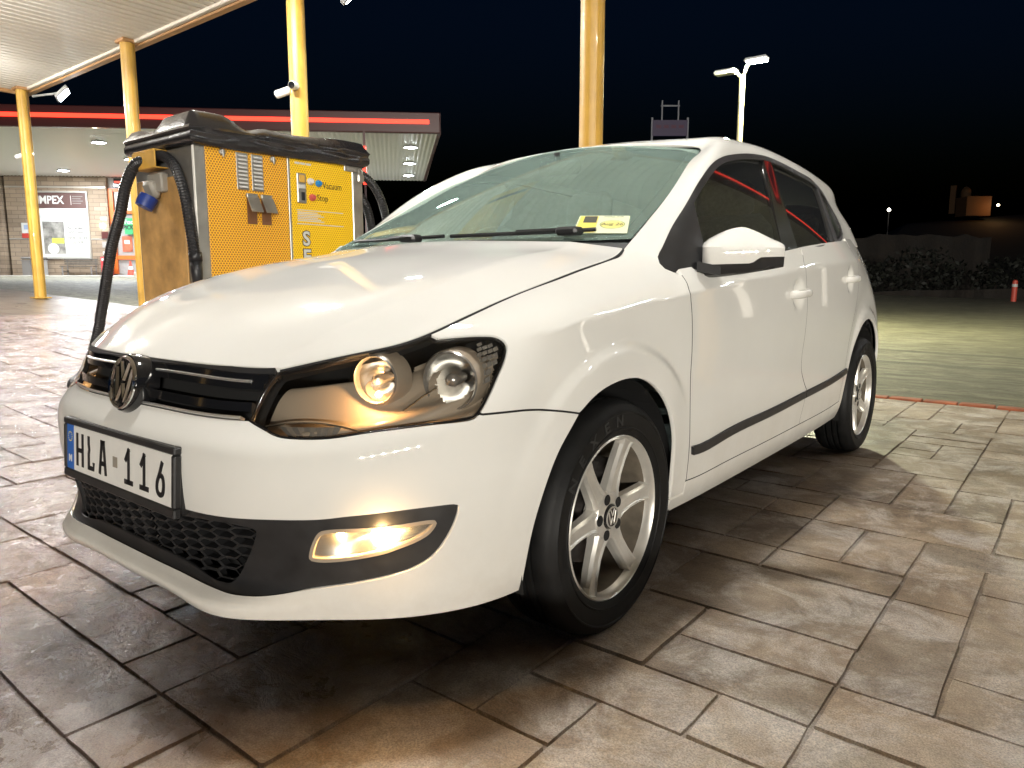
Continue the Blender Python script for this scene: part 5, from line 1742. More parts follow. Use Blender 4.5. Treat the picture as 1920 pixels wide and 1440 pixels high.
# ---- grille
gr = empty('grille'); gr.parent = car
U, V = np.meshgrid(np.linspace(0, 0.43, 24), np.linspace(grille_bot[0][1] - 0.012, VM_W + 0.004, 12), indexing='ij')
P, n, _, _ = Wp.evn(U.ravel(), V.ravel()); P = P - n * 0.035
mb = MB()
F_ = [(i * 12 + j, (i + 1) * 12 + j, (i + 1) * 12 + j + 1, i * 12 + j + 1) for i in range(23) for j in range(11)]
for sg in (1, -1): mb.add(P * np.array([sg, 1, 1]), F_ if sg > 0 else [f_[::-1] for f_ in F_])
mb.build('backing', DARK, gr)
vb0, vb1 = grille_bot[0][1], VM_W


def strip_on(uvs, prof, name, mat, parent, mirror=True, closed=False):
    """sweep a small profile (along v, along normal) along a uv curve"""
    mb = MB()
    uvs = np.array(uvs)
    P, n, pu, pv = Wp.evn(uvs[:, 0], uvs[:, 1])
    t = np.gradient(P, axis=0); t /= np.linalg.norm(t, axis=1)[:, None]
    s_ = np.cross(n, t)
    m = len(prof)
    v = [P[i] + s_[i] * a + n[i] * b for i in range(len(P)) for a, b in prof]
    f = [(i * m + k, i * m + (k + 1) % m, (i + 1) * m + (k + 1) % m, (i + 1) * m + k) for i in range(len(P) - 1) for k in range(m)]
    f = [q[::-1] for q in f]
    f += [tuple(range(m)), tuple((len(P) - 1) * m + k for k in range(m))[::-1]]
    mb.add(v, f)
    if mirror:
        mb.add([q * np.array([-1, 1, 1]) for q in v], [q[::-1] for q in f])
    return shade_angle(mb.build(name, mat, parent), 40)


def row_u(frac, u1=0.412, n=24, u0=0.0):
    us = np.linspace(u0, u1, n)
    vb = np.interp(us, grille_bot[:, 0], grille_bot[:, 1])
    return np.stack([us, vb + (vb1 - vb) * frac], 1)


for fr_ in (0.14, 0.43, 0.57, 0.86):
    strip_on(row_u(fr_), [(-0.009, -0.004), (0.009, -0.001), (0.009, -0.024), (-0.009, -0.028)], 'slat', GLOSSB, gr)
strip_on(row_u(0.97), [(-0.005, 0.0), (0.007, 0.002), (0.007, -0.03), (-0.005, -0.03)], 'slat', BLACKP, gr)
strip_on(row_u(0.500, 0.375, u0=0.072), [(-0.003, 0.000), (0.0, 0.0035), (0.003, 0.000), (0.003, -0.010), (-0.003, -0.010)], 'chrome_strip', BRIGHT, gr)
strip_on(row_u(0.015, 0.40, u0=0.05), [(-0.002, 0.000), (0.0, 0.003), (0.004, 0.002), (0.004, -0.012), (-0.002, -0.012)], 'chrome_strip', BRIGHT, gr)
# ---- badge
bP, bn = np.array([0, -0.798, 0.652]), None
bd = empty('badge'); bd.parent = car
tilt = math.radians(-13)
bdir = np.array([0, -math.cos(tilt), -math.sin(tilt)])
bup = np.array([0, -math.sin(tilt) * -1 * -1, math.cos(tilt)])
bup = np.cross(bdir, np.array([1, 0, 0])); bup = bup / np.linalg.norm(bup)
if bup[2] < 0: bup = -bup
RB = 0.0605
mb = MB()
mb.lathe([(RB + 0.006, -0.05), (RB + 0.007, -0.012), (RB + 0.003, -0.002), (RB - 0.008, -0.003), (0.0001, -0.004)], bP, bdir, 40)
shade_angle(mb.build('mount', GLOSSB, bd), 40)
mb = MB()
mb.lathe([(RB, -0.004), (RB, 0.003), (RB - 0.003, 0.0065), (RB - 0.007, 0.005), (RB - 0.0085, 0.0), (RB - 0.0085, -0.004)], bP, bdir, 48)
shade_angle(mb.build('ring', CHROME, bd), 40)


def emblem(name, R_, c, xdir, ydir, ndir, mat, parent, h=0.005, w=0.0):
    """interlocked V over W strokes inside a ring of radius R_"""
    mb = MB()
    w = w or R_ * 0.15

    def stroke(a, b):
        a, b = np.array(a, float) * R_, np.array(b, float) * R_
        d = b - a; L = np.linalg.norm(d); d /= L
        s_ = np.array([-d[1], d[0]]) * w / 2
        q = [a - s_, b - s_, b + s_, a + s_]
        top = [a - s_ * .45, b - s_ * .45, b + s_ * .45, a + s_ * .45]
        v = [c + xdir * p[0] + ydir * p[1] for p in q] + [c + xdir * p[0] + ydir * p[1] + ndir * h for p in top]
        mb.add(v, [(0, 1, 5, 4), (1, 2, 6, 5), (2, 3, 7, 6), (3, 0, 4, 7), (4, 5, 6, 7)])
    for sg in (1, -1):
        stroke((sg * 0.36, 0.84), (sg * 0.015, 0.10))       # V
        stroke((sg * 0.68, 0.60), (sg * 0.34, -0.78))       # W outer
        stroke((sg * 0.34, -0.78), (sg * 0.02, -0.06))      # W inner
    return mb.build(name, mat, parent)


emblem('emblem', RB - 0.006, bP + bdir * -0.001, np.array([1.0, 0, 0]), bup, bdir, CHROME, bd, 0.006)

# ---- number plate
pl = empty('number_plate'); pl.parent = car
pc = np.array([0.0, -0.829, 0.476])
ptilt = math.radians(4)
pn = np.array([0, -math.cos(ptilt), math.sin(ptilt)]); pup = np.array([0, -math.sin(ptilt) * -1 * 0 + math.sin(ptilt) * -1, math.cos(ptilt)])
pup = np.cross(np.array([1.0, 0, 0]) * -1, pn); pup = pup / np.linalg.norm(pup)
if pup[2] < 0: pup = -pup
PM = frame(pc, (1, 0, 0), pup)
PMn = np.array(PM)


def plate_box(x0, x1, y0, y1, z0, z1, bev=0.002):
    mb = MB(); mb.box(((x0 + x1) / 2, (y0 + y1) / 2, (z0 + z1) / 2), (x1 - x0, y1 - y0, z1 - z0), bev=bev)
    mb.v = [tuple(PMn[:3, :3] @ np.array(q) + PMn[:3, 3]) for q in mb.v]
    return mb


mb = plate_box(-0.276, 0.276, 0.055, 0.071, -0.012, 0.004, 0.003)
for a_ in ((-0.276, 0.276, -0.076, -0.055), (-0.276, -0.261, -0.0548, 0.0548), (0.261, 0.276, -0.0548, 0.0548)):
    b_ = plate_box(a_[0], a_[1], a_[2], a_[3], -0.012, 0.004, 0.003); mb.add(b_.v, b_.f)
b_ = plate_box(-0.27, 0.27, -0.07, 0.07, -0.03, -0.004, 0.002); mb.add(b_.v, b_.f)
mb.build('plate_frame', BLACKP, pl)
plate_box(-0.2205, 0.2605, -0.0545, 0.0545, -0.0035, 0.0015, 0.001).build('plate_face', PLATEW, pl)
plate_box(-0.2605, -0.2208, -0.0545, 0.0545, -0.0035, 0.0014, 0.001).build('country_band', PLATEB, pl)
LW, LH, TH = 0.041, 0.080, 0.0108
GLYPH = {'H': [[(0, 0), (0, 1)], [(1, 0), (1, 1)], [(0, .48), (1, .48)]],
         'L': [[(.12, 1), (.12, .80), (.22, .62), (.12, .46), (.12, 0)], [(.12, 0), (1, 0), (1, .14)]],
         'A': [[(0, 0), (.34, 1)], [(1, 0), (.66, 1)], [(.30, 1), (.70, 1)], [(.16, .30), (.84, .30)]],
         '1': [[(.55, 0), (.55, 1)], [(.55, 1), (.12, .72)], [(.05, 0), (1.05, 0)]],
         '6': [[(.80, 1), (.42, .62), (.10, .36), (.04, .20), (.14, .05), (.38, -.01), (.62, -.01), (.86, .05), (.96, .20), (.96, .38), (.84, .53), (.60, .58), (.34, .54)]]}


def glyph(chx, x_):
    mb = MB()
    for pth in GLYPH[chx]:
        P = np.array([((a - .5) * (LW - TH), (b - .5) * (LH - TH)) for a, b in pth])
        if len(P) > 6: P = catmull(P, 0.004)
        d = np.gradient(P, axis=0); d /= np.linalg.norm(d, axis=1)[:, None]
        if len(P) <= 6:
            P = P.copy(); P[0] -= d[0] * TH * .48; P[-1] += d[-1] * TH * .48
        nn_ = np.stack([-d[:, 1], d[:, 0]], 1) * TH / 2
        v = [(*(P[k] + sg_ * nn_[k]), zz) for k in range(len(P)) for sg_, zz in ((-1, 0.0), (-1, 0.0012), (1, 0.0012), (1, 0.0))]
        f = [(4 * k + e, 4 * k + (e + 1) % 4, 4 * k + 4 + (e + 1) % 4, 4 * k + 4 + e) for k in range(len(P) - 1) for e in range(3)]
        f += [(0, 3, 2, 1), tuple(4 * (len(P) - 1) + e for e in range(4))]
        mb.add([tuple(PMn[:3, :3] @ (np.array(q) + np.array([x_, 0, 0.0016])) + PMn[:3, 3]) for q in v], f)
    return mb.build('plate_character', LETTER, pl)


for ch, x_ in zip('HLA116', (-0.183, -0.122, -0.058, 0.070, 0.142, 0.214)):
    glyph(ch, x_)
text_mesh('plate_character', 'M', 0.024, PLATEW, pl, PM @ Matrix.Translation((-0.2405, -0.028, 0.0018)), 0.0004, weight=0.0005)
for k in range(12):
    a = 2 * math.pi * k / 12
    plate_box(-0.2405 + 0.011 * math.cos(a) - 0.0012, -0.2405 + 0.011 * math.cos(a) + 0.0012, 0.026 + 0.011 * math.sin(a) - 0.0012, 0.026 + 0.011 * math.sin(a) + 0.0012, 0.0012, 0.0022, 0.0).build('star', STK_Y, pl)
plate_box(-0.006, 0.016, -0.012, 0.012, 0.001, 0.0024, 0.0).build('plate_seal', simple('seal_grey', (0.30, 0.27, 0.22), 0.5), pl)

# ---- honeycomb lower grille
mb = MB()
cw, ch_ = 0.074, 0.0190
hp2 = inset(Wp, hp_, 0.001)
for i in range(-1, 40):
    for j in range(-2, 30):
        cu = 0.006 + i * cw * 0.78; cv = 0.066 + j * ch_ + (ch_ / 2 if i % 2 else 0)
        c0 = np.array([[cu, cv]])
        if not inside(hp2, np.maximum(c0, [[0.001, 0]]))[0]: continue
        hexo = [(-.5, 0), (-.28, -.5), (.28, -.5), (.5, 0), (.28, .5), (-.28, .5)]
        o_ = np.array([(cu + a * cw * 1.02, cv + b * ch_ * 1.01) for a, b in hexo]); i_ = np.array([(cu + a * cw * .86, cv + b * ch_ * .74) for a, b in hexo])
        Po, no, _, _ = Wp.evn(o_[:, 0], o_[:, 1]); Pi, ni, _, _ = Wp.evn(i_[:, 0], i_[:, 1])
        Po = Po - no * 0.012; Pi1 = Pi - ni * 0.0135; Pi2 = Pi - ni * 0.030
        for sg in (1, -1):
            m_ = np.array([sg, 1, 1])
            v = [q * m_ for q in np.concatenate([Po, Pi1, Pi2])]
            f = [(k, (k + 1) % 6, 6 + (k + 1) % 6, 6 + k) for k in range(6)] + [(6 + k, 6 + (k + 1) % 6, 12 + (k + 1) % 6, 12 + k) for k in range(6)]
            mb.add(v, f if sg > 0 else [q[::-1] for q in f])
mb.build('lower_grille', BLACKP, car)

# ---- headlights
def bowl(mb, c, ax, r, d, n=28):
    mb.lathe([(r * 1.03, 0.004), (r, 0.0), (r * 0.93, -d * 0.35), (r * 0.74, -d * 0.7), (r * 0.42, -d * 0.93), (r * 0.18, -d)], c, ax, n)


for sg in (1, -1):
    hl = empty('headlight'); hl.parent = car
    m_ = np.array([sg, 1, 1])
    fl = (lambda g: g) if sg > 0 else mirror_geo
    put('lens', fl(panel_geo(Wp, headlight_poly, gap=0.003, depth=0.02, off=0.001, spacing=0.03, wall=False)), LENS, hl)
    ring_ = inset(Wp, headlight_poly, 0.0055)
    put('seal', fl(panel_geo(Wp, headlight_poly, holes=[ring_], gap=0.0022, off=-0.0015, depth=0.012, spacing=0.02)), GLOSSB, hl)
    # bezel: inner dished surface with openings for the two lamps
    lm, li = HW['lamp_main'][0], HW['lamp_inner'][0]
    cM, nM = surf_pt(Wp, lm, 0); cI, nI = surf_pt(Wp, li, 0)
    axM = np.array([0.30, -0.95, -0.02]); axM /= np.linalg.norm(axM)
    axI = np.array([0.28, -0.95, 0.0]); axI /= np.linalg.norm(axI)
    cMb = cM - axM * 0.030 + np.array([-0.016, 0.0, -0.003]); cIb = cI - axI * 0.040
    # housing grid, pushed back; faces in front of lamps removed
    U, V = np.meshgrid(np.linspace(0.40, 0.96, 113), np.linspace(0.47, VM_W, 67), indexing='ij')
    P, n, _, _ = Wp.evn(U.ravel(), V.ravel())
    dep = 0.020 + 0.045 * smoothstep(0.50, 0.56, V.ravel()) + 0.02 * smoothstep(0.6, 0.75, V.ravel())
    # the sweeping shelf in the lower part of the lamp
    shelf = np.exp(-((V.ravel() - (0.535 + 0.09 * (U.ravel() - 0.55))) / 0.020)**2) * smoothstep(0.47, 0.55, U.ravel())
    dep = dep - 0.028 * shelf
    P = P - n * dep[:, None]
    keep = inside(inset(Wp, headlight_poly, -0.006), np.stack([U.ravel(), V.ravel()], 1))
    F_ = []
    for i in range(112):
        for j in range(66):
            q = (i * 67 + j, (i + 1) * 67 + j, (i + 1) * 67 + j + 1, i * 67 + j + 1)
            c_ = P[list(q)].mean(0)
            dM = c_ - cMb; dM = dM - axM * (dM @ axM); dI = c_ - cIb; dI = dI - axI * (dI @ axI)
            if keep[list(q)].all() and np.linalg.norm(dM) > 0.041 and np.linalg.norm(dI) > 0.033:
                F_.append(q)
    mb = MB(); mb.add(P * m_, F_ if sg > 0 else [q[::-1] for q in F_])
    mb.build('bezel', SMOKE, hl, smooth=True)
    U2, V2 = np.meshgrid(np.linspace(0.40, 0.96, 30), np.linspace(0.47, VM_W, 16), indexing='ij')
    P2, n2_, _, _ = Wp.evn(U2.ravel(), V2.ravel()); P2 = P2 - n2_ * 0.105
    F2 = [(i * 16 + j, (i + 1) * 16 + j, (i + 1) * 16 + j + 1, i * 16 + j + 1) for i in range(29) for j in range(15)]
    mb = MB(); mb.add(P2 * m_, F2 if sg > 0 else [q[::-1] for q in F2]); mb.build('housing_back', SMOKED, hl, smooth=True)
    mb = MB()
    bowl(mb, cMb * m_, axM * m_, 0.056, 0.06); mb.build('reflector', REFLM, hl, smooth=True)
    mb = MB(); bowl(mb, cIb * m_, axI * m_, 0.046, 0.055); mb.build('reflector', REFLM, hl, smooth=True)
    mb = MB(); mb.lathe([(0.064, -0.045), (0.063, 0.002), (0.0605, 0.007)], cMb * m_, axM * m_, 36); shade_angle(mb.build('lamp_sleeve', SMOKE, hl), 50)
    mb = MB(); mb.lathe([(0.0605, 0.007), (0.058, 0.011), (0.055, 0.007), (0.054, -0.004)], cMb * m_, axM * m_, 36); shade_angle(mb.build('lamp_ring', SILVERP, hl), 50)
    mb = MB(); mb.lathe([(0.054, -0.045), (0.052, 0.002), (0.0495, 0.007)], cIb * m_, axI * m_, 36); shade_angle(mb.build('lamp_sleeve', SMOKE, hl), 50)
    mb = MB(); mb.lathe([(0.0495, 0.007), (0.047, 0.011), (0.0445, 0.006), (0.044, -0.004)], cIb * m_, axI * m_, 36); shade_angle(mb.build('lamp_ring', SILVERP, hl), 50)
    # bulb shields and bulbs
    mb = MB(); mb.lathe([(0.0001, 0.010), (0.012, 0.008), (0.014, 0.0), (0.013, -0.03), (0.010, -0.05)], (cMb - axM * 0.005) * m_, axM * m_, 16); mb.build('bulb_shield', SILVERP, hl, smooth=True)
    mb = MB(); mb.lathe([(0.0001, 0.014), (0.010, 0.012), (0.0115, 0.004), (0.010, -0.04)], (cIb - axI * 0.008) * m_, axI * m_, 16); mb.build('bulb_shield', SILVERP, hl, smooth=True)
    pb = cIb - axI * 0.004 + np.array([0.012, -0.010, -0.028])
    mb = MB(); mb.lathe([(0.0001, 0.0075), (0.0045, 0.006), (0.0065, 0), (0.0045, -0.006), (0.0001, -0.0075)], pb * m_, axI * m_, 12); mb.build('parking_bulb', PARKB, hl, smooth=True)
    ld = bpy.data.lights.new('parking_light', 'POINT'); ld.energy = 1.2; ld.color = (1.0, 0.55, 0.22); ld.shadow_soft_size = 0.006
    lo = link(bpy.data.objects.new('parking_light', ld), hl); lo.location = Vector((pb + axI * 0.012) * m_)
    # silver flute and amber-clear indicator
    strip = [(0.455, 0.545), (0.50, 0.552), (0.56, 0.550), (0.61, 0.538), (0.645, 0.520)]
    cs_ = catmull(strip, 0.012)
    Pc, nc, _, _ = Wp.evn(cs_[:, 0], cs_[:, 1])
    mb = MB(); mb.tube((Pc - nc * 0.016) * m_, 0.0022, 6); mb.build('bright_line', CHROME, hl)
    cs_ = catmull([(0.725, 0.560), (0.76, 0.580), (0.79, 0.592)], 0.012); Pc, nc, _, _ = Wp.evn(cs_[:, 0], cs_[:, 1])
    mb = MB(); mb.tube((Pc - nc * 0.018) * m_, 0.0018, 6); mb.build('bright_line', CHROME, hl)
    iq = [(0.485, 0.545), (0.610, 0.538), (0.600, 0.508), (0.520, 0.506)]
    mb = MB()
    v, f = quad_on(Wp, [np.array(q) for q in iq], -0.017, 10)
    v = [np.array(q) + (0.002 if (i // 11) % 2 else 0) * nI for i, q in enumerate(v)]
    mb.add([q * m_ for q in v], f if sg > 0 else [q[::-1] for q in f]); mb.build('indicator', SILVERP, hl)
    # side reflector with cells
    for i in range(8):
        for j in range(11):
            uu, vv_ = 0.838 + i * 0.0125 + j * 0.0045, 0.520 + j * 0.0145
            if uu < 0.868 + 0.25 * abs(vv_ - 0.60): continue
            if not inside(inset(Wp, headlight_poly, 0.012), np.array([[uu, vv_]]))[0]: continue
            mb = MB()
            v, f = quad_on(Wp, [np.array(q) for q in ((uu - .0056, vv_ - .0058), (uu + .0056, vv_ - .0042), (uu + .0056, vv_ + .0062), (uu - .0056, vv_ + .0046))], -0.010, 1)
            mb.add([np.array(q) * m_ for q in v], f if sg > 0 else [q[::-1] for q in f]); mb.build('reflector_cell', SILVERP, hl)

# ---- fog lamps
for sg in (1, -1):
    fg = empty('fog_light'); fg.parent = car
    m_ = np.array([sg, 1, 1]); fl = (lambda g: g) if sg > 0 else mirror_geo
    put('lens', fl(panel_geo(Wp, fog_poly, gap=0.001, off=-0.006, wall=False, spacing=0.03)), LENS, fg)
    U, V = np.meshgrid(np.linspace(fog_poly[:, 0].min() - .01, fog_poly[:, 0].max() + .01, 30), np.linspace(fog_poly[:, 1].min() - .01, fog_poly[:, 1].max() + .01, 14), indexing='ij')
    uv = np.stack([U.ravel(), V.ravel()], 1)
    P, n, _, _ = Wp.evn(uv[:, 0], uv[:, 1])
    c_ = HW['fog_bulb'][0]
    d2 = ((uv[:, 0] - c_[0] + 0.02) / 0.07)**2 + ((uv[:, 1] - c_[1]) / 0.035)**2
    P = P - n * (0.010 + 0.032 * np.exp(-d2 * 1.2))[:, None]
    kp = inside(inset(Wp, fog_poly, -0.008), uv)
    F_ = [q for i in range(29) for j in range(13) for q in [(i * 14 + j, (i + 1) * 14 + j, (i + 1) * 14 + j + 1, i * 14 + j + 1)] if kp[list(q)].all()]
    mb = MB(); mb.add(P * m_, F_ if sg > 0 else [q[::-1] for q in F_]); mb.build('reflector', REFLM, fg, smooth=True)
    ring_ = inset(Wp, fog_poly, 0.006)
    put('rim', fl(panel_geo(Wp, fog_poly, holes=[ring_], gap=0.0, off=-0.003, depth=0.012, spacing=0.02)), SMOKE, fg)
    pb, nb_ = surf_pt(Wp, c_, -0.020)
    mb = MB(); mb.lathe([(0.0001, 0.016), (0.014, 0.012), (0.021, 0), (0.014, -0.012), (0.0001, -0.016)], pb * m_, nb_ * m_, 16); mb.build('bulb', FOGB, fg, smooth=True)
    ld = bpy.data.lights.new('fog_beam', 'POINT'); ld.energy = 0.7; ld.color = (1.0, 0.60, 0.24); ld.shadow_soft_size = 0.012
    lo = link(bpy.data.objects.new('fog_beam', ld), fg); lo.location = Vector((pb + nb_ * 0.034 + np.array([0, 0, 0.012])) * m_)
    ld = bpy.data.lights.new('fog_side_glow', 'POINT'); ld.energy = 2.0; ld.color = (1.0, 0.58, 0.20); ld.shadow_soft_size = 0.006
    lo = link(bpy.data.objects.new('fog_side_glow', ld), fg); lo.location = Vector((surf_pt(Wp, (c_[0] - 0.07, c_[1]), -0.014)[0]) * m_)

# ---- side mouldings, handles, mirrors
md = HW['moulding']
ms = int((dm[:, 1] > md[0][1]).sum())
um = np.interp(0.24, dm[::-1][:, 1], dm[::-1][:, 0])
for a0, a1, pl_, pr_ in ((0.0, (um - md[0][0] - 0.003) / (md[1][0] - md[0][0]), fdl, fdr), ((um - md[0][0] + 0.003) / (md[1][0] - md[0][0]), 1.0, rdl, rdr)):
    tp = lambda t: md[0] * (1 - t) + md[1] * t
    lw = lambda t: md[3] * (1 - t) + md[2] * t
    poly = cat_(line(lw(a0), lw(a1), .03), line(tp(a1), tp(a0), .03))
    both_sides('side_moulding', panel_geo(Wp, poly, gap=0.0, off=0.010, depth=0.012, spacing=0.03), BLACKP, pl_, pr_)
for (hy, hz), pl_, pr_ in (((1.236, .826), fdl, fdr), ((2.019, .880), rdl, rdr)):
    for sg, par in ((1, pl_), (-1, pr_)):
        xs = 0.838 if hy < 2 else 0.823
        mb = MB()
        pts = [(sg * (xs - 0.012), hy - 0.088, hz), (sg * (xs + 0.012), hy - 0.078, hz), (sg * (xs + 0.024), hy - 0.045, hz + .001), (sg * (xs + 0.026), hy, hz + 0.003), (sg * (xs + 0.024), hy + 0.05, hz + .004), (sg * (xs + 0.012), hy + 0.080, hz + 0.004), (sg * (xs - 0.012), hy + 0.09, hz + 0.004)]
        mb.tube(catmull(pts, 0.012), 0.0125, 10)
        mb.v = [(x_, y_, hz + (z_ - hz) * 1.25) for x_, y_, z_ in mb.v]
        mb.build('door_handle', PAINT, par, smooth=True)
for sg in (1, -1):
    mr = empty('door_mirror'); mr.parent = car
    C0 = np.array([0.893, 0.530, 0.957]); th = math.radians(25)
    lat = np.array([math.cos(th), math.sin(th), 0.0]); fa = np.array([-math.sin(th), math.cos(th), 0.0])
    N_ = 34
    A_s = 0.5 - 0.5 * np.cos(np.linspace(0, math.pi, N_))

    def section(a):
        """(fore-aft, z) points from rear top over the front to rear bottom"""
        e = min(1.0, (max(0.0, a) / 0.07)**0.5) if a < 0.07 else 1.0
        e2 = max(0.0, min(1.0, (1 - a) / 0.06))**0.5
        k_ = min(e, e2)
        zt = 0.018 + 0.052 * math.sin(math.pi * min(1, (a * 0.80 + 0.10)))**1.3 * (1 - 0.55 * max(0, a - .5) / .5)
        zc = 0.014 - 0.004 * a
        zb = -0.036 + 0.016 * float(smoothstep(0.58, 0.72, a)) + 0.006 * a
        zl = -0.072 + 0.030 * a**1.5
        d = (0.060 - 0.030 * a**2) * (0.62 + 0.38 * k_)
        zt = zc + (zt - zc) * (0.55 + 0.45 * k_)
        top = [(0.030, zc * .5), (0.030, zt * .80), (0.018, zt * .97), (-0.004, zt), (-0.45 * d, zc + (zt - zc) * .72), (-0.82 * d, zc + (zt - zc) * .28), (-d, zc), (-1.03 * d, zc - 0.012), (-1.0 * d, zb + 0.006), (-0.97 * d, zb)]
        bot = [(-0.94 * d, zb - 0.001), (-0.88 * d, zb - 0.006), (-0.62 * d, zl + 0.006), (-0.3 * d, zl), (0.012, zl + 0.004), (0.028, zb), (0.030, zc * .5)]
        return top, bot
    for nm, w_, mt in (('mirror_cap', 0, PAINT), ('mirror_base', 1, BLACKP)):
        rows_ = []
        for a in A_s:
            q = section(a)[w_]
            rows_.append([C0 + lat * (a - 0.5) * 0.222 + fa * f_ + np.array([0, 0, z_]) for f_, z_ in q])
        m = len(rows_[0])
        v = [q * np.array([sg, 1, 1]) for r_ in rows_ for q in r_]
        f = [(i * m + k, i * m + k + 1, (i + 1) * m + k + 1, (i + 1) * m + k) for i in range(N_ - 1) for k in range(m - 1)]
        f += [tuple(range(m))[::-1], tuple((N_ - 1) * m + k for k in range(m))]
        mb = MB(); mb.add(v, f if sg > 0 else [q[::-1] for q in f]); shade_angle(mb.build(nm, mt, mr), 32)
    mb = MB()
    for q0, q1, w0, w1 in ((C0 - lat * 0.06 + np.array([0, 0, -0.052]), np.array([0.782, 0.470, 0.918]), 0.050, 0.075),):
        dx_ = q1 - q0; sd = fa
        v = []
        for t_ in np.linspace(0, 1, 5):
            c_ = q0 + dx_ * t_; w_ = w0 + (w1 - w0) * t_
            v += [c_ - sd * w_ + [0, 0, .012], c_ + sd * w_ * .6 + [0, 0, .012], c_ + sd * w_ * .6 - [0, 0, .016], c_ - sd * w_ - [0, 0, .014]]
        f = [(4 * i + k, 4 * i + (k + 1) % 4, 4 * i + 4 + (k + 1) % 4, 4 * i + 4 + k) for i in range(4) for k in range(4)] + [(0, 1, 2, 3), (16, 17, 18, 19)]
        mb.add([q * np.array([sg, 1, 1]) for q in v], f)
    mb.build('mirror_arm', BLACKP, mr)
    mb = MB()
    gq = [C0 + lat * (a - 0.5) * 0.2 + fa * 0.0315 + np.array([0, 0, z_]) for z_ in (-0.03, 0.035) for a in np.linspace(0.05, 0.95, 6)]
    mb.add([q * np.array([sg, 1, 1]) for q in gq], [(k, k + 1, 6 + k + 1, 6 + k) for k in range(5)]); mb.build('mirror_glass', CHROME, mr)

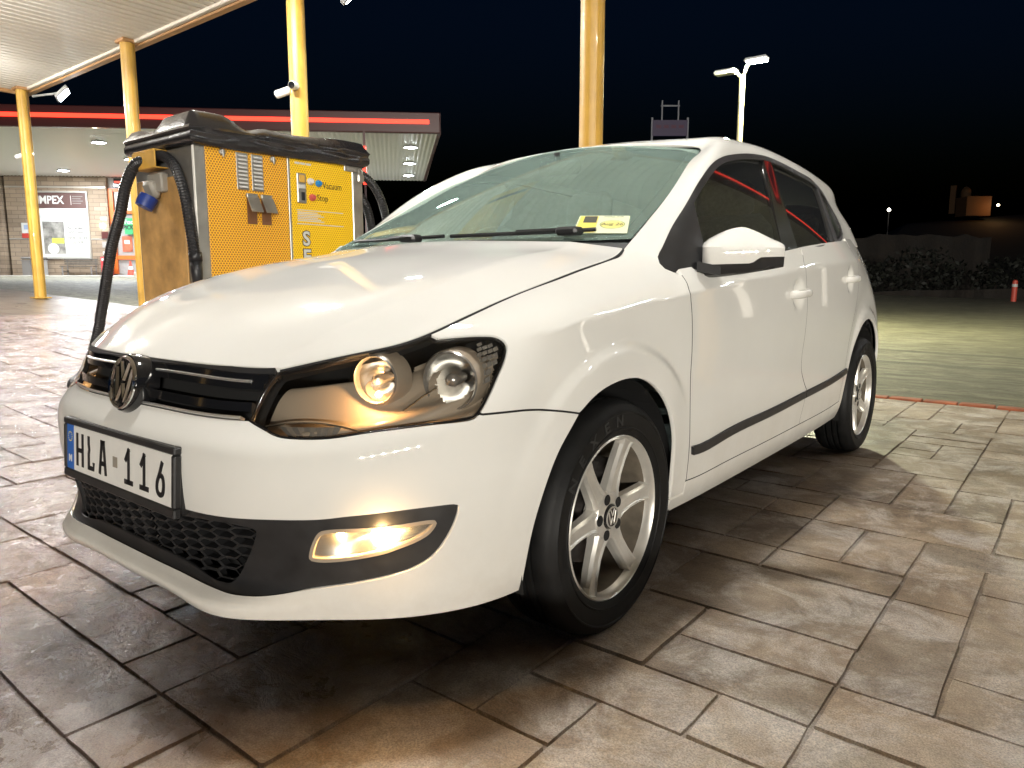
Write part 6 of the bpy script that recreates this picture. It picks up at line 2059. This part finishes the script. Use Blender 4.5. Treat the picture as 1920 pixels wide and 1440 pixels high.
# ---- wheels
def wheel(loc, side, spin):
    w = empty('wheel', loc); w.parent = car
    w.rotation_euler = (spin, 0, 0 if side > 0 else math.pi)
    # local: +x outward, y/z in wheel plane ; rim face at x = +0.0685
    X0 = 0.0685
    mb = MB()
    T = 0.2965
    prof = [(0.199, X0 - 0.004), (0.206, X0 + 0.004), (0.212, X0 + 0.008), (0.222, X0 + 0.0115), (0.2235, X0 + 0.0145), (0.2265, X0 + 0.0145), (0.228, X0 + 0.0125), (0.246, X0 + 0.0160), (0.262, X0 + 0.0150), (0.2635, X0 + 0.0170), (0.267, X0 + 0.0165), (0.2685, X0 + 0.0135), (0.280, X0 + 0.007), (0.289, X0 - 0.004), (0.2945, X0 - 0.016)]
    for gx in (0.030, 0.004, -0.026):
        prof += [(T, gx + 0.012), (T, gx + 0.005), (T - 0.007, gx + 0.004), (T - 0.007, gx - 0.004), (T, gx - 0.005)]
    prof += [(T, -0.05), (0.292, -0.075), (0.280, -0.088), (0.25, -0.092), (0.205, -0.085)]
    mb.lathe(prof, (0, 0, 0), (1, 0, 0), 72)
    # shoulder blocks
    shade_angle(mb.build('tyre', RUBBER, w), 40)
    for k, chx in enumerate('NEXEN'):
        a = math.radians(148 - k * 14) - spin * (1 if side > 0 else -1)
        rr = 0.2450
        pos = Vector((X0 + 0.0164, -rr * math.cos(a) * -1, rr * math.sin(a)))
        # reading direction: clockwise seen from outside (+x looking -x): right = +y
        right = Vector((0, math.sin(a), -math.cos(a))); up = Vector((0, math.cos(a), math.sin(a)))
        pos = Vector((X0 + 0.0164, rr * math.cos(a), rr * math.sin(a)))
        text_mesh('sidewall_letter', chx, 0.036, simple('sidewall_grey', (0.020, 0.020, 0.020), 0.6) if 'sidewall_grey' not in MATS else MATS['sidewall_grey'], w, frame(pos, right, up), 0.0006, sx=1.25, weight=0.0008)
    # rim barrel and lip
    mb = MB()
    mb.lathe([(0.2065, X0 - 0.004), (0.2070, X0 + 0.004), (0.2035, X0 + 0.007), (0.1985, X0 + 0.002), (0.1965, X0 - 0.008), (0.192, X0 - 0.018)], (0, 0, 0), (1, 0, 0), 72)
    shade_angle(mb.build('rim', ALLOY, w), 45)
    mb = MB(); mb.lathe([(0.192, X0 - 0.018), (0.186, X0 - 0.05), (0.184, X0 - 0.15), (0.2, X0 - 0.155)], (0, 0, 0), (1, 0, 0), 60); shade_angle(mb.build('rim_barrel', BARREL, w), 45)
    # spokes
    for k in range(6):
        mb = MB()
        a = math.radians(60 * k)
        st = [(0.036, 0.034, -0.012, 0.030), (0.058, 0.0305, -0.013, 0.030), (0.076, 0.0245, -0.015, 0.028), (0.110, 0.0215, -0.016, 0.026), (0.150, 0.0210, -0.013, 0.026), (0.182, 0.0230, -0.009, 0.024), (0.1985, 0.0290, -0.004, 0.022)]
        v = []
        for r, hw, fx, dp in st:
            xf = X0 + fx
            sec = [(-hw * 1.12, xf - dp), (-hw, xf - 0.010), (-hw * 0.80, xf - 0.001), (-hw * 0.62, xf), (-hw * 0.42, xf - 0.0035), (hw * 0.42, xf - 0.0035), (hw * 0.62, xf), (hw * 0.80, xf - 0.001), (hw, xf - 0.010), (hw * 1.12, xf - dp)]
            for t_, x_ in sec:
                v.append((x_, r * math.cos(a) - t_ * math.sin(a), r * math.sin(a) + t_ * math.cos(a)))
        m = 10
        f = [(i * m + j, i * m + j + 1, (i + 1) * m + j + 1, (i + 1) * m + j) for i in range(len(st) - 1) for j in range(m - 1)]
        mb.add(v, [q[::-1] for q in f]); shade_angle(mb.build('spoke', ALLOY, w), 16)
    mb = MB()
    mb.lathe([(0.066, X0 - 0.05), (0.064, X0 - 0.020), (0.058, X0 - 0.0125), (0.040, X0 - 0.0115), (0.033, X0 - 0.010), (0.031, X0 - 0.012)], (0, 0, 0), (1, 0, 0), 40)
    shade_angle(mb.build('hub', ALLOY, w), 40)
    for k in range(5):
        a = math.radians(72 * k + 30)
        mb = MB(); c = (X0 - 0.0112, 0.0475 * math.cos(a), 0.0475 * math.sin(a))
        mb.lathe([(0.0140, 0.0), (0.0130, 0.0012), (0.0120, 0.0009), (0.0001, 0.0007)], c, (1, 0, 0), 18); mb.build('bolt_hole_shade', DARK, w)  # raised dark discs stand in for the shade inside the bolt holes
    mb = MB(); mb.lathe([(0.029, X0 - 0.02), (0.029, X0 - 0.006), (0.026, X0 - 0.004), (0.0001, X0 - 0.0035)], (0, 0, 0), (1, 0, 0), 32)
    cp = mb.build('centre_cap', GLOSSB, w)
    mb = MB(); mb.lathe([(0.0275, X0 - 0.005), (0.0272, X0 - 0.0025), (0.0245, X0 - 0.0025), (0.024, X0 - 0.0045)], (0, 0, 0), (1, 0, 0), 32); mb.build('cap_ring', ALLOY, w)
    sgn = 1 if side > 0 else 1
    cs, sn = math.cos(-spin), math.sin(-spin)
    emblem('cap_emblem', 0.0235, np.array([X0 - 0.0038, 0, 0]), np.array([0, cs, sn]), np.array([0, -sn, cs]), np.array([1.0, 0, 0]), ALLOY, w, 0.0012, 0.0045)
    mb = MB(); mb.lathe([(0.13, -0.02), (0.13, -0.008), (0.06, -0.008), (0.06, 0.01), (0.0001, 0.01)], (0, 0, 0), (1, 0, 0), 36); mb.build('brake_disc', STEELD, w)
    mb = MB(); mb.box((-0.008, 0.085, 0.075), (0.06, 0.06, 0.09), rot=Matrix.Rotation(0.7, 3, 'X'), bev=0.01); mb.build('brake_caliper', STEELD, w)
    return w


for y_, sp in ((0.0, 0.10), (2.47, 0.55)):
    for sg in (1, -1):
        wheel((sg * 0.7315, y_, 0.2955), sg, sp)

# ---- cabin
mb = MB()
nU = 16
xs_ = np.linspace(-0.64, 0.64, nU)
prof = [(0.30, 0.960), (0.42, 0.955), (0.56, 0.945), (0.68, 0.930), (0.75, 0.90), (0.77, 0.82), (0.74, 0.65)]
vv_ = []
for x_ in xs_:
    hump = 0.035 * math.exp(-((x_ + 0.36) / 0.16)**2)
    for y_, z_ in prof:
        vv_.append((x_, y_ + 0.02 * (x_ / .64)**2, z_ + (hump if 0.45 < y_ < 0.76 else 0)))
m = len(prof)
mb.add(vv_, [(i * m + j, (i + 1) * m + j, (i + 1) * m + j + 1, i * m + j + 1) for i in range(nU - 1) for j in range(m - 1)])
mb.build('dashboard', DASHM, car, smooth=True)
mb = MB()
sc_ = np.array([-0.36, 0.86, 0.93]); sx_, sy_ = np.array([1.0, 0, 0]), np.array([0, 0.42, 0.907])
ring = [sc_ + 0.185 * (math.cos(a) * sx_ + math.sin(a) * sy_) for a in np.linspace(0, 2 * math.pi, 33)]
mb.tube(ring, 0.0145, 8, caps=False)
for a in (0.1, math.pi - 0.1, -math.pi / 2):
    mb.tube([sc_ - np.array([0, .02, 0]), sc_ + 0.18 * (math.cos(a) * sx_ + math.sin(a) * sy_)], 0.014, 6)
mb.lathe([(0.0001, 0.02), (0.06, 0.012), (0.065, -0.01), (0.04, -0.06)], sc_, (0, 0.907, -0.42), 16)
mb.build('steering_wheel', DASHM, car, smooth=True)
for cx, cy in ((-0.36, 1.30), (0.36, 1.30)):
    s_ = empty('front_seat'); s_.parent = car
    mb = MB(); mb.box((cx, cy - 0.05, 0.52), (0.50, 0.52, 0.16), bev=0.06); shade_angle(mb.build('cushion', FABRIC, s_), 60)
    mb = MB(); mb.box((cx, cy + 0.26, 0.86), (0.48, 0.15, 0.62), rot=Matrix.Rotation(math.radians(-16), 3, 'X'), bev=0.06); shade_angle(mb.build('backrest', FABRIC, s_), 60)
    mb = MB(); mb.box((cx, cy + 0.385, 1.23), (0.26, 0.09, 0.17), rot=Matrix.Rotation(math.radians(-8), 3, 'X'), bev=0.035); shade_angle(mb.build('headrest', FABRIC, s_), 60)
    mb = MB()
    for dx in (-0.06, 0.06): mb.tube([(cx + dx, cy + 0.36, 1.10), (cx + dx, cy + 0.375, 1.22)], 0.006, 6)
    mb.build('headrest_post', CHROME, s_)
mb = MB(); mb.box((0, 2.15, 0.55), (1.25, 0.5, 0.18), bev=0.06); mb.box((0, 2.44, 0.85), (1.22, 0.14, 0.55), rot=Matrix.Rotation(math.radians(-18), 3, 'X'), bev=0.05)
shade_angle(mb.build('rear_bench', FABRIC, car), 60)
mb = MB()
for cx in (-0.4, 0.0, 0.4): mb.box((cx, 2.54, 1.16), (0.24, 0.08, 0.13), bev=0.03)
shade_angle(mb.build('rear_headrest', FABRIC, car), 60)
mb = MB(); mb.box((0.0, 0.90, 1.315), (0.20, 0.035, 0.06), bev=0.015); mb.tube([(0, 0.88, 1.37), (0, 0.89, 1.33)], 0.012, 6)
shade_angle(mb.build('rear_view_mirror', BLACKP, car), 40)
LINER = simple('headlining', (0.36, 0.37, 0.35), 0.95)
Pq, Fq = shell(Gp, 0.03, UG - 0.05, 0.52, VG, 50, 12, lambda u, v, P: 0.03 + 0 * u, lambda c, u, v: False)
mb = MB()
for sg in (1, -1): mb.add(Pq * np.array([sg, 1, 1]), Fq if sg > 0 else [f_[::-1] for f_ in Fq])
mb.build('headlining', LINER, car, smooth=True)
Pq, Fq = shell(Wp, 1.75, 3.6, 0.10, 0.66, 40, 10, lambda u, v, P: 0.05 + 0 * u, lambda c, u, v: c[1] > 2.0 and c[2] < .7)
mb = MB()
for sg in (1, -1): mb.add(Pq * np.array([sg, 1, 1]), Fq if sg > 0 else [f_[::-1] for f_ in Fq])
mb.build('door_card', DASHM, car, smooth=True)
mb = MB(); mb.box((0, 1.45, 0.30), (1.4, 2.4, 0.04)); mb.build('cabin_floor', DASHM, car)


# ================================================================== VACUUM MACHINE
STEELB = simple('brushed_steel', (0.42, 0.41, 0.38), 0.36, metal=0.75, var=0.25, vscale=5)
LIDM = simple('lid_black', (0.022, 0.021, 0.023), 0.22, coat=0.5, bump=0.35, bscale=14, bdist=0.012)
HOSE = simple('hose_black', (0.014, 0.014, 0.016), 0.42)
BRKT = simple('bracket_yellow', (0.66, 0.38, 0.07), 0.5, var=0.12, vscale=12)
PLYW = simple('side_panel_ochre', (0.50, 0.29, 0.10), 0.5, var=0.35, vscale=6)


def dots_mat(name, base, dot):
    t = NT(name)
    ob = t.obj()
    cb = t.n('ShaderNodeSeparateXYZ'); t.l(ob, cb.inputs[0])
    s = 0.021
    def cell(sock, sc, off):
        m = t.n('ShaderNodeMath', operation='MULTIPLY_ADD'); t.l(sock, m.inputs[0]); m.inputs[1].default_value = 1 / sc; m.inputs[2].default_value = off
        f = t.n('ShaderNodeMath', operation='FRACT'); t.l(m.outputs[0], f.inputs[0])
        q = t.n('ShaderNodeMath', operation='SUBTRACT'); t.l(f.outputs[0], q.inputs[0]); q.inputs[1].default_value = 0.5
        r = t.n('ShaderNodeMath', operation='MULTIPLY'); t.l(q.outputs[0], r.inputs[0]); r.inputs[1].default_value = sc / s
        return r.outputs[0]
    fac = None
    for off in (0.0, 0.5):
        a, b = cell(cb.outputs[1], s, off + 100), cell(cb.outputs[2], s * 1.5, off + 100)
        cc = t.n('ShaderNodeCombineXYZ'); t.l(a, cc.inputs[0]); t.l(b, cc.inputs[1])
        ln = t.n('ShaderNodeVectorMath', operation='LENGTH'); t.l(cc.outputs[0], ln.inputs[0])
        r = t.ramp(ln.outputs['Value'], [(0.27, (1, 1, 1)), (0.34, (0, 0, 0))])
        fac = r.outputs[0] if fac is None else t.mix(1.0, fac, r.outputs[0], 'LIGHTEN')
    t.l(t.mix(fac, base, dot), t.b.inputs['Base Color'])
    t.set(Roughness=0.42)
    return t.m


FACE_L = dots_mat('face_orange', (0.86, 0.45, 0.030), (0.34, 0.13, 0.025))
FACE_R = dots_mat('face_yellow', (0.92, 0.60, 0.012), (0.58, 0.31, 0.02))
vac = empty('vacuum_machine', (-3.45, 1.72, float(gz(-3.4))))
setp(vac, 'yellow coin-operated vacuum machine with black lid behind the bonnet', 'vacuum machine')
XF, Y0, Y1, Z0, Z1, XB = -3.02, 1.03, 2.45, float(gz(-3.4)), 1.80, -3.86


def pv_(o):
    o.matrix_parent_inverse = Matrix.Translation(-o.parent.location)
    return o


def vb(x0, x1, y0, y1, z0, z1, bev=0.0):
    mb = MB(); mb.box(((x0 + x1) / 2, (y0 + y1) / 2, (z0 + z1) / 2), (abs(x1 - x0), abs(y1 - y0), abs(z1 - z0)), bev=bev); return mb


pv_(vb(XB, XF - 0.012, Y0 + 0.005, Y1 - 0.005, Z0 - 0.05, Z1, 0.012).build('cabinet', STEELB, vac))
pv_(vb(XB + 0.05, XF - 0.14, Y0 - 0.010, Y0 + 0.004, Z0 + 0.02, Z1 - 0.22, 0.004).build('side_panel', PLYW, vac))
pv_(vb(XF - 0.012, XF, 1.115, 1.748, Z0 + 0.05, 1.785, 0.003).build('door_panel', FACE_L, vac))
pv_(vb(XF - 0.012, XF + 0.002, 1.768, 2.345, Z0 + 0.05, 1.782, 0.003).build('control_panel', FACE_R, vac))
pv_(vb(XF - 0.012, XF + 0.006, 1.748, 1.768, Z0 + 0.05, 1.792, 0.003).build('divider', STEELB, vac))
pv_(vb(XF - 0.012, XF + 0.004, 1.03, 1.113, Z0 + 0.02, 1.79, 0.006).build('corner_post', STEELB, vac))
pv_(vb(XF - 0.012, XF + 0.004, 2.347, 2.45, Z0 + 0.02, 1.79, 0.006).build('corner_post', STEELB, vac))
# louvres
for y0 in (1.345, 1.462):
    lv = empty('louvre', (XF, y0, 1.51)); lv.parent = vac; lv.matrix_parent_inverse = Matrix.Translation(-vac.location)
    q = vb(0, 0.006, -0.008, 0.082, -0.008, 0.243, 0.002); q.build('louvre_frame', STEELB, lv)
    for k in range(9):
        mb = MB(); mb.box((0.012, 0.037, 0.012 + k * 0.0262), (0.020, 0.066, 0.004), rot=Matrix.Rotation(math.radians(38), 3, 'Y')); mb.build('slat', WHITEP, lv)
# flaps
for y0 in (1.40, 1.515):
    mb = MB(); M_ = Matrix.Rotation(math.radians(-28), 3, 'Y')
    mb.box((XF + 0.012, y0 + 0.04, 1.466), (0.024, 0.084, 0.03), bev=0.004)
    mb.box((XF + 0.045, y0 + 0.045, 1.405), (0.010, 0.092, 0.12), rot=M_, bev=0.003); pv_(mb.build('flap', STEELB, vac))
    pv_(vb(XF, XF + 0.004, y0 + 0.005, y0 + 0.08, 1.27, 1.45).build('slot_plate', simple('slot_brown', (0.16, 0.07, 0.03), 0.4) if 'slot_brown' not in MATS else MATS['slot_brown'], vac))
for y_, z_ in ((1.235, 1.739), (1.626, 1.738)):
    mb = MB(); mb.lathe([(0.022, 0), (0.022, 0.012), (0.016, 0.018), (0.0001, 0.018)], (XF, y_, z_), (1, 0, 0), 14); mb.box((XF + 0.022, y_, z_ - 0.01), (0.010, 0.012, 0.05), bev=0.002); pv_(mb.build('lock', STEELB, vac))
# coin unit
cu_ = pv_(vb(XF, XF + 0.016, 1.82, 1.90, 1.45, 1.668, 0.006).build('coin_unit', STEELB, vac))
for z0, z1, y0, y1, mt in ((1.60, 1.655, 1.835, 1.885, BRKT), (1.555, 1.585, 1.83, 1.888, POSTW), (1.47, 1.53, 1.85, 1.88, LETTER)):
    o = vb(XF + 0.016, XF + 0.022, y0, y1, z0, z1, 0.002).build('coin_slot', mt, cu_); o.matrix_parent_inverse = (Matrix.Translation(-vac.location)).inverted() @ Matrix.Translation(-vac.location)
for y_, z_, c_ in ((1.942, 1.616, (0.7, 0.68, 0.66)), (2.015, 1.608, (0.02, 0.22, 0.55)), (1.955, 1.499, (0.55, 0.10, 0.09))):
    mb = MB(); mb.lathe([(0.026, 0.002), (0.026, 0.012), (0.020, 0.014), (0.020, 0.030), (0.016, 0.035), (0.0001, 0.035)], (XF, y_, z_), (1, 0, 0), 18); pv_(shade_angle(mb.build('push_button', simple('button_%d' % int(y_ * 1000), c_, 0.3), vac), 40))
fv = lambda y, z, d=0.003: frame((XF + d, y, z), (0, 1, 0), (0, 0, 1))
pv_(text_mesh('panel_text', 'Vacuum', 0.072, LETTER, vac, fv(2.148, 1.598), 0.0006, sx=0.78))
pv_(text_mesh('panel_text', 'Stop', 0.066, LETTER, vac, fv(2.052, 1.500), 0.0006, sx=0.85))
for ch_t, z_ in (('S', 1.185), ('E', 1.050), ('L', 0.915), ('F', 0.78)):
    pv_(text_mesh('panel_letter', ch_t, 0.145, LETTER, vac, fv(1.890, z_), 0.0006, weight=0.010))
    pv_(text_mesh('panel_letter', ch_t, 0.145, POSTW, vac, fv(1.890, z_, 0.0052), 0.0006, weight=0.004))
for z_ in (1.400, 1.298):
    pv_(vb(XF + 0.002, XF + 0.0035, 1.815, 2.245, z_ - 0.003, z_ + 0.003).build('rule', POSTW, vac))
for k in range(6):
    pv_(vb(XF + 0.002, XF + 0.0035, 1.82, 2.06 - 0.03 * (k % 3), 1.318 + 0.0125 * k, 1.325 + 0.0125 * k).build('small_print', POSTW, vac))
for k in range(3):
    pv_(vb(XF + 0.002, XF + 0.0035, 1.812 + 0.05 * k, 1.855 + 0.05 * k, 1.732, 1.747).build('small_print', POSTW, vac))
# hasp and padlock
pv_(vb(XF + 0.004, XF + 0.016, 2.262, 2.40, 1.730, 1.778, 0.003).build('hasp', STEELB, vac))
mb = MB(); mb.tube([(XF + 0.03, 2.395, 1.715), (XF + 0.03, 2.395, 1.745), (XF + 0.03, 2.410, 1.757), (XF + 0.03, 2.425, 1.745), (XF + 0.03, 2.425, 1.715)], 0.0055, 8); mb.box((XF + 0.03, 2.41, 1.685), (0.026, 0.062, 0.065), bev=0.008); pv_(mb.build('padlock', STEELB, vac))
mb = MB(); mb.lathe([(0.012, 0), (0.012, 0.01), (0.0001, 0.012)], (XF + .004, 2.40, 1.23), (1, 0, 0), 12); mb.lathe([(0.010, 0), (0.010, 0.006), (0.0001, 0.007)], (XF + .004, 2.40, 1.30), (1, 0, 0), 12); pv_(mb.build('screw_head', STEELB, vac))

# lid: moulded cover with raised front corner and rolled rims
ny_, nx_ = 44, 26
LX0, LX1, LY0, LY1 = XB - 0.03, XF + 0.045, Y0 - 0.035, Y1 + 0.03


def lid_top(s, t_):
    """s: 0 back .. 1 front, t: 0 left .. 1 right"""
    edge = min(s, 1 - s, t_ * 1.6, (1 - t_) * 1.6)
    r = min(1.0, max(0.0, edge / 0.07)); rise = math.sqrt(max(0, 1 - (1 - r)**2))
    base = 0.105 + 0.02 * rise
    hump = 0.085 * float(smoothstep(0.40, 0.60, s)) * float(1 - smoothstep(0.17, 0.30, t_)) + 0.055 * float(smoothstep(0.55, 0.75, s)) * float(smoothstep(0.28, 0.4, t_)) * (0.75 + 0.25 * math.sin(t_ * 9))
    back = 0.075 * float(1 - smoothstep(0.16, 0.30, s)) * 0.5
    return base + (hump + back) * rise


v, f = [], []
ring = []
for i in range(nx_ + 1):
    for j in range(ny_ + 1):
        s, t_ = i / nx_, j / ny_
        v.append((LX0 + (LX1 - LX0) * s, LY0 + (LY1 - LY0) * t_, 1.775 + 0.018 * t_ + lid_top(s, t_)))
W_ = ny_ + 1
for i in range(nx_):
    for j in range(ny_):
        f.append((i * W_ + j, (i + 1) * W_ + j, (i + 1) * W_ + j + 1, i * W_ + j + 1))
per = [i * W_ for i in range(nx_ + 1)] + [nx_ * W_ + j for j in range(1, ny_ + 1)] + [i * W_ + ny_ for i in range(nx_ - 1, -1, -1)] + [j for j in range(ny_ - 1, 0, -1)]
cx_, cy_ = (LX0 + LX1) / 2, (LY0 + LY1) / 2
rows_ = [per]
for dz, gr_ in ((-0.018, 0.012), (-0.032, 0.004), (-0.045, 0.003), (-0.060, 0.012), (-0.092, 0.012), (-0.110, 0.0), (-0.125, -0.02)):
    o_ = len(v); idx = []
    for q in per:
        x, y, z = v[q]
        dx = 1 if x > LX1 - 1e-4 else -1 if x < LX0 + 1e-4 else 0
        dy = 1 if y > LY1 - 1e-4 else -1 if y < LY0 + 1e-4 else 0
        zb = 1.775 + 0.018 * (y - LY0) / (LY1 - LY0) + 0.105
        wob = 0.006 * math.sin(y * 11 + dz * 40) + 0.004 * math.sin(y * 27)
        idx.append(len(v)); v.append((x + dx * gr_ + (wob if dx else 0), y + dy * gr_, max(zb + dz * 1.0, 1.76)))
    rows_.append(idx)
for a_, b_ in zip(rows_[:-1], rows_[1:]):
    n_ = len(a_)
    for k in range(n_):
        f.append((a_[k], b_[k], b_[(k + 1) % n_], a_[(k + 1) % n_])[::-1])
pv_(shade_angle(mk('lid', v, f, LIDM, vac), 55))

# hose bracket, hoses, socket
mb = MB()
n_ = 9
arc_ = [(0.0, 0.0)] + [(0.33 * k / (n_ - 1), 0.025 * math.sin(math.pi * k / (n_ - 1))) for k in range(n_)]
mb.box((-3.51, 0.94, 1.695), (0.33, 0.012, 0.115), bev=0.012)
mb.box((-3.51, 0.985, 1.755), (0.30, 0.10, 0.010), bev=0.004); mb.box((-3.51, 0.985, 1.640), (0.30, 0.10, 0.008), bev=0.003)
pv_(shade_angle(mb.build('hose_bracket', BRKT, vac), 40))


def hose(pts, r=0.032, ridge=0.004, step=0.010, name='hose'):
    P = catmull(pts, step)
    mb = MB(); mb.tube(P, r, 12, ridge=ridge)
    return pv_(mb.build(name, HOSE, vac, smooth=False))


hose([(-3.72, 0.99, 1.69), (-3.50, 0.985, 1.715), (-3.34, 0.985, 1.715), (-3.19, 0.985, 1.640), (-3.085, 0.985, 1.47), (-3.02, 0.985, 1.20), (-2.985, 0.985, 1.02)])
mb = MB(); mb.tube([(-2.985, 0.985, 1.06), (-2.98, 0.985, 1.0)], 0.042, 14); mb.tube([(-2.98, 0.985, 1.0), (-2.975, 0.985, 0.93), (-2.97, 0.985, 0.82)], [0.038, 0.036, 0.030], 14); pv_(mb.build('nozzle', HOSE, vac, smooth=True))
hose([(-3.50, 0.985, 1.70), (-3.60, 0.93, 1.68), (-3.66, 0.88, 1.55), (-3.75, 0.86, 1.34), (-3.90, 0.85, 1.12), (-4.03, 0.85, 0.88), (-4.14, 0.85, 0.68), (-4.25, 0.83, 0.42), (-4.30, 0.75, 0.18), (-4.18, 0.62, 0.115), (-3.9, 0.58, 0.10)], r=0.036)
hose([(-3.30, Y1 - 0.02, 1.80), (-3.28, Y1 + 0.12, 1.80), (-3.25, Y1 + 0.30, 1.70), (-3.24, Y1 + 0.42, 1.50), (-3.24, Y1 + 0.46, 1.2), (-3.26, Y1 + 0.46, 0.6), (-3.3, Y1 + 0.40, 0.2)], r=0.034)
hose([(-3.30, Y1 - 0.02, 1.66), (-3.28, Y1 + 0.10, 1.64), (-3.25, Y1 + 0.22, 1.52), (-3.24, Y1 + 0.29, 1.2), (-3.26, Y1 + 0.29, 0.6), (-3.3, Y1 + 0.25, 0.2)], r=0.034)
SOCK = simple('socket_grey', (0.34, 0.32, 0.28), 0.5)
SBLUE = simple('socket_blue', (0.012, 0.035, 0.20), 0.45)
mb = MB(); mb.box((-3.46, 1.005, 1.545), (0.20, 0.06, 0.13), bev=0.012); mb.box((-3.50, 0.975, 1.50), (0.13, 0.06, 0.12), rot=Matrix.Rotation(math.radians(22), 3, 'X'), bev=0.02); so_ = pv_(shade_angle(mb.build('socket_box', SOCK, vac), 40))
mb = MB(); mb.lathe([(0.062, 0.0), (0.064, 0.05), (0.058, 0.085), (0.0001, 0.088)], (-3.50, 0.955, 1.452), (-0.1, -0.45, -0.85), 18); pv_(shade_angle(mb.build('plug_cap', SBLUE, vac), 40))
